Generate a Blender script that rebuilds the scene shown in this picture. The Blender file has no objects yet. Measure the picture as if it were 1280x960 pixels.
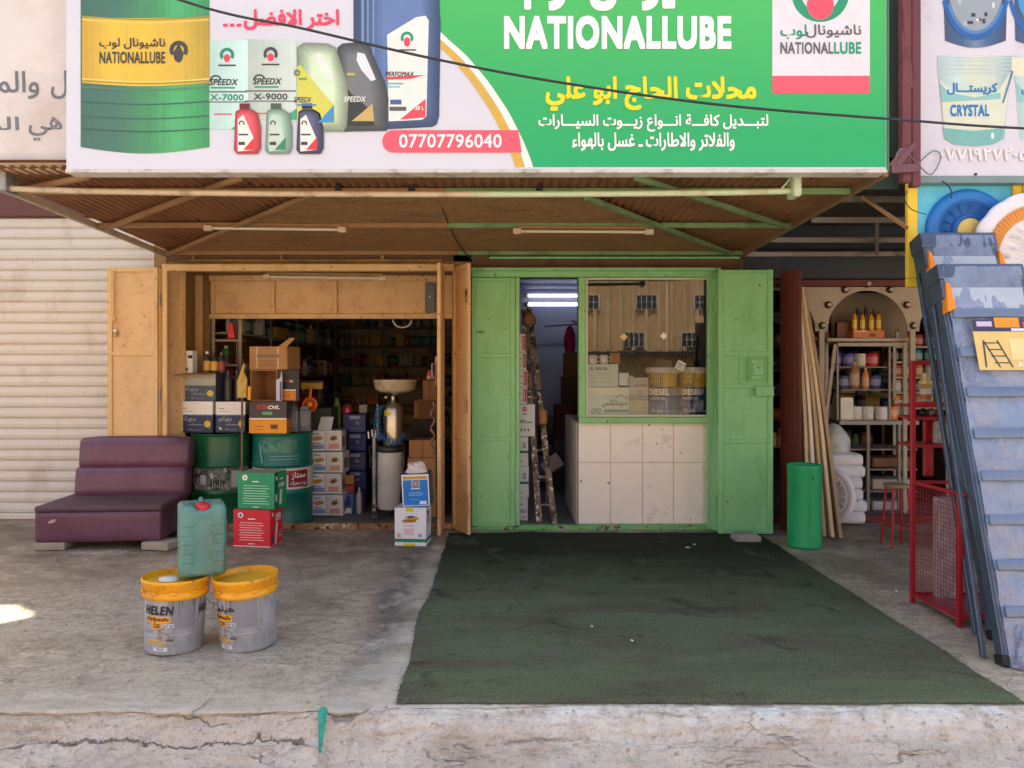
import bpy, bmesh, math, random
from mathutils import Vector, Matrix, noise
R = math.radians
random.seed(7)
SC = bpy.context.scene
COL = SC.collection

# ------------------------------------------------------------------ camera, sky, sun, exposure
CX, CY, F, EYE = 625.0, 463.0, 960.0, 1.5      # principal point and focal length of the photograph, eye height
cam = bpy.data.cameras.new('camera')
cam_ob = bpy.data.objects.new('camera', cam)
COL.objects.link(cam_ob)
cam_ob.location = (0, 0, EYE)
cam_ob.rotation_euler = (R(90), 0, 0)
cam.sensor_width = 36.0
cam.lens = 36.0 * F / 1280.0
cam.shift_x = (640 - CX) / 1280.0
cam.shift_y = -(480 - CY) / 1280.0
cam.clip_start = 0.05
cam.clip_end = 2000
SC.camera = cam_ob

SUN_EL, SUN_AZ = R(60), R(-20)                 # the sun stands behind the row of shops
world = bpy.data.worlds.new('World')
SC.world = world
world.use_nodes = True
wn = world.node_tree
sky = wn.nodes.new('ShaderNodeTexSky')
sky.sky_type = 'NISHITA'
sky.sun_disc = False
sky.sun_elevation = SUN_EL
sky.sun_rotation = SUN_AZ
sky.air_density = 1.0
sky.dust_density = 4.0
sky.ozone_density = 0.6
wn.links.new(sky.outputs[0], wn.nodes['Background'].inputs[0])
wn.nodes['Background'].inputs[1].default_value = 0.15
sun = bpy.data.lights.new('sun', 'SUN')
sun.energy = 4.5
sun.angle = R(0.5)
sun.color = (1.0, 0.91, 0.76)
sun_ob = bpy.data.objects.new('sun', sun)
COL.objects.link(sun_ob)
SDIR = Vector((math.sin(SUN_AZ) * math.cos(SUN_EL), math.cos(SUN_AZ) * math.cos(SUN_EL), math.sin(SUN_EL)))
sun_ob.rotation_euler = SDIR.to_track_quat('Z', 'Y').to_euler()
sun_ob.location = (0, 0, 30)
SC.view_settings.view_transform = 'Standard'
SC.view_settings.look = 'None'
SC.view_settings.exposure = 1.6
SC.view_settings.gamma = 1
SC.render.engine = 'CYCLES'
SC.cycles.use_denoising = True
SC.cycles.max_bounces = 10
SC.cycles.diffuse_bounces = 5
SC.cycles.glossy_bounces = 4
SC.cycles.transparent_max_bounces = 12
SC.cycles.transmission_bounces = 6
SC.cycles.sample_clamp_indirect = 6
SC.cycles.caustics_reflective = False
SC.cycles.caustics_refractive = False


def at(px, py, Y):
    """the point of the place at distance Y that the photograph shows at (px, py)"""
    return Vector(((px - CX) * Y / F, Y, EYE - (py - CY) * Y / F))


def XX(px, Y): return (px - CX) * Y / F
def ZZ(py, Y): return EYE - (py - CY) * Y / F
def gnd(px, py):
    Y = F * EYE / (py - CY)
    return Vector(((px - CX) * Y / F, Y, 0))


# ------------------------------------------------------------------ materials
def lin(c):
    out = []
    for v in c[:3]:
        v = v / 255.0
        out.append(v / 12.92 if v <= 0.04045 else ((v + 0.055) / 1.055) ** 2.4)
    return tuple(out) + (1.0,)


MATS = {}


def mat(name, col, rough=0.55, var=0.12, vs=3.0, stain=None, st=(0.52, 0.68), ss=1.6, sz=1.0, chips=None, cs=14.0, ct=0.68,
        bump=0.0, bs=40.0, metal=0.0, spec=0.5, emit=0.0, alpha=1.0, coat=0.0, bdist=0.004):
    """painted / printed / worn surface: base colour with soft unevenness, optional stain patches and chipped spots"""
    if name in MATS:
        return MATS[name]
    m = bpy.data.materials.new(name)
    m.use_nodes = True
    nt = m.node_tree
    N, L = nt.nodes, nt.links
    b = N['Principled BSDF']
    b.inputs['Roughness'].default_value = rough
    b.inputs['Metallic'].default_value = metal
    b.inputs['Specular IOR Level'].default_value = spec
    if coat:
        b.inputs['Coat Weight'].default_value = coat
        b.inputs['Coat Roughness'].default_value = 0.15
    c = lin(col)
    if var <= 0 and not stain and not chips and not bump:
        b.inputs['Base Color'].default_value = c
    else:
        tc = N.new('ShaderNodeTexCoord')
        mp = N.new('ShaderNodeMapping')
        L.new(tc.outputs['Object'], mp.inputs[0])
        mp.inputs['Scale'].default_value = (1, 1, sz)
        n1 = N.new('ShaderNodeTexNoise')
        n1.inputs['Scale'].default_value = vs
        n1.inputs['Detail'].default_value = 8
        n1.inputs['Roughness'].default_value = 0.62
        L.new(mp.outputs[0], n1.inputs['Vector'])
        mx = N.new('ShaderNodeMix'); mx.data_type = 'RGBA'
        mx.inputs['A'].default_value = tuple(v * (1 - var) for v in c[:3]) + (1,)
        mx.inputs['B'].default_value = tuple(min(1, v * (1 + var)) for v in c[:3]) + (1,)
        mr = N.new('ShaderNodeMapRange')
        mr.inputs[1].default_value = 0.3; mr.inputs[2].default_value = 0.7
        L.new(n1.outputs[0], mr.inputs[0])
        L.new(mr.outputs[0], mx.inputs['Factor'])
        out = mx.outputs['Result']
        if stain:
            n2 = N.new('ShaderNodeTexNoise')
            n2.inputs['Scale'].default_value = ss
            n2.inputs['Detail'].default_value = 10
            n2.inputs['Roughness'].default_value = 0.7
            L.new(mp.outputs[0], n2.inputs['Vector'])
            r2 = N.new('ShaderNodeMapRange')
            r2.inputs[1].default_value, r2.inputs[2].default_value = st
            L.new(n2.outputs[0], r2.inputs[0])
            m2 = N.new('ShaderNodeMix'); m2.data_type = 'RGBA'
            L.new(out, m2.inputs['A'])
            m2.inputs['B'].default_value = lin(stain)
            L.new(r2.outputs[0], m2.inputs['Factor'])
            out = m2.outputs['Result']
        if chips:
            n3 = N.new('ShaderNodeTexNoise')
            n3.inputs['Scale'].default_value = cs
            n3.inputs['Detail'].default_value = 6
            L.new(tc.outputs['Object'], n3.inputs['Vector'])
            r3 = N.new('ShaderNodeMapRange')
            r3.inputs[1].default_value = ct; r3.inputs[2].default_value = ct + 0.03
            L.new(n3.outputs[0], r3.inputs[0])
            m3 = N.new('ShaderNodeMix'); m3.data_type = 'RGBA'
            L.new(out, m3.inputs['A'])
            m3.inputs['B'].default_value = lin(chips)
            L.new(r3.outputs[0], m3.inputs['Factor'])
            out = m3.outputs['Result']
        L.new(out, b.inputs['Base Color'])
        rr = N.new('ShaderNodeMapRange')
        rr.inputs[1].default_value = 0.3; rr.inputs[2].default_value = 0.7
        rr.inputs[3].default_value = max(0.05, rough - 0.1); rr.inputs[4].default_value = min(1, rough + 0.12)
        L.new(n1.outputs[0], rr.inputs[0])
        L.new(rr.outputs[0], b.inputs['Roughness'])
        if bump:
            nb = N.new('ShaderNodeTexNoise')
            nb.inputs['Scale'].default_value = bs
            nb.inputs['Detail'].default_value = 6
            L.new(mp.outputs[0], nb.inputs['Vector'])
            bp = N.new('ShaderNodeBump')
            bp.inputs['Strength'].default_value = bump
            bp.inputs['Distance'].default_value = bdist
            L.new(nb.outputs[0], bp.inputs['Height'])
            L.new(bp.outputs[0], b.inputs['Normal'])
    if emit:
        b.inputs['Emission Color'].default_value = c
        b.inputs['Emission Strength'].default_value = emit
    if alpha < 1:
        b.inputs['Alpha'].default_value = alpha
    MATS[name] = m
    return m


def flat(col, rough=0.5):
    """plain printing ink"""
    return mat('ink_%d_%d_%d_%d' % (*col, int(rough * 100)), col, rough, var=0.06, vs=9)


class G:
    """a few lines of node wiring"""
    def __init__(s, name):
        s.m = bpy.data.materials.new(name); s.m.use_nodes = True
        s.nt = s.m.node_tree; s.N = s.nt.nodes; s.L = s.nt.links
        s.b = s.N['Principled BSDF']
        s.tc = s.N.new('ShaderNodeTexCoord')

    def put(s, sock, v):
        if isinstance(v, bpy.types.NodeSocket): s.L.new(v, sock)
        else: sock.default_value = v

    def mp(s, scale=(1, 1, 1), rot=(0, 0, 0), loc=(0, 0, 0)):
        n = s.N.new('ShaderNodeMapping'); s.L.new(s.tc.outputs['Object'], n.inputs[0])
        n.inputs['Scale'].default_value = scale; n.inputs['Rotation'].default_value = rot; n.inputs['Location'].default_value = loc
        return n.outputs[0]

    def noise(s, vec, scale, detail=8, rough=0.6, dist=0.0):
        n = s.N.new('ShaderNodeTexNoise'); s.L.new(vec, n.inputs['Vector'])
        n.inputs['Scale'].default_value = scale; n.inputs['Detail'].default_value = detail
        n.inputs['Roughness'].default_value = rough; n.inputs['Distortion'].default_value = dist
        return n.outputs[0]

    def vor(s, vec, scale, feature='DISTANCE_TO_EDGE'):
        n = s.N.new('ShaderNodeTexVoronoi'); n.feature = feature; s.L.new(vec, n.inputs['Vector'])
        n.inputs['Scale'].default_value = scale
        return n.outputs[0]

    def ramp(s, x, a, b, lo=0.0, hi=1.0):
        n = s.N.new('ShaderNodeMapRange'); s.L.new(x, n.inputs[0])
        n.inputs[1].default_value = a; n.inputs[2].default_value = b; n.inputs[3].default_value = lo; n.inputs[4].default_value = hi
        return n.outputs[0]

    def mix(s, f, a, b):
        n = s.N.new('ShaderNodeMix'); n.data_type = 'RGBA'
        s.put(n.inputs['Factor'], f); s.put(n.inputs['A'], a); s.put(n.inputs['B'], b)
        return n.outputs['Result']

    def mul(s, a, b, op='MULTIPLY'):
        n = s.N.new('ShaderNodeMath'); n.operation = op
        s.put(n.inputs[0], a); s.put(n.inputs[1], b)
        return n.outputs[0]

    def warp(s, vec, scale, amt):
        n = s.N.new('ShaderNodeTexNoise'); s.L.new(vec, n.inputs['Vector']); n.inputs['Scale'].default_value = scale; n.inputs['Detail'].default_value = 4
        v = s.N.new('ShaderNodeVectorMath'); v.operation = 'MULTIPLY_ADD'
        s.L.new(n.outputs['Color'], v.inputs[0]); v.inputs[1].default_value = (amt, amt, amt); s.L.new(vec, v.inputs[2])
        return v.outputs[0]

    def sep(s, vec):
        n = s.N.new('ShaderNodeSeparateXYZ'); s.L.new(vec, n.inputs[0]); return n.outputs

    def bump(s, h, strength, dist):
        n = s.N.new('ShaderNodeBump'); s.L.new(h, n.inputs['Height'])
        n.inputs['Strength'].default_value = strength; n.inputs['Distance'].default_value = dist
        s.L.new(n.outputs[0], s.b.inputs['Normal'])


# ------------------------------------------------------------------ mesh building
class MB:
    def __init__(s):
        s.v, s.f, s.mi, s.sm, s.mats = [], [], [], [], []
        s.xf = None

    def _m(s, m):
        if m not in s.mats: s.mats.append(m)
        return s.mats.index(m)

    def add(s, vs, fs, m, smooth=False):
        o = len(s.v); k = s._m(m)
        for p in vs:
            p = Vector(p)
            s.v.append(s.xf @ p if s.xf is not None else p)
        for f in fs:
            s.f.append([o + i for i in f]); s.mi.append(k); s.sm.append(smooth)

    def box(s, x0, x1, y0, y1, z0, z1, m, bev=0.0, seg=1):
        if x0 > x1: x0, x1 = x1, x0
        if y0 > y1: y0, y1 = y1, y0
        if z0 > z1: z0, z1 = z1, z0
        vs = [(x0, y0, z0), (x1, y0, z0), (x1, y1, z0), (x0, y1, z0), (x0, y0, z1), (x1, y0, z1), (x1, y1, z1), (x0, y1, z1)]
        fs = [(3, 2, 1, 0), (4, 5, 6, 7), (0, 1, 5, 4), (1, 2, 6, 5), (2, 3, 7, 6), (3, 0, 4, 7)]
        if bev <= 0:
            s.add(vs, fs, m); return s
        bm = bmesh.new()
        bv = [bm.verts.new(v) for v in vs]
        for f in fs: bm.faces.new([bv[i] for i in f])
        bmesh.ops.bevel(bm, geom=bm.edges[:], offset=bev, segments=seg, affect='EDGES', profile=0.6)
        s.add_bm(bm, m, seg > 1)
        return s

    def add_bm(s, bm, m, smooth=False):
        bm.verts.index_update()
        s.add([v.co.copy() for v in bm.verts], [[v.index for v in f.verts] for f in bm.faces], m, smooth)
        bm.free()

    def bar(s, p, q, w, h, m, up=(0, 0, 1), bev=0.0):
        """rectangular bar from p to q; w across, h along up"""
        p, q = Vector(p), Vector(q); d = q - p; n = d.length
        z = d.normalized(); u = Vector(up)
        if abs(z.dot(u)) > 0.98: u = Vector((0, 1, 0))
        x = u.cross(z).normalized(); y = z.cross(x)
        M = Matrix(((x.x, y.x, z.x, p.x), (x.y, y.y, z.y, p.y), (x.z, y.z, z.z, p.z), (0, 0, 0, 1)))
        old = s.xf; s.xf = M if old is None else old @ M
        s.box(-w / 2, w / 2, -h / 2, h / 2, 0, n, m, bev); s.xf = old
        return s

    def tube(s, pts, r, m, seg=8, caps=True, smooth=True):
        pts = [Vector(p) for p in pts]; rs = r if isinstance(r, (list, tuple)) else [r] * len(pts)
        vs, fs = [], []
        ref = None
        for i, p in enumerate(pts):
            t = (pts[min(i + 1, len(pts) - 1)] - pts[max(i - 1, 0)]).normalized()
            if ref is None:
                ref = Vector((0, 0, 1)) if abs(t.z) < 0.9 else Vector((1, 0, 0))
            x = (ref - t * ref.dot(t)).normalized(); ref = x; y = t.cross(x)
            for k in range(seg):
                a = 2 * math.pi * k / seg
                vs.append(p + (x * math.cos(a) + y * math.sin(a)) * rs[i])
        for i in range(len(pts) - 1):
            for k in range(seg):
                a, b = i * seg + k, i * seg + (k + 1) % seg
                fs.append((a, b, b + seg, a + seg))
        s.add(vs, fs, m, smooth)
        if caps:
            n = len(pts) - 1
            s.add(vs[:seg], [tuple(range(seg))[::-1]], m); s.add(vs[n * seg:], [tuple(range(seg))], m)
        return s

    def lathe(s, prof, m, c=(0, 0, 0), seg=32, cap0=True, cap1=True, smooth=True, sx=1.0, sy=1.0):
        c = Vector(c); vs, fs = [], []
        for r, z in prof:
            for k in range(seg):
                a = 2 * math.pi * k / seg
                vs.append(c + Vector((math.cos(a) * r * sx, math.sin(a) * r * sy, z)))
        for i in range(len(prof) - 1):
            for k in range(seg):
                a, b = i * seg + k, i * seg + (k + 1) % seg
                fs.append((a, b, b + seg, a + seg))
        s.add(vs, fs, m, smooth)
        if cap0: s.add(vs[:seg], [tuple(range(seg))[::-1]], m)
        if cap1: s.add(vs[-seg:], [tuple(range(seg))], m)
        return s

    def prism(s, pts, y0, y1, m, bev=0.0, axis='y', smooth=False):
        """outline pts (x, z) extruded from y0 to y1 (axis y), or (y, z) along x (axis x), or (x, y) along z"""
        def P(a, b, k):
            return (a, k, b) if axis == 'y' else ((k, a, b) if axis == 'x' else (a, b, k))
        bm = bmesh.new()
        A = [bm.verts.new(P(a, b, y0)) for a, b in pts]; B = [bm.verts.new(P(a, b, y1)) for a, b in pts]
        n = len(pts)
        bm.faces.new(A); bm.faces.new(B[::-1])
        for i in range(n): bm.faces.new((A[i], B[i], B[(i + 1) % n], A[(i + 1) % n]))
        bmesh.ops.recalc_face_normals(bm, faces=bm.faces[:])
        if bev: bmesh.ops.bevel(bm, geom=bm.edges[:], offset=bev, segments=2, affect='EDGES', profile=0.6, clamp_overlap=True)
        s.add_bm(bm, m, smooth)
        return s

    def sheet(s, fn, nu, nv, m, smooth=True):
        vs = [fn(i / nu, j / nv) for j in range(nv + 1) for i in range(nu + 1)]
        fs = [(j * (nu + 1) + i, j * (nu + 1) + i + 1, (j + 1) * (nu + 1) + i + 1, (j + 1) * (nu + 1) + i) for j in range(nv) for i in range(nu)]
        s.add(vs, fs, m, smooth)
        return s

    def build(s, name, parent=None, loc=None, rotz=0.0, world=False, rot=None):
        """world=True: the vertices are in world coordinates and get moved into the parent's frame"""
        me = bpy.data.meshes.new(name)
        vs = s.v
        if world and parent is not None:
            inv = parent.matrix_basis.inverted() if parent.parent is None else (parent.parent.matrix_basis @ parent.matrix_basis).inverted()
            vs = [inv @ v for v in vs]
        me.from_pydata([tuple(v) for v in vs], [], s.f)
        for m in s.mats: me.materials.append(m)
        me.polygons.foreach_set('material_index', s.mi)
        me.polygons.foreach_set('use_smooth', s.sm)
        me.update()
        o = bpy.data.objects.new(name, me)
        COL.objects.link(o)
        if parent is not None: o.parent = parent
        if loc is not None: o.location = loc
        if rot is not None: o.rotation_euler = rot
        elif rotz: o.rotation_euler = (0, 0, rotz)
        return o


def tag(o, label=None, cat=None, group=None, kind=None):
    if label: o['label'] = label
    if cat: o['category'] = cat
    if group: o['group'] = group
    if kind: o['kind'] = kind
    return o


def thing(name, label, cat, loc=(0, 0, 0), rotz=0.0, group=None, rot=None):
    o = bpy.data.objects.new(name, None)
    o.empty_display_size = 0.1
    COL.objects.link(o)
    o.location = loc
    o.rotation_euler = rot if rot is not None else (0, 0, rotz)
    return tag(o, label, cat, group)


def kids(o): return [c for c in bpy.data.objects if c.parent == o]


def copy_tree(o, parent=None):
    c = o.copy(); COL.objects.link(c)
    c.parent = parent
    for ch in kids(o): copy_tree(ch, c)
    return c


# ------------------------------------------------------------------ lettering
_FORMS = {}
for ch, base, n in (('ء', 0xFE80, 1), ('أ', 0xFE83, 2), ('إ', 0xFE87, 2), ('ئ', 0xFE89, 4), ('ا', 0xFE8D, 2), ('ب', 0xFE8F, 4), ('ة', 0xFE93, 2),
                    ('ت', 0xFE95, 4), ('ث', 0xFE99, 4), ('ج', 0xFE9D, 4), ('ح', 0xFEA1, 4), ('خ', 0xFEA5, 4), ('د', 0xFEA9, 2), ('ذ', 0xFEAB, 2), ('ر', 0xFEAD, 2),
                    ('ز', 0xFEAF, 2), ('س', 0xFEB1, 4), ('ش', 0xFEB5, 4), ('ص', 0xFEB9, 4), ('ض', 0xFEBD, 4), ('ط', 0xFEC1, 4), ('ظ', 0xFEC5, 4), ('ع', 0xFEC9, 4),
                    ('غ', 0xFECD, 4), ('ف', 0xFED1, 4), ('ق', 0xFED5, 4), ('ك', 0xFED9, 4), ('ل', 0xFEDD, 4), ('م', 0xFEE1, 4), ('ن', 0xFEE5, 4), ('ه', 0xFEE9, 4),
                    ('و', 0xFEED, 2), ('ى', 0xFEEF, 2), ('ي', 0xFEF1, 4), ('\u0001', 0xFEFB, 2)):
    _FORMS[ch] = (base, n)


def arabic(t):
    """right-to-left text with its joined letter forms, in drawing order"""
    t = t.replace('لا', '\u0001')
    out = []
    for i, c in enumerate(t):
        if c not in _FORMS:
            out.append(c); continue
        base, n = _FORMS[c]
        p = t[i - 1] if i else ' '; q = t[i + 1] if i + 1 < len(t) else ' '
        jp = p == 'ـ' or (p in _FORMS and _FORMS[p][1] == 4)
        jq = n == 4 and (q == 'ـ' or (q in _FORMS and q != 'ء'))
        if n == 1: k = 0
        elif jp and jq: k = 3
        elif jq: k = 2
        elif jp: k = 1
        else: k = 0
        out.append(chr(base + k))
    return ''.join(out[::-1])


_TXT = {}


def text_geo(body, bold=0.0, shear=0.0):
    """vertices (0..1, 0..1, layer) and faces of a line of lettering; bold = stroke gain in letter heights"""
    key = (body, bold, shear)
    if key not in _TXT:
        c = bpy.data.curves.new('lettering', 'FONT')
        c.body = arabic(body) if any('\u0600' <= ch <= '\u06ff' and not '\u0660' <= ch <= '\u0669' for ch in body) else body
        c.shear = shear; c.resolution_u = 3
        if bold and c.body == body: c.space_character = 1 + 2.4 * bold
        o = bpy.data.objects.new('lettering', c); COL.objects.link(o)
        bpy.context.view_layer.update()
        me = bpy.data.meshes.new_from_object(o.evaluated_get(bpy.context.evaluated_depsgraph_get()))
        bs = [tuple(v.co) for v in me.vertices]; bf = [tuple(p.vertices) for p in me.polygons]
        bpy.data.objects.remove(o); bpy.data.meshes.remove(me); bpy.data.curves.remove(c)
        # neighbouring letters overlap a little: each separate outline lies a hair above the one before
        par = list(range(len(bs)))
        def find(i):
            while par[i] != i: par[i] = par[par[i]]; i = par[i]
            return i
        for f in bf:
            for i in f[1:]: par[find(i)] = find(f[0])
        ids = {}
        lay = [ids.setdefault(find(i), len(ids)) % 5 for i in range(len(bs))]
        n = 8 if bold > 0 else 1
        vs, fs = [], []
        for k in range(n):
            dx, dy = ((bold * max(-1, min(1, 1.4 * math.cos(2 * math.pi * k / n))), bold * max(-1, min(1, 1.4 * math.sin(2 * math.pi * k / n)))) if bold else (0, 0))
            o_ = len(vs)
            vs += [(v[0] + dx, v[1] + dy, (lay[i] * n + k) * 0.018) for i, v in enumerate(bs)]
            fs += [tuple(o_ + i for i in f) for f in bf]
        x0, x1 = min(v[0] for v in vs), max(v[0] for v in vs); y0, y1 = min(v[1] for v in vs), max(v[1] for v in vs)
        _TXT[key] = ([((v[0] - x0) / (x1 - x0), (v[1] - y0) / (y1 - y0), v[2]) for v in vs], fs)
    return _TXT[key]


class Art:
    """flat printing laid on a surface: fn(a, b, k) gives the point for art coordinates (a, b) on layer k"""
    def __init__(s, mb, fn):
        s.mb, s.k, s.n = mb, 1, 0
        s.fn = lambda a, b, k: fn(a, b, k + 0.065 * (s.n % 14))      # every piece of printing lies a hair above the one before it

    def up(s): s.k += 1; return s

    def poly(s, pts, col, rough=0.5):
        s.n += 1; m = col if not isinstance(col, tuple) else flat(col, rough)
        s.mb.add([s.fn(a, b, s.k) for a, b in pts], [tuple(range(len(pts)))], m); return s

    def rect(s, a0, a1, b0, b1, col, n=1, rough=0.5):
        s.n += 1; m = col if not isinstance(col, tuple) else flat(col, rough)
        vs = []
        for i in range(n + 1):
            a = a0 + (a1 - a0) * i / n
            vs += [s.fn(a, b0, s.k), s.fn(a, b1, s.k)]
        s.mb.add(vs, [(2 * i, 2 * i + 2, 2 * i + 3, 2 * i + 1) for i in range(n)], m); return s

    def disc(s, a, b, ra, rb, col, seg=24, a0=0, a1=360):
        pts = [(a + ra * math.cos(R(a0 + (a1 - a0) * i / seg)), b + rb * math.sin(R(a0 + (a1 - a0) * i / seg))) for i in range(seg + (0 if a1 - a0 >= 360 else 1))]
        return s.poly(pts, col)

    def ring(s, a, b, r0, r1, col, a0=0, a1=360, seg=28, e=1.0):
        s.n += 1; m = col if not isinstance(col, tuple) else flat(col)
        vs = []
        for i in range(seg + 1):
            t = R(a0 + (a1 - a0) * i / seg)
            vs += [s.fn(a + r0 * math.cos(t), b + r0 * e * math.sin(t), s.k), s.fn(a + r1 * math.cos(t), b + r1 * e * math.sin(t), s.k)]
        s.mb.add(vs, [(2 * i, 2 * i + 1, 2 * i + 3, 2 * i + 2) for i in range(seg)], m); return s

    def text(s, body, a0, a1, b0, b1, col, bold=0.0, shear=0.0):
        """fits the line into the rectangle; b0 is the foot of the letters, b1 the top"""
        s.n += 1; m = col if not isinstance(col, tuple) else flat(col)
        vs, fs = text_geo(body, bold, shear)
        s.mb.add([s.fn(a0 + u * (a1 - a0), b0 + v * (b1 - b0), s.k + w) for u, v, w in vs], fs, m); return s

    def lines(s, a0, a1, b0, b1, n, col, fill=0.45, rnd=None):
        """small print too fine to read: rows of dashes"""
        rnd = rnd or random.Random(int(abs(a0 * 977 + b0 * 131)) + n)
        h = (b1 - b0) / n
        for i in range(n):
            w = (a1 - a0) * rnd.uniform(0.72, 1.0) * 0.5; c = (a0 + a1) / 2
            s.rect(c - w, c + w, b0 + i * h, b0 + i * h + h * fill, col)
        return s


def front_fn(x0, y, z0, w, h, eps=0.0006):
    """art coordinates 0..1 on a face looking towards -Y"""
    return lambda a, b, k: (x0 + a * w, y - eps * k, z0 + b * h)


def side_fn(x, y0, z0, d, h, eps=0.0006):
    """art coordinates 0..1 on a face looking towards +X, a runs away from the viewer"""
    return lambda a, b, k: (x + eps * k, y0 + a * d, z0 + b * h)


def cyl_fn(r, z0, h, r1=None, eps=0.0007):
    """a = angle in degrees from the side looking at -Y (positive to the viewer's right-hand turn), b = 0..1 of the height"""
    r1 = r if r1 is None else r1
    def fn(a, b, k):
        q = r + (r1 - r) * b + eps * k
        return (q * math.sin(R(a)), -q * math.cos(R(a)), z0 + b * h)
    return fn


def emblem(art, a, b, s, e, ring, drop):
    """the lubricant maker's round emblem: an arch with a drop of oil under it"""
    art.ring(a, b, s * 0.62, s, ring, -25, 205, 24, e)
    pts = []
    for i in range(21):
        t = 2 * math.pi * i / 20
        rr = 0.42 * s
        y = -math.cos(t); x = math.sin(t) * (1 - max(0, -y) ** 1.2 * 0.9 if y < 0 else 1)
        pts.append((a + rr * math.sin(t) * (math.sin(t / 2) ** 0.9), b + e * (-0.45 * s + 0.55 * s * math.cos(t) * (1.35 if math.cos(t) > 0 else 0.8))))
    art.poly(pts[:-1], drop)


# palette
C_WHITE, C_BLACK = (232, 234, 238), (30, 30, 34)
M_GREY = mat('galvanised_steel', (150, 152, 155), 0.45, var=0.12, metal=0.6, stain=(95, 80, 65), ss=5)
M_WHITEP = mat('white_paint', (222, 218, 208), 0.5, var=0.06, stain=(150, 135, 115), ss=4, st=(0.58, 0.75))
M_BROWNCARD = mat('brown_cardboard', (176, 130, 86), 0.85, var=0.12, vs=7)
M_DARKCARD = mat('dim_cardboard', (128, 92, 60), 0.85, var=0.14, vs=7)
M_BLACKP = mat('black_plastic', (32, 33, 36), 0.45, var=0.2)
M_RED = mat('red_enamel', (168, 22, 36), 0.4, var=0.12, chips=(90, 40, 30), cs=25, ct=0.7)
# ------------------------------------------------------------------ ground, kerb, carpet
def n3(x, y, z=0.0): return noise.noise(Vector((x, y, z)))


def fbm(x, y, s, o=4):
    t, a = 0.0, 1.0
    for i in range(o):
        t += a * n3(x * s, y * s, i * 7.3); s *= 2.1; a *= 0.5
    return t


g = G('concrete_pavement')
v = g.mp()
big = g.noise(v, 0.7, 10, 0.62, 0.4)
mid = g.noise(g.mp((1, 2.4, 1)), 5.0, 10, 0.7, 0.6)
fine = g.noise(v, 60, 8, 0.7)
c = g.mix(g.ramp(mid, 0.32, 0.68), lin((158, 140, 114)), lin((228, 208, 174)))
c = g.mix(g.ramp(big, 0.42, 0.66), c, lin((200, 186, 160)))
c = g.mix(g.mul(g.ramp(g.noise(v, 2.3, 9, 0.72, 0.8), 0.54, 0.68), 0.6), c, lin((126, 112, 98)))
c = g.mix(g.mul(g.ramp(fine, 0.5, 0.75), 0.45), c, lin((120, 110, 100)))
c = g.mix(g.mul(g.ramp(g.noise(v, 28, 6, 0.7), 0.62, 0.72), 0.55), c, lin((222, 212, 198)))
xyz = g.sep(g.warp(v, 1.6, 0.34))
X0, Y0 = xyz[0], xyz[1]
c = g.mix(g.mul(g.ramp(g.noise(g.mp((1.3, 2.2, 1), (0, 0, 0.5)), 9, 12, 0.75, 1.2), 0.47, 0.62), 0.6), c, lin((126, 114, 101)))
c = g.mix(g.mul(g.ramp(g.noise(g.mp((1, 1.8, 1)), 34, 8, 0.75), 0.56, 0.66), 0.6), c, lin((104, 94, 84)))
net = g.vor(g.warp(g.mp((0.9, 1.5, 0), (0, 0, 0.6)), 5, 0.10), 5.5)
netm = g.mul(g.ramp(net, 0.004, 0.022, 1.0, 0.0), g.ramp(g.noise(v, 1.3, 6, 0.7), 0.40, 0.58))
c = g.mix(g.mul(netm, 0.35), c, lin((112, 100, 88)))
c = g.mix(g.mul(g.ramp(g.noise(g.mp((3.0, 1, 1), (0, 0, -0.7)), 6, 10, 0.7, 2.5), 0.56, 0.62), 0.5), c, lin((118, 104, 90)))
# oil carried out of the shop: a trail along the carpet and a fan of oil and painted shade before the doors
tr = g.mul(g.mul(X0, 0.52, 'ADD'), 0.0, 'ADD')
trail = g.ramp(g.mul(tr, 0.0, 'ABSOLUTE') if False else g.mul(tr, 1.0, 'ABSOLUTE') if False else tr, 0.0, 1.0)
ab = g.N.new('ShaderNodeMath'); ab.operation = 'ABSOLUTE'; g.L.new(tr, ab.inputs[0])
trail = g.ramp(ab.outputs[0], 0.03, 0.15, 1.0, 0.0)
trail = g.mul(g.mul(trail, g.ramp(g.noise(v, 7, 8, 0.7), 0.38, 0.55)), g.ramp(Y0, 3.7, 4.6, 0.15, 0.85))
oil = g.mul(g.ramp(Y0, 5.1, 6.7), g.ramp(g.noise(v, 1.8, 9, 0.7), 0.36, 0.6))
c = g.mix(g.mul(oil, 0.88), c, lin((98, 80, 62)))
left = g.mul(g.ramp(Y0, 3.4, 3.95, 1.0, 0.0), 0.75)
c = g.mix(left, c, g.mix(g.ramp(mid, 0.3, 0.7), lin((186, 175, 156)), lin((226, 214, 194))))
cr = g.vor(g.warp(g.mp((1, 1, 0)), 2.6, 0.28), 0.55)
crack = g.mul(g.ramp(cr, 0.002, 0.006, 1.0, 0.0), g.ramp(g.noise(v, 1.1, 4), 0.52, 0.60))
c = g.mix(g.mul(crack, 0.4), c, lin((66, 60, 54)))
g.L.new(c, g.b.inputs['Base Color'])
strip = g.mul(g.ramp(X0, -0.60, -0.54), g.ramp(g.noise(v, 4, 6), 0.35, 0.5))
c = g.mix(g.mul(g.mul(strip, g.ramp(X0, 2.2, 2.3, 1.0, 0.0)), 0.5), c, lin((214, 204, 186)))
patch = g.mul(g.ramp(g.noise(g.mp((0.8, 1, 1), loc=(4, 2, 0)), 0.9, 10, 0.66, 0.8), 0.50, 0.60), g.ramp(Y0, 3.7, 4.6))
c = g.mix(g.mul(patch, 0.55), c, lin((122, 106, 88)))
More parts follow.
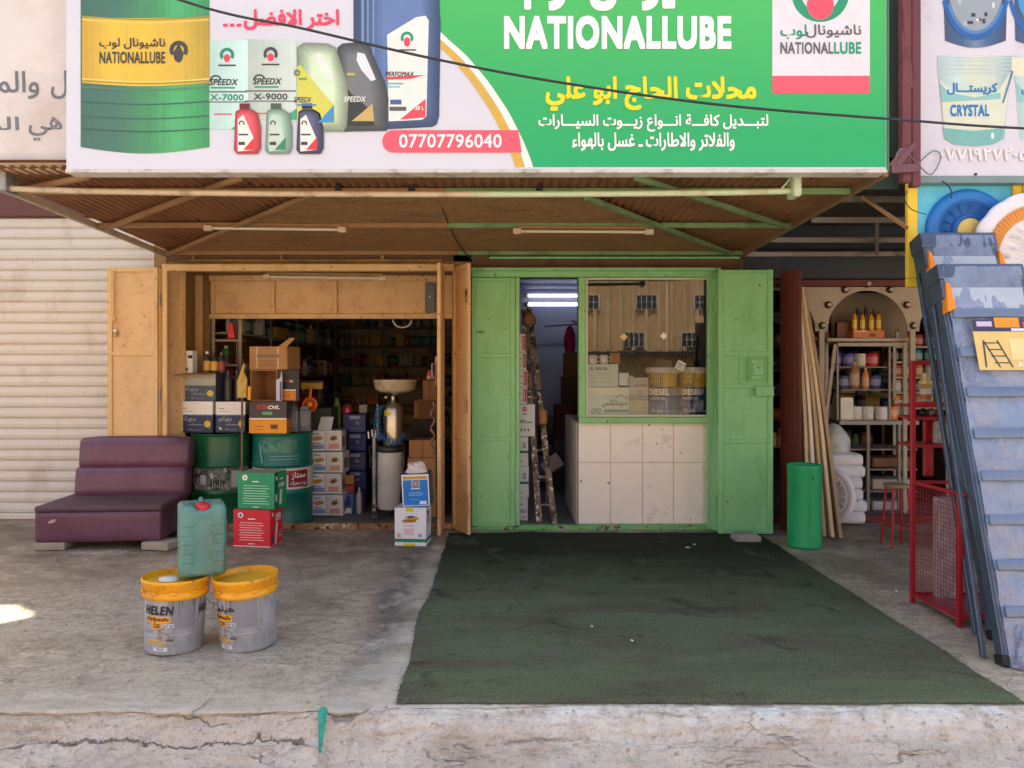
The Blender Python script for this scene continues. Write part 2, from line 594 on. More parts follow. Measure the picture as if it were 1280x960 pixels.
c = g.mix(g.mul(g.ramp(g.noise(g.mp(loc=(9, 1, 0)), 3.1, 7, 0.6), 0.66, 0.70), 0.55), c, lin((84, 74, 64)))
c = g.mix(g.mul(trail, 0.9), c, lin((86, 82, 76)))
g.L.new(c, g.b.inputs['Base Color'])
g.L.new(g.ramp(mid, 0.3, 0.7, 0.62, 0.9), g.b.inputs['Roughness'])
h = g.mul(g.mul(mid, 1.0), g.mul(fine, 0.25), 'ADD')
h = g.mul(h, g.mul(crack, -0.4), 'ADD'); h = g.mul(h, g.mul(netm, -0.3), 'ADD')
g.bump(h, 0.9, 0.016)
M_PAVE = g.m

g = G('rough_kerb_concrete')
v = g.mp()
a = g.noise(v, 1.6, 10, 0.65, 0.5)
b_ = g.noise(v, 14, 9, 0.72)
c = g.mix(g.ramp(a, 0.35, 0.65), lin((196, 178, 158)), lin((222, 208, 188)))
c = g.mix(g.mul(g.ramp(b_, 0.5, 0.7), 0.6), c, lin((164, 150, 134)))
agg = g.vor(g.warp(v, 9, 0.03), 55, 'F1')
c = g.mix(g.mul(g.ramp(agg, 0.15, 0.5, 1.0, 0.0), g.mul(g.ramp(b_, 0.4, 0.62), 0.5)), c, lin((226, 216, 202)))
c = g.mix(g.mul(g.ramp(g.noise(v, 38, 8, 0.75), 0.54, 0.64), 0.65), c, lin((138, 124, 108)))
c = g.mix(g.mul(g.ramp(g.noise(v, 5, 9, 0.7), 0.52, 0.62), 0.5), c, lin((170, 155, 138)))
xyz = g.sep(g.warp(v, 5, 0.05))
# whitewash left along the worn top edge by the carpet
wz = g.mul(g.ramp(xyz[1], 3.32, 3.40), g.ramp(xyz[0], -0.55, -0.1))
c = g.mix(g.mul(wz, g.ramp(g.noise(v, 9, 8, 0.7), 0.36, 0.58)), c, lin((234, 228, 214)))
c = g.mix(g.mul(g.ramp(g.noise(g.mp((0.5, 3, 3)), 5, 8, 0.7), 0.58, 0.66), 0.6), c, lin((112, 100, 92)))
ck = g.ramp(g.vor(g.warp(g.mp((0.7, 1.6, 1)), 3.0, 0.6), 1.3), 0.001, 0.010, 1.0, 0.0)
ck = g.mul(ck, g.ramp(g.noise(v, 2.2, 5), 0.5, 0.58))
c = g.mix(g.mul(ck, 0.5), c, lin((104, 92, 82)))
# jagged open cracks that run along the kerb
for base, amp, msk in ((3.325, 0.13, (-0.75, -0.85)), (3.19, 0.09, (-0.9, -1.0))):
    nx = g.noise(g.mp((1, 0, 0), loc=(base * 9, 0, 0)), 2.6, 12, 0.68)
    dd = g.mul(g.mul(xyz[1], g.mul(g.mul(nx, -0.5, 'ADD'), -amp * 2), 'ADD'), -base, 'ADD')
    ad = g.mul(dd, 0.0, 'ABSOLUTE')
    line = g.mul(g.mul(g.ramp(ad, 0.001, 0.006, 1.0, 0.0), g.ramp(xyz[0], msk[0], msk[1])), g.ramp(g.noise(v, 3.5, 4), 0.36, 0.46))
    c = g.mix(g.mul(line, 0.7), c, lin((92, 80, 70)))
    ck = g.mul(ck, line, 'MAXIMUM')
g.L.new(c, g.b.inputs['Base Color'])
g.b.inputs['Roughness'].default_value = 0.92
g.bump(g.mul(g.mul(b_, g.mul(agg, -0.35), 'ADD'), g.mul(ck, -0.6), 'ADD'), 1.0, 0.022)
M_KERB = g.m

g = G('worn_green_carpet')
v = g.mp()
a = g.noise(g.mp((0.6, 1.7, 1)), 1.5, 9, 0.64, 0.5)
f1 = g.noise(g.mp((1, 2.0, 1)), 75, 8, 0.85)
f2 = g.noise(g.mp((0.5, 5, 1)), 22, 6, 0.75)
c = g.mix(g.ramp(a, 0.40, 0.58), lin((106, 98, 74)), lin((118, 131, 92)))
c = g.mix(g.mul(g.ramp(f2, 0.4, 0.7), 0.5), c, lin((128, 136, 108)))
c = g.mix(g.mul(g.ramp(f1, 0.50, 0.66), 0.75), c, lin((160, 168, 140)))
c = g.mix(g.mul(g.ramp(f1, 0.36, 0.48, 1, 0), 0.75), c, lin((46, 54, 44)))
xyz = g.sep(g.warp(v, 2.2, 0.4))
c = g.mix(g.mul(g.ramp(xyz[1], 5.2, 6.5), 0.82), c, lin((30, 32, 27)))     # painted shade: carpet darkened towards the shop door under the canopy
c = g.mix(g.mul(g.ramp(g.noise(v, 2.6, 8, 0.7, 0.8), 0.56, 0.66), 0.55), c, lin((50, 50, 42)))
c = g.mix(g.mul(g.ramp(g.noise(g.mp((1.4, 1, 1), loc=(3, 1, 0)), 1.9, 9, 0.72, 0.6), 0.56, 0.70), 0.5), c, lin((132, 140, 122)))
c = g.mix(g.mul(g.ramp(g.noise(v, 45, 3, 0.6), 0.72, 0.76), 0.45), c, lin((150, 150, 138)))
g.L.new(c, g.b.inputs['Base Color'])
g.b.inputs['Roughness'].default_value = 0.97
g.b.inputs['Specular IOR Level'].default_value = 0.15
g.bump(g.mul(f1, f2, 'ADD'), 0.9, 0.016)
M_CARPET = g.m

g = G('asphalt')
v = g.mp()
c = g.mix(g.ramp(g.noise(v, 0.4, 8), 0.35, 0.65), lin((150, 140, 126)), lin((176, 164, 146)))
c = g.mix(g.mul(g.ramp(g.noise(v, 90, 4), 0.5, 0.7), 0.5), c, lin((120, 112, 102)))
g.L.new(c, g.b.inputs['Base Color']); g.b.inputs['Roughness'].default_value = 0.9
g.bump(g.noise(v, 110, 4), 0.5, 0.004)
M_ROAD = g.m
M_EARTH = mat('dusty_ground', (150, 132, 108), 0.95, var=0.2, vs=0.2)

mb = MB()
mb.add([(-900, -900, -0.36), (900, -900, -0.36), (900, 900, -0.36), (-900, 900, -0.36)], [(0, 1, 2, 3)], M_EARTH)
tag(mb.build('ground'), kind='structure')
mb = MB()
mb.add([(-80, -20, -0.30), (80, -20, -0.30), (80, 3.0, -0.30), (-80, 3.0, -0.30)], [(0, 1, 2, 3)], M_ROAD)
tag(mb.build('road'), kind='structure')


def edge_y(x):
    """the broken front edge of the pavement slab"""
    left = 1.0 if x < -0.6 else 0.0
    return 3.43 - 0.05 * left + 0.026 * fbm(x, 3.0, 1.7) + 0.018 * fbm(x, 1.0, 9, 5)


def pave_z(x, y):
    return 0.004 * fbm(x, y, 0.8, 3) + 0.0016 * fbm(x, y, 6, 3) - (0.010 * math.exp(-((x + 0.72) / 0.05) ** 2) if y < 4.5 else 0)


mb = MB()
NX, NY = 620, 90


def pv(u, w):
    x = -9 + 18 * u
    y0 = edge_y(x)
    y = y0 + (7.75 - y0) * (w ** 1.25)
    return (x, y, pave_z(x, y) - (0.006 if w == 0 else 0))


mb.sheet(pv, NX, NY, M_PAVE)
mb.sheet(lambda u, w: (pv(u, 0)[0], pv(u, 0)[1] + 0.012 * w + 0.006 * n3(pv(u, 0)[0] * 8, w), pv(u, 0)[2] - 0.014 * w), NX, 2, M_PAVE)
tag(mb.build('pavement'), kind='structure')

PROF = [(3.56, -0.010), (3.43, -0.006), (3.37, -0.020), (3.31, -0.10), (3.24, -0.135), (3.12, -0.165), (2.98, -0.205), (2.8, -0.25), (2.5, -0.30), (2.2, -0.33)]


def kerb(u, w):
    x = -5 + 10 * u
    t = w * (len(PROF) - 1); i = min(int(t), len(PROF) - 2); t -= i
    y = PROF[i][0] * (1 - t) + PROF[i + 1][0] * t; z = PROF[i][1] * (1 - t) + PROF[i + 1][1] * t
    k = min(1.0, w * 4)
    y += 0.030 * fbm(x, w * 2.0, 1.4) * k + 0.012 * fbm(x, w * 5 + 3, 6) * k
    z += 0.016 * fbm(x + 5, w * 3, 1.9) * k + 0.010 * fbm(x, w * 6 + 9, 7, 5) * k + 0.006 * fbm(x, y, 28, 3) * k
    z -= 0.050 * math.exp(-((x + 0.70 + 0.012 * fbm(w * 4, 2.0, 2)) / 0.055) ** 4) * k        # the drain gully
    return (x, y, z)


mb = MB()
mb.sheet(kerb, 860, 84, M_KERB)
for xa_, xb_ in ((-12, -5), (5, 12)): mb.sheet(lambda u, w: (xa_ + (xb_ - xa_) * u, 3.5 - 1.3 * w, -0.018 - 0.31 * w), 8, 4, M_KERB)
tag(mb.build('kerb'), kind='structure')

rnd = random.Random(44)                                  # loose grit that collects along the broken kerb
mb = MB()
M_GRIT = mat('grit', (176, 160, 142), 0.9, var=0.3, vs=30)
for i in range(900):
    x = rnd.uniform(-3, 3.2); w = rnd.uniform(0.05, 0.75); u = (x + 5) / 10
    if i < 260: q = Vector((x, rnd.uniform(3.46, 4.6), 0.0)); q.z = pave_z(q.x, q.y)
    else: q = Vector(kerb(u, w))
    if i < 260 and -0.5 < x < 2.4: continue
    s = rnd.choice((0.003, 0.004, 0.005, 0.007, 0.011)) * rnd.uniform(0.7, 1.2)
    vs = [q + Vector((rnd.uniform(.7, 1.2) * s * a, rnd.uniform(.7, 1.2) * s * b, s * c_)) for a, b, c_ in ((1, 0, .2), (0, 1, .3), (-1, 0, .2), (0, -1, .3), (0.2, 0.1, 1.1))]
    mb.add(vs, [(0, 1, 4), (1, 2, 4), (2, 3, 4), (3, 0, 4)], M_GRIT)
tag(mb.build('gravel'), kind='stuff')

mb = MB()


def carp(u, w):
    x = -0.468 + 2.83 * u; y = 3.445 + 3.62 * w
    e = 0.010 * fbm(x, y, 2.2) + 0.004 * fbm(x, y, 18)
    if u in (0, 1): x += e * 1.4 - (0.03 * math.exp(-((y - 4.6) / 0.3) ** 2) if u == 0 else 0)
    if w in (0, 1): y += e
    z = 0.015 + 0.006 * fbm(x, y, 1.7) + 0.0018 * fbm(x, y, 9) + 0.010 * math.exp(-((y - 5.9 - 0.12 * math.sin(x * 2.1)) / 0.035) ** 2) * max(0, n3(x * 0.9, 4.2)) + 0.012 * math.exp(-((x - 0.35 - 0.1 * math.sin(y * 1.7)) / 0.03) ** 2) * max(0, n3(y * 0.8, 9.1))
    if u in (0, 1) or w in (0, 1): z = 0.006
    return (x, y, z)


mb.sheet(carp, 140, 170, M_CARPET)
rnd = random.Random(5)
for i in range(1500):                                   # frayed fibres along the cut edges
    if i < 800: u, w, dx, dy = rnd.random(), 0, 0, -1
    elif i < 1150: u, w, dx, dy = 0, rnd.random(), -1, 0
    else: u, w, dx, dy = 1, rnd.random(), 1, 0
    p = carp(u, w); L_ = rnd.uniform(0.004, 0.022) * (1.6 if rnd.random() < 0.08 else 1); a = rnd.uniform(-0.9, 0.9)
    ex, ey = dx * math.cos(a) - dy * math.sin(a), dx * math.sin(a) + dy * math.cos(a)
    mb.add([(p[0] - ey * 0.003 - ex * 0.006, p[1] + ex * 0.003 - ey * 0.006, 0.010), (p[0] + ey * 0.003 - ex * 0.006, p[1] - ex * 0.003 - ey * 0.006, 0.010), (p[0] + ex * L_, p[1] + ey * L_, 0.008)], [(0, 1, 2)], M_CARPET)
cp = mb.build('carpet')
tag(cp, 'worn dark green outdoor carpet spread on the pavement before the green shop', 'carpet')

# ------------------------------------------------------------------ paints of the fronts
M_OR = mat('orange_ochre_paint', (218, 182, 128), 0.5, var=0.09, vs=4, stain=(176, 128, 80), st=(0.54, 0.76), ss=4.5, sz=0.3, chips=(112, 78, 52), cs=28, ct=0.665, bump=0.12, bs=16)
M_OR2 = mat('orange_ochre_panel', (220, 182, 134), 0.55, var=0.10, vs=3, stain=(196, 146, 102), st=(0.5, 0.74), ss=4.5, chips=(132, 90, 58), cs=34, ct=0.675, bump=0.15, bs=10)
M_ORD = mat('shaded_ochre_plaster', (150, 116, 68), 0.7, var=0.14, vs=2, stain=(92, 74, 46), st=(0.45, 0.7), ss=1.4, bump=0.2)  # recess ochre: base colour darkened to carry its shade, random stains on top
M_GR = mat('green_gloss_paint', (136, 198, 136), 0.42, var=0.08, vs=3, stain=(112, 172, 114), st=(0.48, 0.7), ss=3, sz=0.35, chips=(78, 84, 60), cs=24, ct=0.665, bump=0.1, bs=12)
M_GRP = mat('green_panel_paint', (138, 200, 138), 0.45, var=0.07, vs=2, stain=(116, 176, 116), st=(0.46, 0.68), ss=2.2, sz=0.3, chips=(84, 100, 66), cs=30, ct=0.685, bump=0.14, bs=7)
M_TILE = mat('cream_wall_tile', (242, 234, 225), 0.35, var=0.04, vs=3, stain=(200, 184, 168), st=(0.58, 0.78), ss=3.2, chips=(122, 110, 98), cs=20, ct=0.70)
M_GROUT = mat('grout', (176, 168, 158), 0.9)
M_RUST = mat('rust_and_worn_paint', (150, 108, 70), 0.75, var=0.25, vs=14, stain=(208, 190, 150), st=(0.5, 0.6), ss=9, chips=(82, 46, 32), cs=18, ct=0.58)
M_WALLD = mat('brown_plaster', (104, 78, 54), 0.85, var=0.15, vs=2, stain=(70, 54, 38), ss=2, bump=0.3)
M_ROOMW = mat('blue_grey_room_paint', (138, 140, 150), 0.7, var=0.06)
M_DIMW = mat('dim_shop_wall', (206, 196, 180), 0.8, var=0.15)
M_SHOPFL = mat('oily_shop_floor', (122, 114, 104), 0.55, var=0.25, vs=5, stain=(66, 62, 58), ss=2.5)
M_NAVY = mat('dark_navy_paint', (42, 50, 60), 0.6, var=0.15)
M_SLAT = mat('cream_shutter_paint', (218, 211, 200), 0.5, var=0.05, vs=2, stain=(184, 170, 152), st=(0.54, 0.78), ss=2.0, sz=0.6, chips=(132, 116, 100), cs=16, ct=0.72)
M_MAROON = mat('maroon_paint', (104, 62, 58), 0.6, var=0.12, vs=2)
M_SUNWALL = mat('sand_render', (206, 176, 136), 0.85, var=0.08)


def leaf(mb, w, h, rails, m, mp, stile=0.045, t=0.032):
    """a sheet-steel door leaf in its own frame: x 0..w, front face at y = 0, z 0..h"""
    mb.box(0, stile, 0, t, 0, h, m, 0.004); mb.box(w - stile, w, 0, t, 0, h, m, 0.004)
    zs = sorted(rails)
    for z in zs: mb.box(stile, w - stile, 0.001, t - 0.001, z, z + stile * 0.85, m, 0.003)
    for a, b in zip(zs[:-1], zs[1:]):
        # thin sheet, a little buckled
        x0, x1, z0, z1 = stile, w - stile, a + stile * 0.85, b
        mb.sheet(lambda u, q: (x0 + (x1 - x0) * u, 0.016 + 0.004 * math.sin(math.pi * u) * math.sin(math.pi * q) + 0.0016 * n3(u * 3 + z0, q * 4, w), z0 + (z1 - z0) * q), 14, 20, mp)
    mb.box(stile, w - stile, t - 0.008, t - 0.002, zs[0], h - 0.005, mp)


# ------------------------------------------------------------------ the shuttered shop
sh = thing('shuttered_shop', 'closed shop with a cream roller shutter and maroon lintel beside the orange shop', 'building', (-6.2, 7.75, 0))
mb = MB()
YS = 7.7
nsl = 28
x0, x1 = -9.0, -3.28
zt = 3.03
pitch = zt / nsl
for i in range(nsl):
    z = 0.07 + i * (zt - 0.07) / nsl; p = (zt - 0.07) / nsl
    pr = [(0.0, 0.0), (-0.004, 0.004), (-0.019, 0.016), (-0.024, p * 0.45), (-0.019, p - 0.016), (-0.006, p - 0.006), (0.004, p)]
    vs, fs = [], []
    for j, (dy, dz) in enumerate(pr):
        w = 0.002 * n3(i * 1.7, 0.3)
        vs += [(x0, YS + dy + w, z + dz), (x1, YS + dy + w + 0.003 * n3(i * 2.1, 5), z + dz)]
    fs = [(2 * j, 2 * j + 1, 2 * j + 3, 2 * j + 2) for j in range(len(pr) - 1)]
    mb.add(vs, fs, M_SLAT)
mb.build('roller_shutter', sh, world=True)
mb = MB()
mb.box(x0, x1, YS - 0.03, YS + 0.01, 0.012, 0.068, M_SLAT, 0.006)
mb.build('bottom_bar', sh, world=True)
mb = MB()
mb.box(-9, -3.28, YS - 0.06, YS + 0.2, 3.04, 3.52, M_MAROON)
mb.build('lintel', sh, world=True)
mb = MB()
HX0, HX1, HZ0, HZ1 = -5.2, -3.96, 5.15, 6.2           # unseen wall added to block the sun, its gap shaped to cast one patch
mb.box(-9, HX0, YS, YS + 0.18, 3.53, 9.2, M_SUNWALL); mb.box(HX1, -3.28, YS, YS + 0.18, 3.53, 9.2, M_SUNWALL)
mb.box(HX0, HX1, YS + 0.001, YS + 0.179, HZ1, 9.2, M_SUNWALL); mb.box(HX0, HX1, YS + 0.001, YS + 0.179, 3.53, HZ0, M_SUNWALL)
mb.prism([(HX1 + .001, HZ1 + .001), (HX1 + .001, HZ1 - 0.45), (HX1 - 0.30, HZ1 + .001)], YS + 0.04, YS + 0.14, M_SUNWALL); mb.prism([(HX1 + .001, HZ0 - .001), (HX1 + .001, HZ0 + 0.4), (HX1 - 0.2, HZ0 - .001)], YS + 0.04, YS + 0.14, M_SUNWALL)  # corner wedges added to round off the sun patch
mb.box(-30, -9, 7.6, 8.0, -0.3, 9.2, M_SUNWALL)
mb.build('sun_blocking_parapet', sh, world=True)
mb = MB()
mb.box(-9, -3.46, YS + 0.20, 13, 3.40, 3.52, M_SUNWALL)
mb.box(-9, -3.46, 13, 13.2, -0.3, 3.52, M_SUNWALL)
mb.build('roof', sh, world=True)

# ------------------------------------------------------------------ the orange shop
og = thing('orange_shop', 'motor oil shop with ochre steel doors folded open and a crowded dark interior', 'building', (-1.8, 7.24, 0))
mb = MB()
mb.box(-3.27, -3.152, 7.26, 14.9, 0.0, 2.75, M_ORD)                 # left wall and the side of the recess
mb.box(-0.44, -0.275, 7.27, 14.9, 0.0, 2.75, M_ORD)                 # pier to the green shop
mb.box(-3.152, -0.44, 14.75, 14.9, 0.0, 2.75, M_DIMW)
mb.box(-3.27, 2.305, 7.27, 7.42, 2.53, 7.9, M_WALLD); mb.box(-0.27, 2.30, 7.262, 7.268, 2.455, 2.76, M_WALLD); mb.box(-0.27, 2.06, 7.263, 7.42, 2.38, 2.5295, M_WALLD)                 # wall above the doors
mb.box(-3.27, 2.30, 7.42, 15.0, 2.752, 2.90, M_DIMW)
mb.build('wall', og, world=True)
mb = MB(); mb.box(-3.152, -0.44, 7.262, 8.0, 2.49, 2.528, M_ORD); mb.build('recess_ceiling', og, world=True)
mb = MB(); mb.box(-3.152, -0.44, 7.23, 14.75, -0.05, 0.006, M_SHOPFL); mb.build('shop_floor', og, world=True)
mb = MB()
Yp = 7.96
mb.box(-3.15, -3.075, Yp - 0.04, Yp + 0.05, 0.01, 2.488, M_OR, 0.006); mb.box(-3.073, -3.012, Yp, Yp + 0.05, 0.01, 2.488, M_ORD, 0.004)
mb.box(-3.01, -0.45, Yp + 0.02, Yp + 0.04, 2.06, 2.44, M_OR2)
for za, zb in ((2.035, 2.085), (2.425, 2.486)): mb.box(-3.01, -0.45, Yp - 0.02, Yp + 0.05, za, zb, M_OR, 0.005)
for px in (266, 341, 419, 531):
    x = XX(px, Yp); mb.box(x - 0.02, x + 0.02, Yp - 0.012, Yp + 0.04, 2.086, 2.424, M_OR, 0.004)
mb.build('transom_panel', og, world=True)
mb = MB(); x = XX(537, Yp); mb.box(x - 0.045, x + 0.06, Yp - 0.03, Yp + 0.018, 2.10, 2.40, mat('grey_meter_box', (104, 108, 116), 0.5), 0.006)
mb.box(x - 0.005, x + 0.012, Yp - 0.045, Yp - 0.031, 2.25, 2.27, M_WHITEP); mb.build('meter_box', og, world=True)
mb = MB()
mb.box(-3.15, -0.43, 7.19, 7.26, 2.432, 2.50, M_OR, 0.008)
mb.box(-3.17, -3.122, 7.20, 7.26, 0.0, 2.50, M_OR, 0.006)
mb.build('door_frame', og, world=True)
mb = MB()
for z in (2.525, 2.585): mb.box(-3.0, -0.55, 7.225, 7.268, z, z + 0.022, M_ORD, 0.003)
for px in (240, 350, 476): x = XX(px, 7.24); mb.box(x, x + 0.03, 7.23, 7.266, 2.548, 2.584, M_ORD)
mb.build('ventilation_strip', og, world=True)
mb = MB(); mb.box(-3.12, -0.45, 7.225, 7.29, 0.0, 0.055, M_RUST, 0.008); mb.build('threshold', og, world=True)


def leaf_part(parent, name, w, h, rails, m, mp, p, ang, label=None, stile=0.045):
    o = thing(name, label, None, p)
    o.parent = parent
    o.location = Vector(p) - parent.location
    o.rotation_euler = (0, 0, ang)
    mb = MB(); leaf(mb, w, h, rails, m, mp, stile); mb.build('leaf_panel', o)
    return o


d = leaf_part(og, 'steel_door', 0.47, 2.45, (0.0, 0.85, 1.63, 2.41), M_OR, M_OR2, (-3.665, 7.165, 0.01), 0, 'ochre door leaf folded flat against the shutter')
mb = MB()
mb.tube([(0.062, -0.012, 1.95), (0.062, -0.012, 2.42)], 0.008, M_OR); mb.box(0.045, 0.08, -0.016, 0, 1.96, 1.985, M_OR, 0.003); mb.box(0.045, 0.08, -0.016, 0, 2.2, 2.22, M_OR, 0.003)
mb.build('bolt', d)
mb = MB()
mb.tube([(0.085, -0.006, 1.86), (0.085, -0.03, 1.86)], 0.016, M_WHITEP); mb.box(0.072, 0.1, -0.022, 0, 1.80, 1.85, mat('tarnished_brass', (168, 140, 92), 0.4, metal=0.7), 0.006)
mb.tube([(0.075, -0.012, 1.85), (0.078, -0.016, 1.885), (0.093, -0.016, 1.885), (0.097, -0.012, 1.85)], 0.004, M_GREY)
mb.build('padlock', d)
d = leaf_part(og, 'steel_door', 0.30, 2.45, (0.0, 0.85, 1.63, 2.41), M_OR, M_OR2, (-3.19, 7.19, 0.01), R(62), 'narrow ochre leaf edge on beside the recess')
mb = MB()
for z in (0.4, 1.2, 2.1): mb.tube([(0, -0.004, z), (0, -0.004, z + 0.11)], 0.011, M_GREY)
mb.build('hinge', d)
# the two leaves folded beside the pier
d = leaf_part(og, 'steel_door', 0.345, 2.46, (0.0, 0.85, 1.63, 2.42), M_OR, M_OR2, (-0.555, 7.262, 0.012), R(-92), 'ochre leaf standing out from the wall edge on')
mb = MB(); mb.box(0.20, 0.26, -0.03, -0.002, 1.35, 1.62, M_RUST, 0.006); mb.tube([(0.225, -0.03, 1.42), (0.225, -0.06, 1.42), (0.225, -0.06, 1.55), (0.225, -0.03, 1.55)], 0.007, M_GREY); mb.build('handle', d)
d = leaf_part(og, 'steel_door', 0.36, 2.46, (0.0, 0.85, 1.63, 2.42), M_OR, M_OR2, (-0.455, 7.262, 0.012), R(-63), 'ochre leaf folded at an angle by the green door')
mb = MB()
for z in (0.25, 1.1, 2.1): mb.tube([(0.35, -0.012, z), (0.35, -0.012, z + 0.13)], 0.012, M_RUST)
mb.build('hinge', d)

# ------------------------------------------------------------------ the green shop
gs = thing('green_shop', 'narrow shop with bright green steel frame, display window and white tiled front', 'building', (0.9, 7.24, 0))
mb = MB()
mb.box(2.062, 2.30, 7.272, 7.45, 0.0, 2.528, M_WALLD); mb.box(2.06, 2.30, 7.45, 11.2, 0.0, 2.75, M_ROOMW)
mb.box(-0.27, 2.06, 11.0, 11.2, 0.0, 2.75, M_ROOMW)
mb.box(-0.274, -0.262, 7.30, 11.0, 0.0, 2.75, M_ROOMW)
mb.build('wall', gs, world=True)
mb = MB(); mb.box(-0.26, 2.06, 7.44, 11.0, 2.66, 2.72, M_ROOMW); mb.build('room_ceiling', gs, world=True)
mb = MB(); mb.box(-0.26, 2.06, 7.23, 11.0, -0.05, 0.008, mat('room_floor', (120, 116, 112), 0.5, var=0.2, stain=(70, 66, 62), ss=3)); mb.build('shop_floor', gs, world=True)
mb = MB()
mb.box(-0.27, 2.06, 7.17, 7.26, 2.372, 2.45, M_GR, 0.006)
mb.box(-0.268, 2.05, 7.12, 7.165, 2.425, 2.455, M_GR, 0.004)
mb.box(0.145, 0.185, 7.18, 7.26, 0.05, 2.371, M_GR, 0.005)
mb.box(0.735, 0.80, 7.18, 7.26, 1.012, 2.371, M_GR, 0.005)
mb.box(1.965, 2.055, 7.185, 7.262, 0.0, 2.371, M_GR, 0.006)
mb.box(0.735, 1.98, 7.165, 7.265, 1.008, 1.062, M_GR, 0.006)
mb.build('door_frame', gs, world=True)
mb = MB(); mb.box(-0.27, 2.05, 7.19, 7.27, 0.0, 0.052, mat('worn_green_step', (108, 172, 104), 0.5, var=0.15, stain=(150, 160, 140), ss=8, chips=(80, 70, 58), cs=14, ct=0.6), 0.008); mb.build('threshold', gs, world=True)
mb = MB()
mb.box(0.74, 1.964, 7.276, 7.36, 0.008, 1.006, M_GROUT); mb.box(0.746, 0.83, 7.36, 8.7, 0.008, 1.0, M_GROUT)
xs = [0.742] + [XX(p, 7.27) for p in (763, 803, 842, 880)] + [1.962]
rnd = random.Random(4)
zj = 0.63
for a, b in zip(xs[:-1], xs[1:]):
    for z0, z1 in ((0.03, zj), (zj, 1.006)):
        e = 0.002
        mb.box(a + e, b - e, 7.264 + rnd.uniform(0, 0.0025), 7.2755, z0 + e, z1 - e, M_TILE, 0.002)
for y0, y1 in ((7.365, 7.66), (7.66, 7.96), (7.96, 8.26), (8.26, 8.7)):
    for z0, z1 in ((0.012, zj), (zj, 1.0)): mb.box(0.734, 0.7455, y0 + 0.002, y1 - 0.002, z0 + 0.002, z1 - 0.002, M_TILE, 0.002)
mb.build('tiled_wall', gs, world=True)
mb = MB(); mb.box(0.80, 2.05, 7.37, 8.2, 1.002, 1.03, mat('display_board', (150, 140, 126), 0.6)); mb.build('display_sill', gs, world=True)
mb = MB(); mb.box(0.84, 2.055, 8.3, 8.36, 0.01, 2.65, mat('dark_partition', (52, 48, 44), 0.7)); mb.build('partition', gs, world=True)
# the glass
gl = G('window_glass')
for n in list(gl.N):
    if n.type == 'BSDF_PRINCIPLED': gl.N.remove(n)
tr_ = gl.N.new('ShaderNodeBsdfTransparent'); gls = gl.N.new('ShaderNodeBsdfGlossy'); gls.inputs['Roughness'].default_value = 0.0
tr_.inputs[0].default_value = (0.93, 0.96, 0.95, 1)
fr = gl.N.new('ShaderNodeFresnel'); fr.inputs[0].default_value = 1.72
ms = gl.N.new('ShaderNodeMixShader')
gl.L.new(fr.outputs[0], ms.inputs[0]); gl.L.new(tr_.outputs[0], ms.inputs[1]); gl.L.new(gls.outputs[0], ms.inputs[2])
gl.L.new(ms.outputs[0], gl.N['Material Output'].inputs[0])
M_GLASS = gl.m
wf = MB()
M_WFR = mat('pale_window_bead', (206, 206, 180), 0.5, var=0.08)
wx0, wx1, wz0, wz1 = 0.802, 1.963, 1.064, 2.37
for a in ((wx0, wx0 + 0.022, wz0, wz1), (wx1 - 0.022, wx1, wz0, wz1)): wf.box(a[0], a[1], 7.20, 7.235, a[2], a[3], M_WFR, 0.003)
for a in ((wz0, wz0 + 0.02), (wz1 - 0.02, wz1)): wf.box(wx0 + 0.022, wx1 - 0.022, 7.201, 7.234, a[0], a[1], M_WFR, 0.003)
win = wf.build('window', gs, world=True)
mb = MB()
xm = XX(834, 7.22)
mb.add([(wx0 + 0.02, 7.215, wz0 + 0.018), (xm, 7.215, wz0 + 0.018), (xm, 7.215, wz1 - 0.018), (wx0 + 0.02, 7.215, wz1 - 0.018)], [(0, 1, 2, 3)], M_GLASS)
mb.add([(xm - 0.01, 7.221, wz0 + 0.018), (wx1 - 0.02, 7.221, wz0 + 0.018), (wx1 - 0.02, 7.221, wz1 - 0.018), (xm - 0.01, 7.221, wz1 - 0.018)], [(0, 1, 2, 3)], M_GLASS)
p = mb.build('pane', None)
p.parent = win; p.matrix_parent_inverse = Matrix.Translation(-gs.location)
d = leaf_part(gs, 'steel_door', 0.408, 2.34, (0.0, 0.81, 1.59, 2.30), M_GR, M_GRP, (-0.266, 7.19, 0.03), 0, 'plain green leaf of three panels with a latch scar')
mb = MB()
mb.box(0.05, 0.12, -0.004, 0.02, 1.815, 1.85, M_GR, 0.004); mb.tube([(0.055, -0.008, 1.83), (0.115, -0.008, 1.83)], 0.007, M_RUST); mb.build('latch', d)
d = leaf_part(gs, 'steel_door', 0.50, 2.405, (0.0, 0.825, 1.325, 1.62, 2.365), M_GR, M_GRP, (1.985, 6.985, 0.012), 0, 'wide green leaf swung open with a small hatch box and latch plate')
mb = MB()
mb.box(0.195, 0.225, 0.002, 0.03, 1.37, 1.61, M_GR, 0.003)
mb.box(0.27, 0.43, -0.012, 0.014, 1.39, 1.605, M_GR, 0.004); mb.box(0.285, 0.415, -0.03, -0.0125, 1.405, 1.59, M_GRP, 0.006)
mb.box(0.30, 0.40, -0.046, -0.0305, 1.44, 1.55, M_GR, 0.006); mb.build('hatch', d)
mb = MB(); mb.box(0.33, 0.495, -0.034, -0.002, 1.255, 1.345, M_GR, 0.005); mb.build('latch', d)
d = leaf_part(gs, 'steel_door', 0.30, 2.36, (0.0, 0.81, 1.59, 2.32), M_GR, M_GRP, (1.905, 7.165, 0.03), R(-66), 'narrow green leaf folded edge on by the window')
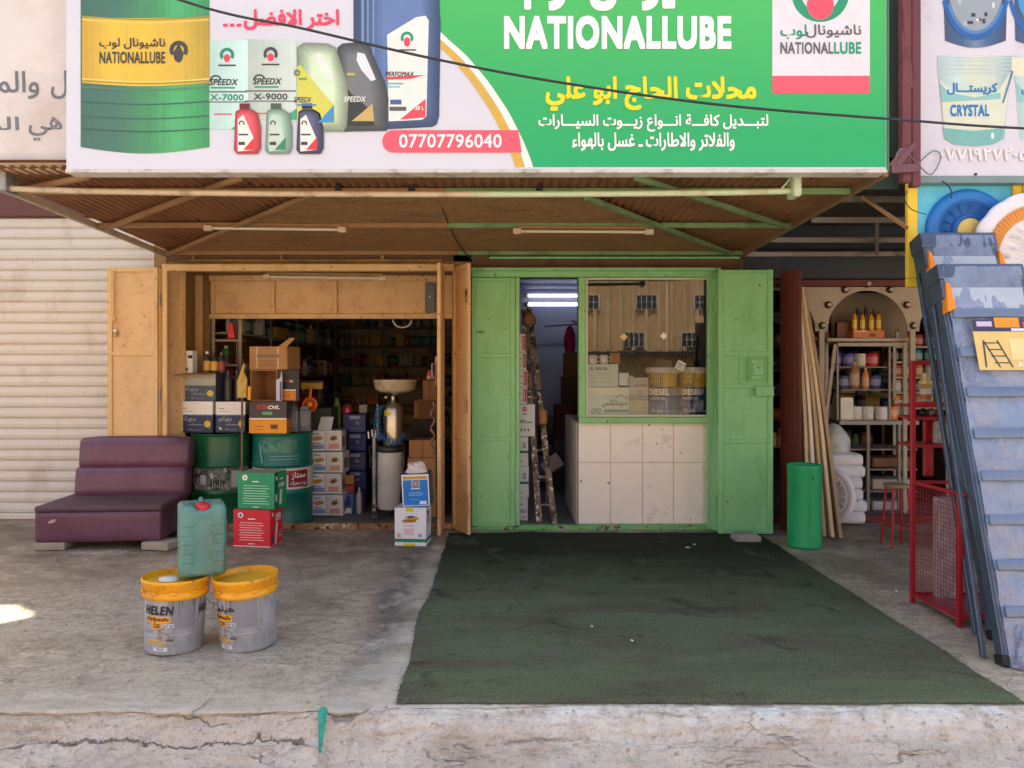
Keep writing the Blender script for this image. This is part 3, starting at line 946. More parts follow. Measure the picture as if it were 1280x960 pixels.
d.location = Vector((1.93, 7.172, 0.03)) - gs.location; d.rotation_euler = (0, 0, R(-70)); d.scale = (0.55, 1, 1)
mb = MB()
for z in (0.2, 1.0, 2.0): mb.tube([(0.28, -0.01, z), (0.28, -0.01, z + 0.12)], 0.012, M_GR)
mb.build('hinge', d)
mb = MB()
mb.tube([(-0.1, 7.22, 2.56), (2.25, 7.22, 2.56)], 0.012, M_GR)
for px in (690, 815, 925): x = XX(px, 7.22); mb.tube([(x, 7.222, 2.44), (x, 7.222, 2.60)], 0.012, M_WALLD)
mb.build('awning_rail', gs, world=True)

# stone wedge under the open green leaf
mb = MB()
mb.prism([(-0.11, 0), (0.11, 0), (0.115, 0.05), (0.07, 0.075), (-0.08, 0.07), (-0.118, 0.04)], -0.07, 0.07, mat('grey_stone', (150, 146, 140), 0.9, var=0.2, vs=12, bump=0.5), 0.012)
o = mb.build('stone_wedge', loc=(2.15, 6.72, 0.006), rotz=R(4))
tag(o, 'flat grey stone lying under the foot of the open green door', 'stone')

# ------------------------------------------------------------------ the household goods shop on the other side
M_DIMH = mat('dark_household_wall', (92, 84, 76), 0.8, var=0.2)
hs = thing('household_shop', 'dark household goods shop with a white arched front and maroon trim', 'building', (4.2, 7.6, 0))
mb = MB()
mb.box(2.305, 2.50, 7.45, 13.0, 0.0, 3.6, M_NAVY)
mb.box(2.50, 9.0, 12.85, 13.0, 0.0, 3.6, M_DIMH)
mb.box(2.50, 9.0, 7.62, 7.75, 2.40, 3.6, M_NAVY)
mb.box(5.6, 9.0, 7.62, 7.75, 0.0, 2.40, M_NAVY)
mb.box(5.6, 5.75, 7.75, 12.85, 0.0, 2.6, M_DIMH)
mb.build('wall', hs, world=True)
mb = MB(); mb.box(2.50, 9.0, 7.76, 12.85, 2.6, 2.7, M_DIMH); mb.box(2.31, 9.2, 7.3, 13, 3.61, 3.75, M_SUNWALL); mb.build('ceiling', hs, world=True)
mb = MB(); mb.box(2.50, 9.0, 7.62, 12.85, -0.05, 0.012, M_SHOPFL); mb.build('shop_floor', hs, world=True)
mb = MB(); mb.box(2.52, 5.6, 7.56, 7.615, 2.33, 2.395, mat('dark_maroon', (94, 24, 32), 0.5, var=0.1), 0.004); mb.build('maroon_trim', hs, world=True); mb = MB(); mb.box(2.7, 5.6, 7.575, 7.64, 0.0, 0.075, mat('dark_maroon', (94, 24, 32)), 0.006); mb.build('maroon_trim', hs, world=True)
mb = MB(); mb.box(2.306, 9.0, 7.3, 7.46, 3.0, 7.9, M_SUNWALL); mb.box(9.0, 30, 7.3, 8.0, -0.3, 7.0, M_SUNWALL); mb.build('sun_blocking_parapet', hs, world=True)  # unseen upper wall, raised to keep the sun off the front
M_ARCH = mat('greyed_white_board', (172, 160, 144), 0.6, var=0.07, stain=(150, 134, 116), ss=3)
mb = MB()
Ya = 7.60
zt_ = 2.325
def arch_strip(xc, xl, xr, r, zs):
    """spandrel between xl and xr above a round arch centred on xc with springing height zs"""
    n = 24; pts = []
    for i in range(n + 1):
        t = math.pi * i / n
        pts.append((xc - r * math.cos(t), zs + r * 1.02 * math.sin(t)))
    vs, fs = [], []
    for (x, z) in [(xl, zs)] + pts + [(xr, zs)]:
        vs += [(x, Ya, z), (x, Ya, zt_), (x, Ya + 0.02, z), (x, Ya + 0.02, zt_)]
    m = len(vs) // 4
    for i in range(m - 1):
        a, b = 4 * i, 4 * i + 4
        fs += [(a, b, b + 1, a + 1), (a + 2, a + 3, b + 3, b + 2), (a, a + 2, b + 2, b)]
    mb.add(vs, fs, M_ARCH)
    return pts
ra = 0.395
xa = XX(1084, Ya); zs_ = ZZ(414, Ya)
A1 = arch_strip(xa, xa - ra - 0.055, xa + ra + 0.055, ra, zs_)
A2 = arch_strip(xa - 2 * ra - 0.12, xa - 2 * ra - 0.06 + 0.0 - ra, xa - ra - 0.0551, ra, zs_)
A3 = arch_strip(xa + 2 * ra + 0.12, xa + ra + 0.0551, xa + 3 * ra + 0.3, ra, zs_)
mb.build('arched_front', hs, world=True)
for x in (xa - ra - 0.055, xa + ra + 0.055):
    mb = MB()
    mb.box(x - 0.026, x + 0.026, Ya - 0.008, Ya + 0.03, ZZ(523, Ya), zs_ + 0.02, M_ARCH, 0.003)
    mb.prism([(x - 0.05, zs_ + 0.021), (x + 0.05, zs_ + 0.021), (x + 0.07, zs_ + 0.10), (x - 0.07, zs_ + 0.10)], Ya - 0.009, Ya - 0.002, M_ARCH)
    mb.build('column', hs, world=True)
for t in range(7):
    mb = MB()
    a = math.pi * (t + 0.02) / 6.04
    x, z = xa - (ra + 0.055) * math.cos(a), zs_ + 0.05 + (ra + 0.02) * math.sin(a)
    mb.lathe([(0.0, 0), (0.036, 0.0), (0.034, 0.022), (0.02, 0.03), (0.016, 0.045), (0.0, 0.052)], mat('bronze', (92, 64, 52), 0.3, metal=0.6), (0, 0, 0), 14) if False else None
    o_ = len(mb.v)
    mb.xf = Matrix.Translation((x, Ya - 0.002, z)) @ Matrix.Rotation(R(90), 4, 'X')
    mb.lathe([(0.036, 0.0), (0.034, 0.022), (0.022, 0.03)], mat('bronze', (84, 58, 46), 0.3, metal=0.5), seg=14)
    mb.lathe([(0.02, 0.03), (0.021, 0.042), (0.014, 0.054), (0.004, 0.058)], mat('bulb_glass', (206, 196, 180), 0.1), seg=12)
    mb.xf = None
    mb.build('lamp_socket', hs, world=True)

# ------------------------------------------------------------------ canopy over the two oil shops
cn = thing('canopy', 'brown corrugated steel canopy on an ochre and green painted frame', 'canopy', (-0.43, 7.24, 2.616))
M_CORR = mat('brown_corrugated_sheet', (144, 98, 64), 0.6, var=0.16, vs=3, stain=(110, 72, 50), ss=2, chips=(84, 54, 40), cs=9, ct=0.68)
M_FRO = mat('ochre_frame', (148, 112, 76), 0.55, var=0.12, stain=(128, 86, 52), ss=4)
M_FRG = mat('green_frame', (112, 142, 96), 0.5, var=0.1, stain=(80, 104, 62), ss=4)
M_PALE = mat('pale_green_paint', (188, 206, 176), 0.45, var=0.08, stain=(170, 150, 120), ss=3)
M_PALEB = mat('weathered_cream_steel', (196, 180, 156), 0.5, var=0.12, stain=(140, 112, 84), ss=4)
def cz(Y): return 2.616 + (7.24 - Y) * 0.028
xl, xr = -3.13, 2.27
mb = MB()
pitch = 0.062
n = int((xr - xl) / pitch) * 6
def corr(u, w):
    x = xl + (xr - xl) * u; Y = 4.56 + (7.235 - 4.56) * w
    return (x, Y, cz(Y) + 0.020 + 0.010 * math.sin(2 * math.pi * x / pitch))
mb.sheet(corr, n, 2, M_CORR)
mb.build('corrugated_sheet', cn, world=True)
mb = MB()
mb.add([(xl - 0.02, 4.56, cz(4.56) + 0.06), (xr + 0.02, 4.56, cz(4.56) + 0.06), (xr + 0.02, 7.24, cz(7.24) + 0.06), (xl - 0.02, 7.24, cz(7.24) + 0.06)], [(0, 1, 2, 3)], M_CORR)
mb.build('top_sheet', cn, world=True)
# rough board panel under the middle of the roof
gq = G('rough_brown_stucco')
vq = gq.mp((1, 2.2, 1))
cq = gq.mix(gq.ramp(gq.noise(vq, 22, 8, 0.7, 1.2), 0.35, 0.65), lin((130, 94, 58)), lin((192, 146, 92)))
cq = gq.mix(gq.mul(gq.ramp(gq.noise(vq, 2.0, 6), 0.5, 0.68), 0.5), cq, lin((108, 78, 54)))
gq.L.new(cq, gq.b.inputs['Base Color']); gq.b.inputs['Roughness'].default_value = 0.9
gq.bump(gq.noise(vq, 30, 8, 0.7, 1.5), 0.9, 0.02)
mb = MB()
pp = [at(222, 312, 7.22), at(905, 312, 7.22), at(742, 250, 5.2), at(385, 248, 5.15)]
pp = [(p.x, p.y, cz(p.y) - 0.004) for p in pp]
mb.add(pp + [(a, b, c_ + 0.012) for a, b, c_ in pp], [(0, 1, 2, 3), (7, 6, 5, 4), (0, 4, 5, 1), (1, 5, 6, 2), (2, 6, 7, 3), (3, 7, 4, 0)], gq.m)
mb.build('stucco_board', cn, world=True)
for Y, xs_ in ((6.0, -0.41), (4.98, -0.35), (7.19, -0.40), (5.35, None)):
    if xs_ is None: continue
    z = cz(Y) + 0.004
    for a, b, m in ((xl, xs_, M_FRO), (xs_, xr, M_FRG)):
        mb = MB(); mb.bar((a, Y, z - 0.022), (b, Y, z - 0.022), 0.035, 0.04, m, bev=0.004)
        mb.build('beam', cn, world=True)
for a, b, m in ((at(210, 312, 7.2), at(392, 244, 5.0), M_FRO), (at(133, 277, 6.05), at(300, 214, 4.62), M_FRO),
                (at(917, 312, 7.2), at(733, 250, 5.1), M_FRG), (at(985, 284, 6.0), at(795, 214, 4.62), M_FRG), (at(30, 240, 4.9), at(110, 208, 4.6), M_FRO)):
    mb = MB()
    mb.bar((a.x, a.y, cz(a.y) - 0.03), (b.x, b.y, cz(b.y) - 0.03), 0.038, 0.032, m, bev=0.004)
    mb.build('brace', cn, world=True)
mb = MB(); mb.bar((xl - 0.03, 4.86, cz(4.86) - 0.02), (xl - 0.03, 7.24, cz(7.24) - 0.02), 0.03, 0.05, M_PALEB, bev=0.004); mb.build('edge_angle', cn, world=True)
mb = MB(); mb.bar((xr + 0.02, 4.56, cz(4.56) - 0.01), (xr + 0.02, 7.24, cz(7.24) - 0.01), 0.035, 0.06, mat('brown_edge', (130, 104, 74), 0.6, var=0.15), bev=0.004); mb.build('edge_angle', cn, world=True)
pts = []
for i in range(25):
    u = i / 24
    pts.append((-3.03 + 4.87 * u, 4.70, 2.615 - 0.06 * u ** 0.6 * (1 - u) ** 0.7 - 0.035 * u + 0.02 * u * u))
mb = MB(); mb.tube(pts[:15], 0.019, M_PALEB, 10); mb.build('awning_pipe', cn, world=True)
mb = MB(); mb.tube(pts[14:], 0.0195, M_PALE, 10); mb.build('awning_pipe', cn, world=True)
mb = MB(); mb.box(-3.06, -2.99, 4.64, 4.77, 2.585, 2.73, M_GREY, 0.008); mb.build('bracket', cn, world=True)
mb = MB(); mb.box(1.775, 1.825, 4.64, 4.76, 2.555, 2.70, M_PALE, 0.008); mb.tube([(1.79, 4.70, 2.69), (1.71, 4.68, 2.60)], 0.007, M_PALE); mb.build('bracket', cn, world=True)
for px in (422, 514, 674): 
    x = XX(px, 4.94); mb = MB(); mb.box(x - 0.02, x + 0.02, 4.945, 5.01, 2.645, 2.705, M_BLACKP, 0.004); mb.build('clip', cn, world=True)

# roof frame over the household shop
rf = thing('roof_frame', 'grey steel roof frame under the dark ceiling of the household shop', 'roof frame', (3.4, 7.3, 2.6))
M_FRK = mat('dull_grey_steel', (134, 124, 116), 0.6, var=0.15, stain=(98, 84, 72), ss=4)
for pa, pb in (((1015, 275, 6.2), (1140, 275, 6.2)), ((958, 300, 6.9), (1150, 300, 6.9)), ((930, 318, 7.25), (1150, 316, 7.25)), ((1040, 249, 5.8), (1135, 251, 5.8)), ((1096, 275, 6.2), (1096, 316, 7.2))):
    a, b = at(*pa), at(*pb)
    b.x += 2.5 if pa[0] != pb[0] else 0
    mb = MB(); mb.bar(a, b, 0.03, 0.045, M_FRK, bev=0.004); mb.build('beam', rf, world=True)
mb = MB(); a, b = at(1078, 246, 5.5), at(1134, 285, 5.1); mb.bar(a, b, 0.02, 0.022, M_FRO); mb.build('brace', rf, world=True)
mb = MB(); mb.box(2.32, 9, 5.3, 7.6, 2.93, 2.97, mat('dark_roof_sheet', (66, 62, 60), 0.7)); mb.build('roof_sheet', rf, world=True)
mb = MB(); mb.box(2.49, 5.6, 7.5, 7.56, 2.40, 2.66, M_NAVY); mb.build('fascia', rf, world=True)

# ------------------------------------------------------------------ the sunlit building across the street (seen only in the window)
ob = thing('apartment_building', 'sunlit sand coloured building across the street, mirrored in the shop window', 'building', (0, -40, -0.3))
mb = MB()
mb.box(-60, 60, -50, -40, -0.3, 13, mat('sunlit_render', (214, 180, 134), 0.85, var=0.06, vs=0.4))
mb.build('wall', ob, world=True)
for i in range(40):
    mb = None
mb = MB()
for i in range(133): mb.box(-60 + i * 0.9, -59.75 + i * 0.9, -40.0, -39.8, 2.9, 13, mat('sand_pilaster', (226, 196, 152), 0.85))
mb.build('pilaster', ob, world=True)
mb = MB(); mb.box(-60, 60, -40.3, -38.8, 2.45, 2.8, mat('dark_awning', (62, 52, 44), 0.8)); mb.build('awning', ob, world=True)
M_PANE = mat('dark_window', (54, 60, 66), 0.2)
for i in range(14):
    for z in (3.15, 5.8, 8.6):
        x = -20 + i * 4.1 + (0.9 if z > 5 else 0)
        f_ = MB(); f_.box(x, x + 1.55, -40.0, -39.79, z, z + 1.05, mat('white_bars', (220, 220, 216), 0.6)); 
        w_ = f_.build('window', ob, world=True)
        mb = MB()
        for j in range(4):
            for k in range(2): mb.box(x + 0.06 + j * 0.36, x + 0.36 + j * 0.36, -39.795, -39.77, z + 0.06 + k * 0.5, z + 0.5 + k * 0.5, M_PANE)
        p_ = mb.build('pane', None); p_.parent = w_; p_.matrix_parent_inverse = Matrix.Translation(-ob.location)
# ------------------------------------------------------------------ the big shop sign
def px_fn(Y, eps=0.0012):
    """art coordinates in the photograph's pixels, on the sign's own plane at distance Y"""
    return lambda a, b, k: (XX(a, Y) , Y - eps * k, ZZ(b, Y))


YG = 4.49
sg = thing('shop_sign', 'large green and white printed sign over the two oil shops, with a painted oil drum', 'sign', (XX(595, YG), YG, 2.674))
M_SIGNW = mat('white_sign_vinyl', (210, 214, 226), 0.45, var=0.02, vs=0.8)
gg = G('green_sign_vinyl')
v = gg.mp()
sx = gg.sep(v)
c = gg.mix(gg.ramp(sx[2], 0.0, 1.0), lin((8, 168, 104)), lin((72, 186, 96)))
gg.L.new(c, gg.b.inputs['Base Color']); gg.b.inputs['Roughness'].default_value = 0.45
M_SIGNG = gg.m
mb = MB()
mb.box(XX(83, YG), XX(1108, YG), YG, YG + 0.10, 2.676, 4.75, M_SIGNW)
mb.build('panel', sg, world=True)
mb = MB()
mb.box(XX(83, YG) - 0.005, XX(1108, YG) + 0.005, YG - 0.008, YG + 0.11, 2.655, 2.6755, mat('aluminium_edge', (206, 206, 200), 0.4, var=0.08, stain=(140, 126, 108), ss=5), 0.004)
mb.bar((XX(1108, YG) + 0.006, YG + 0.05, 2.66), (XX(1108, YG) + 0.006, YG + 0.05, 4.75), 0.01, 0.12, mat('green_edge', (60, 120, 80), 0.5))
mb.build('frame', sg, world=True)


def arc(cx_, cy_, rx, ry, a0, a1, n=40): return [(cx_ + rx * math.cos(R(a0 + (a1 - a0) * i / n)), cy_ + ry * math.sin(R(a0 + (a1 - a0) * i / n))) for i in range(n + 1)]


def curve_x(y, off):
    """x of the big curve between the white and green halves at picture height y"""
    t = (y + 260) / 470.0
    return 440 + off + 225 * math.sin(min(1.0, max(0, t)) * math.pi / 2) ** 1.0 - 0


# measured along the photo: (548,45) (575,65) (605,100) (632,140) (650,180) (663,209)
CUR = [(430, -180), (470, -90), (508, 0), (548, 44), (578, 70), (606, 104), (630, 140), (649, 178), (661, 209)]
def cx_at(y):
    for (x0, y0), (x1, y1) in zip(CUR[:-1], CUR[1:]):
        if y0 <= y <= y1: return x0 + (x1 - x0) * (y - y0) / (y1 - y0)
    return CUR[-1][0] if y > CUR[-1][1] else CUR[0][0]
mb = MB(); A = Art(mb, px_fn(YG))
ys = [-170 + i * 379 / 60 for i in range(61)]
def smoothx(y): return (cx_at(y - 8) + 2 * cx_at(y) + cx_at(y + 8)) / 4
vs = []
for y in ys: vs += [A.fn(smoothx(y), y, 1), A.fn(1107, y, 1)]
mb.add(vs, [(2 * i, 2 * i + 1, 2 * i + 3, 2 * i + 2) for i in range(60)], M_SIGNG)
mb.build('green_field', sg, world=True)
mb = MB(); A = Art(mb, px_fn(YG)); A.k = 2
vs = []
for y in ys: vs += [A.fn(smoothx(y) - 5, y, 2), A.fn(smoothx(y) + 6 if y > -60 else smoothx(y), y, 2)]
mb.add(vs, [(2 * i, 2 * i + 1, 2 * i + 3, 2 * i + 2) for i in range(60)], flat((240, 240, 236)))
vs = []
for y in ys: vs += [A.fn(smoothx(y) - 16, y, 3), A.fn(smoothx(y) - 4, y, 3)]
mb.add(vs, [(2 * i, 2 * i + 1, 2 * i + 3, 2 * i + 2) for i in range(60)], flat((208, 172, 74)))
mb.build('gold_band', sg, world=True)


def lettering(parent, Y, items, name='lettering', k=4):
    mb = MB(); A = Art(mb, px_fn(Y)); A.k = k
    for body, x0, x1, y0, y1, col, bold, shear in items: A.text(body, x0, x1, y1, y0, col, bold, shear)
    return mb.build(name, parent, world=True)


W = (244, 246, 246)
lettering(sg, YG, [('NATIONALLUBE', 630, 914, 20, 62, W, 0.045, 0)])
lettering(sg, YG, [('ناشيونال لوب', 634, 914, -58, 14, W, 0.04, 0)])
lettering(sg, YG, [('محلات الحاج ابو علي', 682, 945, 96, 139, (236, 222, 40), 0.03, 0)])
lettering(sg, YG, [('لتبـــديل كافـــة انـــواع زيـــوت السيـــارات', 673, 960, 143, 165, W, 0.022, 0)])
lettering(sg, YG, [('والفلاتر والاطارات ـ غسل بالهواء', 715, 918, 166, 189, W, 0.022, 0)])
lettering(sg, YG, [('اختر الافضل', 305, 424, 12, 38, (226, 70, 106), 0.03, 0), ('...', 279, 302, 30, 34, (226, 70, 106), 0.03, 0)])
mb = MB(); A = Art(mb, px_fn(YG)); A.k = 4
A.poly([(648, 163), (492, 163)] + arc(492, 177, 14, 14, -90, -270, 20) + [(492, 191), (652, 191)], (240, 92, 112))
A.k = 5; A.text('07707796040', 499, 627, 185, 168, W, 0.012)
mb.build('phone_number', sg, world=True)
# the white card with the emblem
mb = MB(); A = Art(mb, px_fn(YG)); A.k = 3
A.rect(965, 1087, -60, 95, (220, 220, 230)); A.rect(965, 1087, 95, 117, (236, 92, 110)); A.k = 4
A.ring(1025, -8, 24, 36, (38, 150, 110), -35, 215)
A.disc(1025, 7, 17, 18, (238, 84, 104))
GRY = (96, 100, 108); LG = (24, 150, 118)
A.text('ناشيونال', 1007, 1076, 48, 31, GRY, 0.02); A.text('لوب', 975, 1008, 50, 31, LG, 0.02)
A.text('NATIONAL', 975, 1041, 68, 53, GRY, 0.03); A.text('LUBE', 1042, 1076, 68, 53, LG, 0.03)
mb.build('emblem_card', sg, world=True)
# printed products
def grad(n, c0, c1):
    return [tuple(int(c0[j] + (c1[j] - c0[j]) * i / (n - 1)) for j in range(3)) for i in range(n)]


def band(A, x0, x1, y0f, y1f, c0, c1, n=14):
    """printed shading of a round body: upright strips from colour c0 through c1 and back"""
    cols = grad(n, c0, c1)
    for i in range(n):
        a, b = x0 + (x1 - x0) * i / n, x0 + (x1 - x0) * (i + 1) / n
        A.poly([(a, y1f(i / n)), (b, y1f((i + 1) / n)), (b, y0f((i + 1) / n)), (a, y0f(i / n))], cols[i])


mb = MB(); A = Art(mb, px_fn(YG)); A.k = 2
bow = lambda y, d: (lambda u: y + d * math.sin(math.pi * u))
GD = [(66, 110, 100), (70, 118, 104), (72, 142, 100), (78, 176, 112), (64, 150, 96)]
def multi(A, x0, x1, yt, yb, cols, per=5):
    k = len(cols) - 1
    for i in range(k):
        a, b = x0 + (x1 - x0) * i / k, x0 + (x1 - x0) * (i + 1) / k
        cs = grad(per, cols[i], cols[i + 1])
        for j in range(per):
            u0, u1 = (i + j / per) / k, (i + (j + 1) / per) / k
            xa_, xb_ = x0 + (x1 - x0) * u0, x0 + (x1 - x0) * u1
            A.poly([(xa_, yb(u0)), (xb_, yb(u1)), (xb_, yt(u1)), (xa_, yt(u0))], cs[j])
multi(A, 101, 262, bow(-160, 2), bow(184, 8), GD)
A.k = 3
multi(A, 103, 262, bow(22, 1), bow(104, 4), [(196, 164, 62), (224, 190, 68), (222, 188, 66), (212, 180, 70), (178, 156, 60)])
A.k = 4
for y, col in ((20, (150, 150, 60)), (100, (160, 140, 50)), (24, (232, 206, 110)), (98, (236, 210, 120)), (-30, (60, 100, 90)), (108, (90, 130, 110)), (126, (56, 104, 86)), (144, (58, 108, 88)), (160, (54, 98, 84))):
    A.poly([(103 + i * 159 / 16, y + 4 * math.sin(math.pi * i / 16)) for i in range(17)] + [(103 + i * 159 / 16, y + 1.6 + 4 * math.sin(math.pi * i / 16)) for i in range(16, -1, -1)], col)
A.k = 5
INK = (66, 66, 66)
A.text('ناشيونال لوب', 125, 207, 62, 48, INK, 0.02); A.text('NATIONALLUBE', 125, 207, 80, 65, INK, 0.025)
A.ring(224, 63, 6.5, 11.5, INK, -215, 35); A.poly([(224, 54), (230, 68), (228, 76), (224, 79), (219, 76), (217, 68)], INK)
mb.build('printed_drum', sg, world=True)


def tin(x0, x1, y0, y1, col, label, tone):
    mb = MB(); A = Art(mb, px_fn(YG)); A.k = 2
    band(A, x0, x1, bow(y0, 1), bow(y1, 0), col, tuple(min(255, c + 26) for c in col), 8)
    A.k = 3
    cx_ = (x0 + x1) / 2
    A.ring(cx_, y0 + 19, 5, 9, (40, 140, 108) if tone else (70, 74, 80), -215, 35); A.disc(cx_, y0 + 23, 4, 5, (226, 72, 92))
    A.rect(cx_ - 11, cx_ + 11, y0 + 31, y0 + 33, INK)
    A.ring(cx_ - 14, y0 + 52, 6, 8, INK, 180, 340, 12); A.text('SPEEDX', cx_ - 22, cx_ + 14, y0 + 57, y0 + 49, (40, 44, 44), 0.02, 0.25)
    A.rect(cx_ - 20, cx_ + 10, y0 + 59, y0 + 61, (30, 150, 112))
    A.rect(x0 + 1, x1 - 1, y0 + 64, y0 + 66, (110, 110, 118)); A.text(label, cx_ - 21, cx_ + 21, y0 + 76, y0 + 68, (30, 130, 108) if tone else INK, 0.02)
    A.rect(x0, x1, y0 + 77, y0 + 78.5, (110, 110, 118))
    A.poly([(x1, y1), (x1 - 22, y1), (x1, y1 - 14)], (70, 170, 130)); A.rect(cx_ - 16, cx_ + 6, y0 + 92, y0 + 94, (200, 110, 110))
    mb.build('printed_tin', sg, world=True)


tin(258, 310, 50, 162, (176, 212, 208), 'X-7000', 1)
tin(306, 371, 49, 150, (178, 196, 190), 'X-9000', 0)


def jug(pts, col, name, extra, k=3):
    mb = MB(); A = Art(mb, px_fn(YG)); A.k = k
    cx_ = sum(p[0] for p in pts) / len(pts) - 2; cy_ = sum(p[1] for p in pts) / len(pts)
    A.poly(pts, tuple(int(c * 0.74) for c in col))
    for i in range(7):
        f_ = 0.97 - 0.085 * i
        A.poly([(cx_ + (x - cx_) * f_ - i * 0.5, cy_ + (y - cy_) * (1 - (1 - f_) * 0.55)) for x, y in pts], tuple(min(255, int(c * (0.80 + 0.06 * i) + i * 2.5)) for c in col))
    A.k = k + 1; A.n = 0
    extra(A)
    mb.build(name, sg, world=True)


def ex1(A):
    A.poly([(397, 66), (403, 68), (414, 88), (418, 100), (412, 101), (400, 86), (395, 74)], (226, 232, 226))
    A.poly([(372, 84), (376, 82), (400, 112), (418, 132), (420, 152), (416, 156), (372, 156)], (206, 208, 92))
    A.k += 1
    A.text('SPEEDX', 368, 390, 129, 122, (50, 70, 110), 0.02, 0.25); A.rect(372, 396, 131, 133, (60, 130, 200))
    A.poly([(418, 132), (418, 154), (398, 154)], (64, 150, 206)); A.rect(374, 384, 98, 101, (130, 150, 80)); A.ring(372, 92, 2, 4, (90, 120, 80), 0, 360, 10)
def ex2(A):
    A.poly([(447, 66), (456, 68), (466, 90), (470, 100), (464, 102), (452, 88), (446, 76)], (226, 230, 236))
    A.poly([(426, 100), (440, 118), (466, 140), (468, 158), (432, 158), (432, 120)], (58, 58, 58)); A.k += 1
    A.poly([(466, 130), (468, 152), (440, 152)], (196, 172, 104)); A.text('SPEEDX', 430, 458, 128, 121, (224, 224, 220), 0.02, 0.25); A.rect(434, 444, 92, 95, (190, 180, 80))
def ex3(A):
    A.poly([(484, 44), (520, 22), (532, 20), (536, 26), (533, 146), (528, 150), (486, 152)], (226, 234, 230))
    A.rect(452, 455, -160, 80, (120, 150, 196)); A.rect(459, 461, -160, 80, (120, 150, 196)); A.rect(466, 468, -160, 80, (120, 150, 196)); A.k += 1
    A.ring(509, 48, 4.5, 8, (40, 150, 112), -215, 35, 16); A.disc(509, 53, 4, 6, (230, 74, 100)); A.rect(499, 520, 62, 64, (80, 90, 90))
    A.text('PERFOMAX', 482, 518, 96, 90, (44, 48, 52), 0.02, 0.25); A.poly([(482, 97), (532, 94), (514, 99), (482, 100)], (226, 66, 86)); A.rect(484, 504, 104, 106, (90, 180, 196)); A.rect(486, 500, 108, 110, (130, 190, 200))
    A.rect(488, 502, 125, 131, (70, 100, 160)); A.rect(487, 508, 134, 139, (90, 94, 100))
    A.poly([(532, 124), (532, 147), (500, 150)], (232, 76, 92)); A.text('20 L', 519, 530, 138, 133, W, 0.02)
M_ = 0
jug([(442, -160), (548, -160), (550, 20), (551, 26), (549, 146), (546, 156), (540, 159), (480, 162), (442, 150)], (74, 98, 142), 'printed_jug', ex3, 3)
jug([(422, 60), (428, 55), (450, 53), (462, 58), (474, 86), (482, 104), (486, 124), (484, 164), (430, 165), (420, 140)], (88, 94, 98), 'printed_jug', ex2, 5)
jug([(371, 60), (380, 54), (410, 55), (420, 60), (428, 84), (434, 104), (436, 126), (434, 158), (430, 165), (374, 165)], (166, 188, 160), 'printed_jug', ex1, 7)
def small(x, col, tone):
    def ex(A):
        A.rect(x + 7, x + 20, 130, 137, tuple(int(c * 0.55) for c in col))
        A.poly([(x + 5, 150), (x + 12, 144), (x + 26, 176), (x + 26, 188), (x + 5, 190)], (238, 234, 226) if tone != 1 else (196, 214, 202)); A.k += 1
        A.ring(x + 10, 155, 2, 3.6, INK, -215, 35, 10); A.poly([(x + 26, 172), (x + 26, 188), (x + 12, 188)], (60, 140, 100) if tone == 1 else (220, 60, 70)); A.rect(x + 6, x + 14, 178, 182, INK); A.rect(x + 6, x + 18, 168, 170, INK)
    jug([(x + 2, 140), (x + 8, 137), (x + 22, 137), (x + 30, 142), (x + 34, 160), (x + 34, 186), (x + 30, 193), (x + 4, 193), (x, 188)], col, 'printed_bottle', ex, 8)
small(293, (206, 74, 82), 0); small(332, (140, 174, 156), 1); small(371, (72, 76, 104), 0)

# ------------------------------------------------------------------ neighbour's sign, left
YL = 4.62
lb = thing('wall_sign', 'plain whitewashed sign board with grey arabic lettering, stained at the top', 'sign', (-4.5, YL, 2.727))
mb = MB(); mb.box(-9, XX(83, YL) + 0.3, YL, YL + 0.1, ZZ(206, YL), 4.8, mat('weathered_white_board', (214, 211, 208), 0.6, var=0.05, vs=1.2, stain=(196, 186, 178), ss=0.9, st=(0.5, 0.7), bump=0.1))
mb.build('panel', lb, world=True)
mb = MB(); mb.box(-9, XX(83, YL) + 0.3, YL - 0.01, YL + 0.11, ZZ(206, YL) - 0.03, ZZ(206, YL) - 0.001, M_PALEB, 0.004); mb.build('frame', lb, world=True)
lettering(lb, YL, [('الزيوت و', -190, -40, 90, 124, (104, 112, 118), 0.01, 0), ('والمـ', -16, 49, 89, 124, (104, 112, 118), 0.01, 0)], k=2)
lettering(lb, YL, [('ل', 64, 84, 88, 124, (104, 112, 118), 0.01, 0)], k=2)
lettering(lb, YL, [('الز', -14, 24, 146, 168, (110, 116, 122), 0.01, 0)], k=2)
lettering(lb, YL, [('هي', 36, 78, 146, 176, (110, 116, 122), 0.01, 0)], k=2)

# ------------------------------------------------------------------ paint maker's sign, right
YC = 5.15
cs_ = thing('paint_sign', 'pale lilac sign with printed blue and glass green paint buckets', 'sign', (3.9, YC, 2.79))
mb = MB(); mb.box(XX(1149, YC), 7.0, YC, YC + 0.08, ZZ(220, YC), 4.9, mat('lilac_sign_vinyl', (214, 214, 228), 0.4, var=0.03, stain=(196, 194, 206), ss=2)); mb.build('panel', cs_, world=True)
mb = MB(); mb.box(XX(1149, YC) - 0.03, 7.0, YC - 0.012, YC + 0.10, ZZ(220, YC) - 0.05, ZZ(220, YC) - 0.001, mat('teal_grey_edge', (120, 144, 146), 0.5, var=0.1), 0.004)
mb.box(XX(1149, YC) - 0.02, XX(1149, YC) - 0.001, YC - 0.011, YC + 0.09, ZZ(220, YC), 4.9, mat('maroon_edge', (120, 60, 70), 0.5)); mb.build('frame', cs_, world=True)
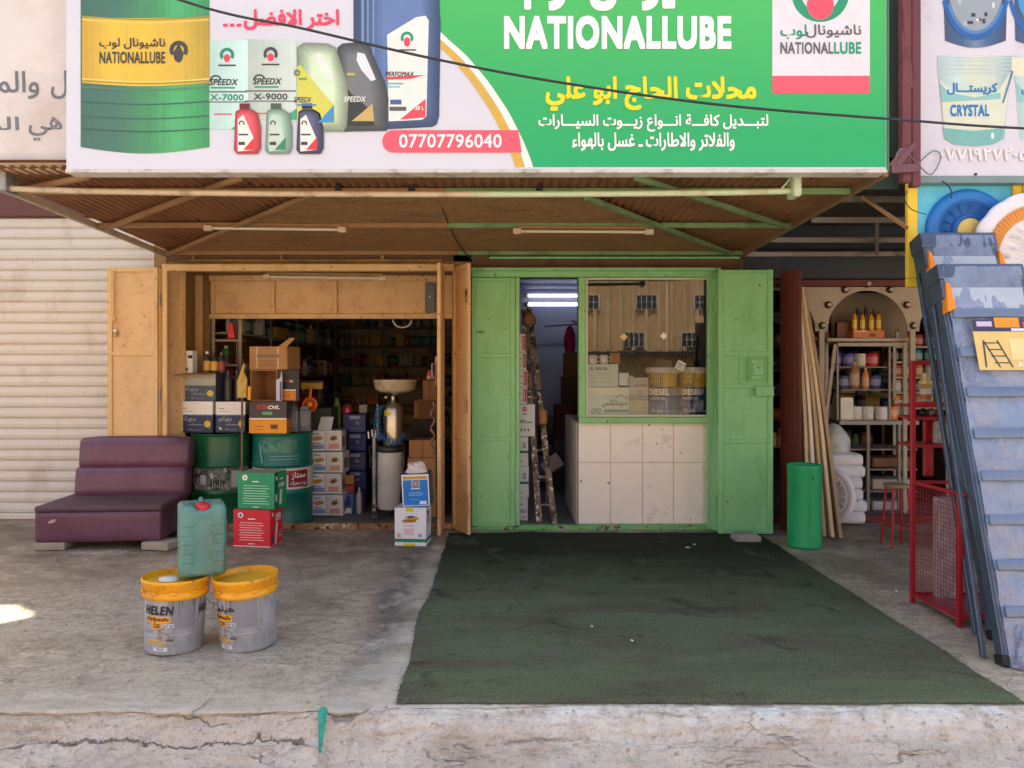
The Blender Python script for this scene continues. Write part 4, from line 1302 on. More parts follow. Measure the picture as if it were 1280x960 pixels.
def bucket_print(parent, Y, xl_, xr_, y0, y1, inset, cols, extra):
    mb = MB(); A = Art(mb, px_fn(Y)); A.k = 2
    n = len(cols) - 1; per = 5
    for i in range(n):
        cc = grad(per, cols[i], cols[i + 1])
        for j in range(per):
            u0, u1 = (i + j / per) / n, (i + (j + 1) / per) / n
            t = lambda u: xl_ + (xr_ - xl_) * u
            bt = lambda u: xl_ + inset + (xr_ - xl_ - 2 * inset) * u
            A.poly([(bt(u0), y1 - 9 + 9 * math.sin(math.pi * u0)), (bt(u1), y1 - 9 + 9 * math.sin(math.pi * u1)), (t(u1), y0), (t(u0), y0)], cc[j])
    A.k = 3; extra(A)
    mb.build('printed_bucket', parent, world=True)
BL = [(64, 88, 126), (66, 96, 140), (110, 136, 166), (70, 100, 142), (58, 80, 116)]
def exa(A):
    A.disc(1219, -14, 34, 54, (150, 164, 178)); A.k = 4
    rnd = random.Random(3)
    for i in range(26): 
        x, y = rnd.uniform(1194, 1240), rnd.uniform(-50, 30)
        A.rect(x, x + rnd.uniform(2, 8), y, y + rnd.uniform(2, 7), rnd.choice([(220, 224, 226), (96, 106, 118), (178, 186, 194), (60, 66, 76)]))
    A.ring(1219, -14, 33, 37, (84, 132, 186), 20, 160, 24, 1.6); A.ring(1219, -16, 38, 43, (38, 100, 172), 15, 165, 24, 1.55)
bucket_print(cs_, YC, 1176, 1262, -110, 60, 5, BL, exa)
def exb(A):
    A.ring(1302, -16, 38, 43, (38, 100, 172), 15, 165, 24, 1.55); A.disc(1302, -14, 32, 50, (60, 150, 210))
bucket_print(cs_, YC, 1264, 1350, -110, 60, 5, BL, exb)
LT = [(176, 206, 206), (196, 222, 222), (206, 222, 200), (198, 216, 206), (150, 186, 188)]
def exc(A):
    for y in (72, 76, 81, 86, 91): A.rect(1171, 1264, y, y + 1.5, (190, 206, 222))
    A.poly([(1174, 100), (1190, 114), (1222, 120), (1246, 116), (1262, 90), (1255, 162), (1180, 162)], (214, 224, 206)); A.k = 4
    A.poly([(1174, 104), (1186, 116), (1218, 122), (1250, 116), (1250, 124), (1176, 128)], (140, 196, 196))
    A.poly([(1178, 160), (1216, 164), (1254, 160), (1250, 176), (1240, 181), (1216, 183), (1192, 181), (1181, 174)], (118, 182, 180)); A.k = 5
    BB = (34, 124, 190)
    A.text('كريستـــال', 1183, 1246, 119, 104, BB, 0.03); A.text('CRYSTAL', 1187, 1236, 146, 131, BB, 0.04)
    A.poly([(1264, 88), (1252, 128), (1254, 130), (1266, 90)], (90, 130, 170)); A.disc(1240, 170, 2, 4, (220, 240, 240))
bucket_print(cs_, YC, 1171, 1264, 70, 183, 9, LT, exc)
def exd(A):
    A.text('كريستـــال', 1276, 1340, 119, 104, (34, 124, 190), 0.03); A.poly([(1270, 104), (1282, 116), (1340, 122), (1340, 128), (1272, 128)], (140, 196, 196)); A.rect(1264, 1350, 72, 95, (222, 222, 198))
bucket_print(cs_, YC, 1266, 1360, 70, 183, 9, LT, exd)
lettering(cs_, YC, [('٠٧٧١٩٢٧٢٠٥٥', 1174, 1296, 186, 202, (182, 178, 178), 0.03, 0)], k=3)
lettering(cs_, YC, [('٠٧٧١٩٢٧٢٠٥٥', 1175, 1297, 185, 201, (232, 230, 232), 0.02, 0)], k=4)
mb = MB(); mb.box(XX(1219, YC) - .008, XX(1219, YC) + .008, YC - .012, YC - .002, ZZ(218, YC) - .008, ZZ(218, YC) + .008, M_BLACKP, 0.003); mb.build('bolt', cs_, world=True)

# steel posts between the two signs
po = thing('sign_post', 'maroon steel lattice post standing between the two shop signs', 'post', (2.7, 5.0, 2.6))
M_MR = mat('maroon_steel', (110, 56, 62), 0.5, var=0.14, stain=(84, 44, 46), ss=4)
for px_, Y in ((1143, 5.12), (1131, 5.0)):
    x = XX(px_, Y); mb = MB(); mb.box(x - 0.028, x + 0.028, Y - 0.03, Y + 0.03, 2.72, 4.9, M_MR, 0.004); mb.build('upright', po, world=True)
mb = MB(); mb.bar(at(1112, 214, 4.75), at(1140, 180, 5.02), 0.045, 0.04, M_MR); mb.build('brace', po, world=True)
mb = MB(); mb.bar(at(1110, 212, 4.7), at(1146, 210, 5.05), 0.045, 0.05, M_MR); mb.build('brace', po, world=True)
mb = MB(); mb.bar(at(1125, -60, 4.95), at(1137, 110, 5.0), 0.03, 0.03, M_MR); mb.build('brace', po, world=True)
mb = MB(); mb.box(2.42, 2.75, 5.3, 5.34, 2.75, 4.9, mat('dark_gap_green', (44, 62, 54), 0.7, var=0.1)); mb.build('dark_gap_sheet', po, world=True)  # dark sheet added across the gap between the two signs
w = MB()
def wire(pts, r=0.003, m=M_BLACKP):
    """a sagging wire through the points"""
    out = []
    P = [Vector(p) for p in pts]
    for i in range(len(P) - 1):
        p0 = P[max(i - 1, 0)]; p1 = P[i]; p2 = P[i + 1]; p3 = P[min(i + 2, len(P) - 1)]
        for k in range(8):
            t = k / 8
            out.append(0.5 * ((2 * p1) + (-p0 + p2) * t + (2 * p0 - 5 * p1 + 4 * p2 - p3) * t * t + (-p0 + 3 * p1 - 3 * p2 + p3) * t ** 3))
    out.append(P[-1])
    w = MB(); w.tube(out, r, m, 6); return w
o = wire([at(1120, 196, 4.8), at(1128, 186, 4.85), at(1146, 204, 5.05), at(1164, 218, 5.1), at(1176, 196, 5.12), at(1166, 189, 5.12), at(1145, 207, 5.08)], 0.004, mat('grey_wire', (120, 116, 118), 0.5)).build('loose_wire')
tag(o, 'loop of thin grey wire curling from the maroon post across the paint sign', 'wire')
o = wire([at(1178, 226, 5.1), at(1188, 236, 5.08), at(1189, 248, 5.08)], 0.004).build('loose_wire')
tag(o, 'short black wire end hanging on the sky blue display panel', 'wire')
o = wire([at(1134, 238, 5.08), at(1131, 250, 5.06), at(1140, 262, 5.06), at(1158, 268, 5.08)], 0.003).build('loose_wire')
tag(o, 'thin black wire drooping along the yellow edge of the display panel', 'wire')
# the street cable
pts = [at(-100, -120, 4.3), at(225, 0, 4.25), at(380, 36, 4.2), at(540, 73, 4.2), at(700, 103, 4.2), at(900, 131, 4.2), at(1130, 150, 4.3), at(1290, 161, 4.4), at(1700, 180, 4.6)]
o = wire(pts, 0.0075, mat('black_cable', (40, 40, 46), 0.5)).build('overhead_cable')
tag(o, 'black overhead cable sagging across the front of the signs', 'cable')
o = wire([at(540, 214, 4.8), at(551, 255, 5.4), at(570, 300, 6.6), at(590, 326, 7.15)], 0.006).build('hanging_wire')
tag(o, 'dark wire running under the canopy to the middle of the two shops', 'wire')
o = wire([at(490, 309, 7.2), at(545, 306, 7.15), at(568, 296, 6.9), at(552, 250, 5.8)], 0.004).build('hanging_wire')
tag(o, 'thin dark wire tied under the brown board of the canopy', 'wire')

# ------------------------------------------------------------------ fluorescent lamps
M_TUBE = mat('unlit_tube', (206, 196, 178), 0.3, var=0.03)
M_CAPL = mat('lamp_end_cap', (196, 176, 150), 0.5)
def lamp(p0, p1, label, lit=0, grp=None):
    p0, p1 = Vector(p0), Vector(p1)
    t = thing('fluorescent_lamp', label, 'lamp', (p0 + p1) / 2, group=grp)
    mb = MB(); mb.tube([p0, p1], 0.0125, M_TUBE if not lit else lit, 10); mb.build('tube', t, world=True)
    d = (p1 - p0).normalized()
    for p, s in ((p0, 1), (p1, -1)):
        mb = MB(); mb.bar(p - d * 0.03 * s, p + d * 0.035 * s, 0.04, 0.045, M_CAPL, bev=0.005); mb.build('end_cap', t, world=True)
    mb = MB(); mb.bar(p0 + Vector((0, 0.02, 0.035)), p1 + Vector((0, 0.02, 0.035)), 0.03, 0.025, M_WHITEP if lit else M_FRO, bev=0.004); mb.build('batten', t, world=True)
    return t
lamp(at(260, 285, 5.97), at(428, 287, 5.97), 'unlit tube lamp under the ochre half of the canopy')
lamp(at(646, 289, 5.97), at(812, 290, 5.97), 'unlit tube lamp under the green half of the canopy')
lamp(at(333, 346, 7.36), at(479, 348, 7.36), 'unlit tube lamp over the entrance of the orange shop')
lamp(at(400, 239, 5.0), at(430, 240, 5.0), 'short tube lamp tied to the awning pipe on the ochre half')
lamp(at(676, 245, 5.0), at(888, 243, 5.0), 'long tube lamp tied to the awning pipe on the green half') if False else None
LIT = bpy.data.materials.new('lit_tube'); LIT.use_nodes = True
LIT.node_tree.nodes['Principled BSDF'].inputs['Emission Color'].default_value = (0.66, 0.70, 1.0, 1)
LIT.node_tree.nodes['Principled BSDF'].inputs['Emission Strength'].default_value = 7.0
LIT2 = LIT.copy(); LIT2.name = 'lit_tube_far'; LIT2.node_tree.nodes['Principled BSDF'].inputs['Emission Strength'].default_value = 3.5
lamp(at(657, 381, 10.2), at(770, 381, 10.2), 'lit bluish white tube lamp on the back wall of the green shop, lower of two', LIT)
lamp(at(657, 370, 10.9), at(770, 370, 10.9), 'dimmer lit tube lamp on the back wall of the green shop, upper of two', LIT2)
# ------------------------------------------------------------------ sofa
g = G('plum_leatherette')
v = g.mp()
c = g.mix(g.ramp(g.noise(v, 2.5, 6), 0.35, 0.65), lin((92, 54, 72)), lin((112, 70, 92)))
c = g.mix(g.mul(g.ramp(g.noise(v, 4, 8, 0.7), 0.56, 0.7), 0.4), c, lin((84, 60, 60)))
g.L.new(c, g.b.inputs['Base Color']); g.b.inputs['Roughness'].default_value = 0.38
g.bump(g.mul(g.mul(g.noise(v, 4.0, 3, 0.5, 0.3), 1.4), g.mul(g.noise(v, 120, 3), 0.12), 'ADD'), 0.4, 0.02)
M_PLUM = g.m
M_SEAT = mat('worn_dark_seat', (90, 64, 70), 0.7, var=0.25, vs=8, stain=(58, 46, 44), ss=4, bump=0.5, bs=30)


def pillow(mb, w, d, h, m, xf, seg=(24, 14, 6), puff=0.03, r=0.03, sag=0.0, seed=0):
    """an upholstered block: rounded, a little swollen, centred in x and y, standing on z = 0"""
    bm = bmesh.new()
    bmesh.ops.create_cube(bm, size=1.0)
    bmesh.ops.scale(bm, vec=(w, d, h), verts=bm.verts)
    bmesh.ops.bevel(bm, geom=bm.edges[:], offset=r, segments=3, affect='EDGES', profile=0.5)
    bmesh.ops.subdivide_edges(bm, edges=[e for e in bm.edges if e.calc_length() > 0.12], cuts=5, use_grid_fill=True)
    for v_ in bm.verts:
        u, p, q = v_.co.x / w * 2, v_.co.y / d * 2, v_.co.z / h * 2
        s_ = (1 - min(1, abs(u)) ** 4), (1 - min(1, abs(p)) ** 4), (1 - min(1, abs(q)) ** 4)
        v_.co.y += math.copysign(1, p) * puff * s_[0] ** 0.5 * s_[2] ** 0.5 * min(1, abs(p)) ** 3
        v_.co.z += (puff * 0.8 - sag * (q > 0)) * math.copysign(1, q) * s_[0] ** 0.5 * s_[1] ** 0.5 * min(1, abs(q)) ** 3
        v_.co += Vector((0, 1, 1)) * 0.004 * noise.noise(v_.co * 7 + Vector((seed, 0, 0)))
        v_.co.z += h / 2
    old = mb.xf; mb.xf = xf if old is None else old @ xf
    mb.add_bm(bm, m, True); mb.xf = old


so = thing('sofa', 'plum leatherette bench sofa with a split back cushion, propped on blocks', 'sofa', (-3.36, 6.42, 0), R(4.5))
T = Matrix.Translation
mb = MB(); pillow(mb, 1.02, 0.72, 0.255, M_PLUM, T((0, 0.36, 0.066)), puff=0.008, r=0.018); mb.build('base', so)
mb = MB(); pillow(mb, 1.03, 0.70, 0.05, M_SEAT, T((0, 0.35, 0.318)), puff=0.014, r=0.018, sag=0.012); mb.build('seat', so)
lean = Matrix.Rotation(R(-7), 4, 'X')
mb = MB(); pillow(mb, 1.0, 0.16, 0.27, M_PLUM, T((0.03, 0.665, 0.335)) @ lean, puff=0.035, r=0.035, seed=3); mb.build('back_cushion', so)
mb = MB(); pillow(mb, 1.0, 0.15, 0.265, M_PLUM, T((0.05, 0.70, 0.60)) @ lean, puff=0.035, r=0.035, seed=8); mb.build('back_cushion', so)
M_PIPE = mat('plum_piping', (78, 42, 58), 0.4)
for nm, x0, x1, y, z0, z1 in (('piping', -0.50, 0.50, 0.004, 0.075, 0.312),):
    mb = MB(); mb.tube([(x0, y, z1), (x1, y, z1)], 0.005, M_PIPE, 6); mb.tube([(x0, y + .004, z0), (x0, y + .004, z1)], 0.004, M_PIPE, 6); mb.tube([(x1, y + .004, z0), (x1, y + .004, z1)], 0.004, M_PIPE, 6); mb.tube([(x0 + 0.35, y - .004, z0), (x0 + 0.352, y - .004, z1)], 0.0025, M_PIPE, 6); mb.build('piping', so)
mb = MB(); mb.prism([(-0.40, 0.24), (-0.36, 0.262), (-0.33, 0.258), (-0.345, 0.236), (-0.385, 0.228)], -0.012, 0.002, mat('torn_foam', (198, 170, 150), 0.9)); mb.build('torn_patch', so)
M_BLK = mat('concrete_block', (170, 156, 136), 0.9, var=0.14, vs=8, stain=(128, 116, 100), bump=0.4)
for px, lab in ((60, 'pale block under the outer end of the plum sofa'), (192, 'pale block under the inner end of the plum sofa')):
    p = gnd(px, 689)
    mb = MB(); mb.box(-0.125, 0.125, 0, 0.22, 0, 0.064, M_BLK, 0.010, 2)
    o = mb.build('block', loc=(p.x, p.y + 0.01, 0.002), rotz=R(6 if px < 100 else -12)); tag(o, lab, 'block', 'blocks under the sofa')

# ------------------------------------------------------------------ the pails and the jerrycan
M_YEL = mat('yellow_plastic', (246, 172, 22), 0.35, var=0.06, vs=6, stain=(206, 134, 24), ss=6, st=(0.48, 0.66), chips=(150, 104, 40), cs=20, ct=0.67)
M_YELI = mat('soiled_yellow_plastic', (232, 176, 40), 0.45, var=0.1, stain=(190, 140, 50), ss=6)
M_PAIL = mat('silver_grey_plastic', (168, 168, 172), 0.38, var=0.05, vs=3, stain=(124, 120, 116), ss=5, st=(0.5, 0.7), sz=0.4, chips=(96, 90, 84), cs=26, ct=0.67)


def pail(label, loc, rotz, tilt, words_, off):
    t = thing('oil_pail', label, 'pail', loc, 0, 'grey and yellow oil pails on the pavement', rot=(tilt[0], tilt[1], rotz))
    mb = MB()
    mb.lathe([(0.148, 0.0), (0.152, 0.006), (0.153, 0.02), (0.160, 0.30)], M_PAIL, seg=48, cap1=False)
    f = cyl_fn(0.153, 0.02, 0.28, 0.160)
    A = Art(mb, f)
    o = off
    # printed design, darker diagonal, title, yellow tabs, arches and a foot label
    A.rect(o + 4, o + 60, 0.42, 0.97, (134, 134, 140), 16); A.k = 2
    A.poly([(o + 62, 0.97), (o + 62, 0.42), (o + 30, 0.42), (o + 50, 0.97)], (160, 160, 166)); A.k = 3
    A.text(words_, o - 46, o + 16, 0.69, 0.86, (34, 36, 44), 0.05 if words_ == 'HELEN' else 0.018, 0.12 if words_ == 'HELEN' else 0)
    A.rect(o - 40, o + 10, 0.545, 0.665, (246, 168, 24), 10); A.rect(o - 27, o - 8, 0.425, 0.544, (246, 168, 24), 5); A.k = 4
    A.text('Hydraulic', o - 39, o + 8, 0.555, 0.655, (40, 40, 46), 0.04, 0.1); A.text('Oil', o - 24, o - 10, 0.44, 0.535, (40, 40, 46), 0.03)
    A.rect(o - 6, o + 17, 0.45, 0.525, (206, 206, 210), 6); A.k = 5; A.text('HLP 68', o - 4, o + 15, 0.462, 0.512, (110, 110, 116), 0.03); A.k = 4
    for i in range(4): A.rect(o - 48, o - 26, 0.34 + i * 0.018, 0.347 + i * 0.018, (150, 150, 156), 6)
    A.rect(o - 46, o + 60, 0.30, 0.31, (196, 196, 202), 18)
    A.poly([(o - 14, 0.24), (o - 12, 0.42), (o - 8, 0.40), (o - 4, 0.22)], (150, 128, 120)); A.poly([(o - 8, 0.40), (o + 8, 0.34), (o + 10, 0.26), (o + 7, 0.26), (o + 6, 0.31), (o - 6, 0.36)], (150, 138, 130))
    for i in range(5): A.poly([(o + 2 + i * 3, 0.20), (o + 4 + i * 3, 0.25 + 0.02 * (i % 2)), (o + 6 + i * 3, 0.20)], (92, 84, 92))
    A.k = 5
    A.ring(o - 22, 0.04, 20, 23, (236, 178, 36), 30, 150, 16, 0.0085); A.ring(o - 22, -0.01, 20, 22.5, (214, 170, 70), 30, 150, 16, 0.0085); A.ring(o + 2, 0.06, 14, 15.5, (226, 190, 90), 50, 150, 12, 0.0085)
    A.rect(o - 22, o + 6, 0.015, 0.085, (226, 226, 226), 8); A.k = 6; A.rect(o - 14, o - 2, 0.035, 0.05, (120, 120, 126), 4); A.rect(o - 17, o + 1, 0.06, 0.07, (120, 120, 126), 4)
    A.k = 4
    if words_ == 'HELEN': A.text(words_, o + 66, o + 104, 0.66, 0.80, (44, 46, 54), 0.03, 0.1)
    A.k = 8; rd = random.Random(len(label))
    for i in range(9): q = rd.uniform(-80, 80); L_ = rd.uniform(0.08, 0.5); wd = rd.uniform(0.5, 1.6); A.poly([(q, 0.97), (q + wd, 0.97), (q + wd * 0.7, 0.97 - L_), (q + wd * 0.2, 0.97 - L_)], mat('oil_drip', (104, 88, 66), 0.25, var=0.15))
    for i in range(14): q, z_ = rd.uniform(-80, 80), rd.uniform(0.03, 0.9); A.poly([(q, z_), (q + rd.uniform(2, 7), z_ + rd.uniform(-.03, .03)), (q + rd.uniform(2, 6), z_ + 0.012)], (112, 110, 108))
    mb.build('body', t)
    mb = MB()
    mb.lathe([(0.162, 0.288), (0.172, 0.290), (0.173, 0.312), (0.168, 0.316), (0.169, 0.334), (0.175, 0.337), (0.177, 0.368), (0.181, 0.372), (0.181, 0.386), (0.176, 0.390), (0.171, 0.386), (0.167, 0.366), (0.160, 0.362)], M_YEL, seg=56, cap0=False, cap1=False)
    mb.lathe([(0.160, 0.362), (0.12, 0.364), (0.03, 0.368), (0.001, 0.368)], M_YELI, seg=40, cap0=False, cap1=False)
    for k in range(10):
        a = 2 * math.pi * (k + 0.3) / 10
        mb.xf = Matrix.Rotation(a, 4, 'Z'); mb.box(-0.020, 0.020, -0.1785, -0.170, 0.318, 0.334, M_YEL, 0.003)
    mb.xf = None
    lid = mb.build('lid', t)
    mb = MB()
    pts = []
    for i in range(17):
        a = -100 + 200 * i / 16
        pts.append((0.163 * math.cos(R(a * 0.9)) * 1.05, 0.165 * math.sin(R(a * 0.9)), 0.275 - 0.06 * math.cos(R(a * 0.9)) ** 2))
    pts = [(0.168, -0.05, 0.285), (0.19, -0.04, 0.25), (0.205, 0.0, 0.232), (0.195, 0.04, 0.20), (0.182, 0.06, 0.185)]
    mb.tube(pts, 0.0025, M_GREY, 6)
    mb.build('wire_handle', t)
    return t


p1 = pail('yellow lidded grey oil pail lettered HELEN, leaning a little', (-1.765, 4.16, 0.005), R(8), (R(-1.2), R(1.5)), 'HELEN', -4)
mb = MB(); mb.lathe([(0.05, 0), (0.048, 0.012), (0.02, 0.016), (0.001, 0.016)], mat('white_spout_cap', (228, 224, 216), 0.4), (-0.03, -0.03, 0.369), 20, sx=1.1); mb.build('spout_cap', p1)
p2 = pail('yellow lidded grey oil pail lettered in arabic, in front of the red carton', (-1.39, 4.21, 0.005), R(-14), (R(1.5), R(-2.5)), 'هيلين', -8); p2.scale = (0.965, 0.965, 0.985); p2.location.x = -1.375; p1.scale = (0.975, 0.975, 0.99)

M_CAN = mat('sea_green_plastic', (92, 142, 132), 0.42, var=0.12, vs=4, stain=(84, 112, 98), st=(0.46, 0.66), ss=5, sz=0.4, chips=(120, 104, 84), cs=22, ct=0.68, bump=0.08, bs=12)
jc = thing('jerrycan', 'sea green plastic jerrycan with red cap, standing across both oil pails', 'jerrycan', (-1.645, 4.235, 0.388), R(25))
W_, D_, H_ = 0.24, 0.235, 0.385
bm = bmesh.new()
bmesh.ops.create_cube(bm, size=1.0)
bmesh.ops.scale(bm, vec=(W_, D_, H_), verts=bm.verts)
bmesh.ops.bevel(bm, geom=bm.edges[:], offset=0.026, segments=4, affect='EDGES', profile=0.5)
bmesh.ops.subdivide_edges(bm, edges=[e for e in bm.edges if e.calc_length() > 0.05], cuts=9, use_grid_fill=True)
for v_ in bm.verts:
    x, y, z = v_.co
    f_ = max(0, 1 - (abs(x) / (W_ / 2)) ** 6) * max(0, 1 - (abs(z) / (H_ / 2)) ** 6)
    if y < -D_ / 2 + 0.004:
        v_.co.y += 0.012 * f_ * max(0, 1 - (x / 0.05) ** 2) - 0.002
    if z > H_ / 2 - 0.03 and abs(x) < 0.052: v_.co.z -= 0.026 * (1 - (x / 0.052) ** 2) ** 0.5 if y < 0.02 else 0
    v_.co += Vector((1, 1, 0.4)) * 0.0025 * noise.noise(v_.co * 14)
    v_.co.z += H_ / 2
mb = MB(); mb.add_bm(bm, M_CAN, True)
for k in range(5):
    z = 0.08 + 0.048 * k
    for xa_, xb_ in ((-W_ / 2 + 0.012, -0.045), (0.045, W_ / 2 - 0.012)): mb.box(xa_, xb_, -D_ / 2 - 0.005, -D_ / 2 + 0.01, z, z + 0.026, M_CAN, 0.006, 2)
    mb.box(W_ / 2 - 0.01, W_ / 2 + 0.004, -D_ / 2 + 0.025, -0.02, z, z + 0.024, M_CAN, 0.006, 2); mb.box(W_ / 2 - 0.01, W_ / 2 + 0.004, 0.02, D_ / 2 - 0.025, z, z + 0.024, M_CAN, 0.006, 2)
mb.build('body', jc)
mb = MB(); mb.lathe([(0.036, 0), (0.037, 0.026), (0.033, 0.03), (0.001, 0.031)], mat('red_cap', (206, 52, 62), 0.35, var=0.08), (0, 0, 0), 24)
for k in range(24): mb.xf = Matrix.Rotation(2 * math.pi * k / 24, 4, 'Z'); mb.box(-0.002, 0.002, -0.0385, -0.036, 0.003, 0.024, mat('red_cap', (206, 52, 62)))
mb.xf = None
o = mb.build('cap', jc, loc=(0, -D_ / 2 + 0.052, H_ - 0.026), rot=(R(14), 0, 0))
mb = MB(); mb.tube([(0, -0.005, H_ - 0.03), (0, 0.012, H_ + 0.006), (0, 0.045, H_ + 0.012), (0, 0.075, H_ + 0.006), (0, 0.09, H_ - 0.02)], 0.0125, M_CAN, 10); mb.build('handle', jc)

# ------------------------------------------------------------------ cartons
def carton(name, label, cat, w, d, h, m, loc, rotz=0, art=None, side=None, top=None, group=None, tilt=None, bev=0.003, mtop=None):
    mb = MB()
    mb.box(-w / 2, w / 2, 0, d, 0, h, m, bev)
    if mtop: mb.add([(-w / 2 + .004, .004, h + .0006), (w / 2 - .004, .004, h + .0006), (w / 2 - .004, d - .004, h + .0006), (-w / 2 + .004, d - .004, h + .0006)], [(0, 1, 2, 3)], mtop)
    if art: art(Art(mb, front_fn(-w / 2, 0, 0, w, h)))
    if side: side(Art(mb, side_fn(w / 2, 0, 0, d, h)))
    o = mb.build(name, loc=loc, rotz=rotz, rot=tilt)
    return tag(o, label, cat, group)


WT = (236, 234, 228)
def red_front(A):
    A.rect(0.01, 0.99, 0.01, 0.03, WT); A.disc(0.2, 0.85, 0.075, 0.075, WT); A.k = 2; A.disc(0.2, 0.85, 0.05, 0.05, (200, 206, 226)); A.k = 3; A.poly([(0.2, 0.9), (0.24, 0.82), (0.16, 0.82)], (60, 70, 130)); A.rect(0.4, 0.6, 0.74, 0.77, WT)
    for i in range(8): A.rect(0.16 + 0.03 * (i % 2), 0.84 - 0.04 * (i % 3), 0.18 + i * 0.066, 0.20 + i * 0.066, (240, 190, 190))
    A.rect(0.4, 0.58, 0.08, 0.10, WT)
def red_side(A):
    A.rect(0.02, 0.98, 0.01, 0.025, WT); A.disc(0.2, 0.86, 0.06, 0.06, WT); A.k = 2
    A.poly([(0.35, 0.05), (0.5, 0.05), (0.62, 0.62), (0.45, 0.62)], (236, 220, 224)); A.text('SUPER', 0.42, 0.85, 0.66, 0.86, WT, 0.04); A.rect(0.1, 0.26, 0.1, 0.3, (90, 70, 120)); A.rect(0.7, 0.9, 0.2, 0.24, (236, 180, 180)); A.rect(0.7, 0.9, 0.3, 0.33, (236, 180, 180))
M_REDB = mat('red_carton', (218, 36, 50), 0.45, var=0.05); M_GRB = mat('emerald_carton', (20, 150, 96), 0.45, var=0.05)
carton('oil_carton', 'bright red oil carton on the ground in front of the oil drums', 'carton', 0.335, 0.235, 0.315, M_REDB, (-2.105, 6.51, 0.002), R(-9), red_front, red_side)
def gr_front(A):
    A.disc(0.2, 0.86, 0.075, 0.08, WT); A.k = 2; A.poly([(0.2, 0.9), (0.23, 0.83), (0.17, 0.83)], (206, 50, 60)); A.rect(0.4, 0.58, 0.74, 0.77, WT)
    for i in range(8): A.rect(0.14 + 0.03 * (i % 2), 0.86 - 0.04 * (i % 3), 0.14 + i * 0.07, 0.16 + i * 0.07, (170, 220, 196))
    A.rect(0.42, 0.58, 0.05, 0.07, WT)
def gr_side(A):
    A.poly([(0.0, 0.0), (0.3, 0.0), (0.3, 1.0), (0.0, 1.0)], (14, 96, 66)); A.k = 2
    A.poly([(0.36, 0.1), (0.56, 0.1), (0.62, 0.5), (0.44, 0.5)], (210, 226, 214)); A.text('SUPER', 0.3, 0.8, 0.58, 0.68, WT, 0.04); A.rect(0.06, 0.2, 0.2, 0.4, (200, 220, 210)); A.disc(0.15, 0.84, 0.06, 0.06, WT); A.rect(0.4, 0.7, 0.78, 0.82, WT)
carton('oil_carton', 'emerald green oil carton stacked on the red carton', 'carton', 0.335, 0.24, 0.31, M_GRB, (-2.075, 6.53, 0.320), R(-9), gr_front, gr_side, mtop=mat('pale_carton_top', (156, 140, 118), 0.8))

M_WCARD = mat('white_carton', (226, 228, 234), 0.5, var=0.05, vs=5)
def wc_front(A):
    A.rect(0.0, 1.0, 0.10, 0.19, (20, 128, 100)); A.k = 2
    A.rect(0.28, 0.66, 0.0, 0.07, (214, 200, 30)); A.rect(0.36, 0.6, 0.9, 1.0, (214, 200, 30)); A.k = 3
    A.poly([(0.2, 0.66), (0.3, 0.60), (0.6, 0.62), (0.78, 0.72), (0.74, 0.76), (0.5, 0.74)], (204, 150, 40)); A.k = 4
    A.poly([(0.32, 0.74), (0.5, 0.80), (0.72, 0.77), (0.5, 0.73)], (70, 76, 90)); A.text('FORZA', 0.28, 0.68, 0.63, 0.70, (120, 70, 20), 0.04, 0.2)
    A.rect(0.28, 0.64, 0.52, 0.54, (150, 156, 170))
    for i in range(5): A.rect(0.30, 0.64 - 0.03 * (i % 2), 0.30 + i * 0.035, 0.315 + i * 0.035, (226, 160, 150))
    A.rect(0.08, 0.2, 0.22, 0.34, (200, 170, 160)); A.rect(0.76, 0.86, 0.24, 0.32, (150, 150, 190))
def wc_side(A):
    A.rect(0.0, 1.0, 0.10, 0.19, (20, 128, 100)); A.rect(0.2, 0.7, 0.55, 0.7, (180, 160, 130)); A.rect(0.2, 0.6, 0.75, 0.9, (140, 70, 90))
carton('oil_carton', 'white oil carton with green band, lowest by the folded ochre door', 'carton', 0.272, 0.24, 0.325, M_WCARD, (-0.765, 6.55, 0.002), R(-5), wc_front, wc_side)
def bl_front(A):
    A.rect(0.03, 0.97, 0.03, 0.985, WT); A.k = 2; A.rect(0.07, 0.93, 0.05, 0.82, (24, 122, 206)); A.rect(0.07, 0.93, 0.84, 0.93, (206, 150, 70)); A.k = 3
    A.rect(0.36, 0.66, 0.60, 0.80, (196, 170, 130)); A.k = 4; A.ring(0.51, 0.70, 0.06, 0.1, (24, 122, 206), 0, 360, 16, 1); A.k = 3; A.rect(0.34, 0.66, 0.54, 0.57, WT)
    A.lines(0.24, 0.76, 0.34, 0.48, 3, (120, 180, 226)); A.rect(0.62, 0.86, 0.08, 0.18, (214, 224, 236)); A.rect(0.3, 0.6, 0.22, 0.24, (120, 180, 226))
bb = thing('oil_can', 'blue and white square oil can with crumpled film on top, on the white carton', 'can', (-0.718, 6.60, 0.327), R(-4), rot=(R(2.5), R(-2.5), R(-4)))
mb = MB(); mb.box(-0.125, 0.125, 0, 0.20, 0, 0.285, mat('navy_tin', (60, 66, 92), 0.4, var=0.1), 0.012, 2); bl_front(Art(mb, front_fn(-0.125, 0, 0, 0.25, 0.285))); mb.build('body', bb)
mb = MB()
def crum(u, w):
    a = 2 * math.pi * u
    r = 0.095 - 0.03 * w + 0.016 * n3(u * 9 if u < 1 else 0, w * 5, 2.0)
    return (r * math.cos(a), 0.1 + r * 0.8 * math.sin(a), 0.28 + 0.085 * w + (0.022 * n3(u * 14 if u < 1 else 0, 1.0) if w > 0.8 else 0))
mb.sheet(crum, 40, 8, mat('crumpled_film', (216, 210, 208), 0.3, var=0.1, vs=20), smooth=False)
mb.build('film', bb)

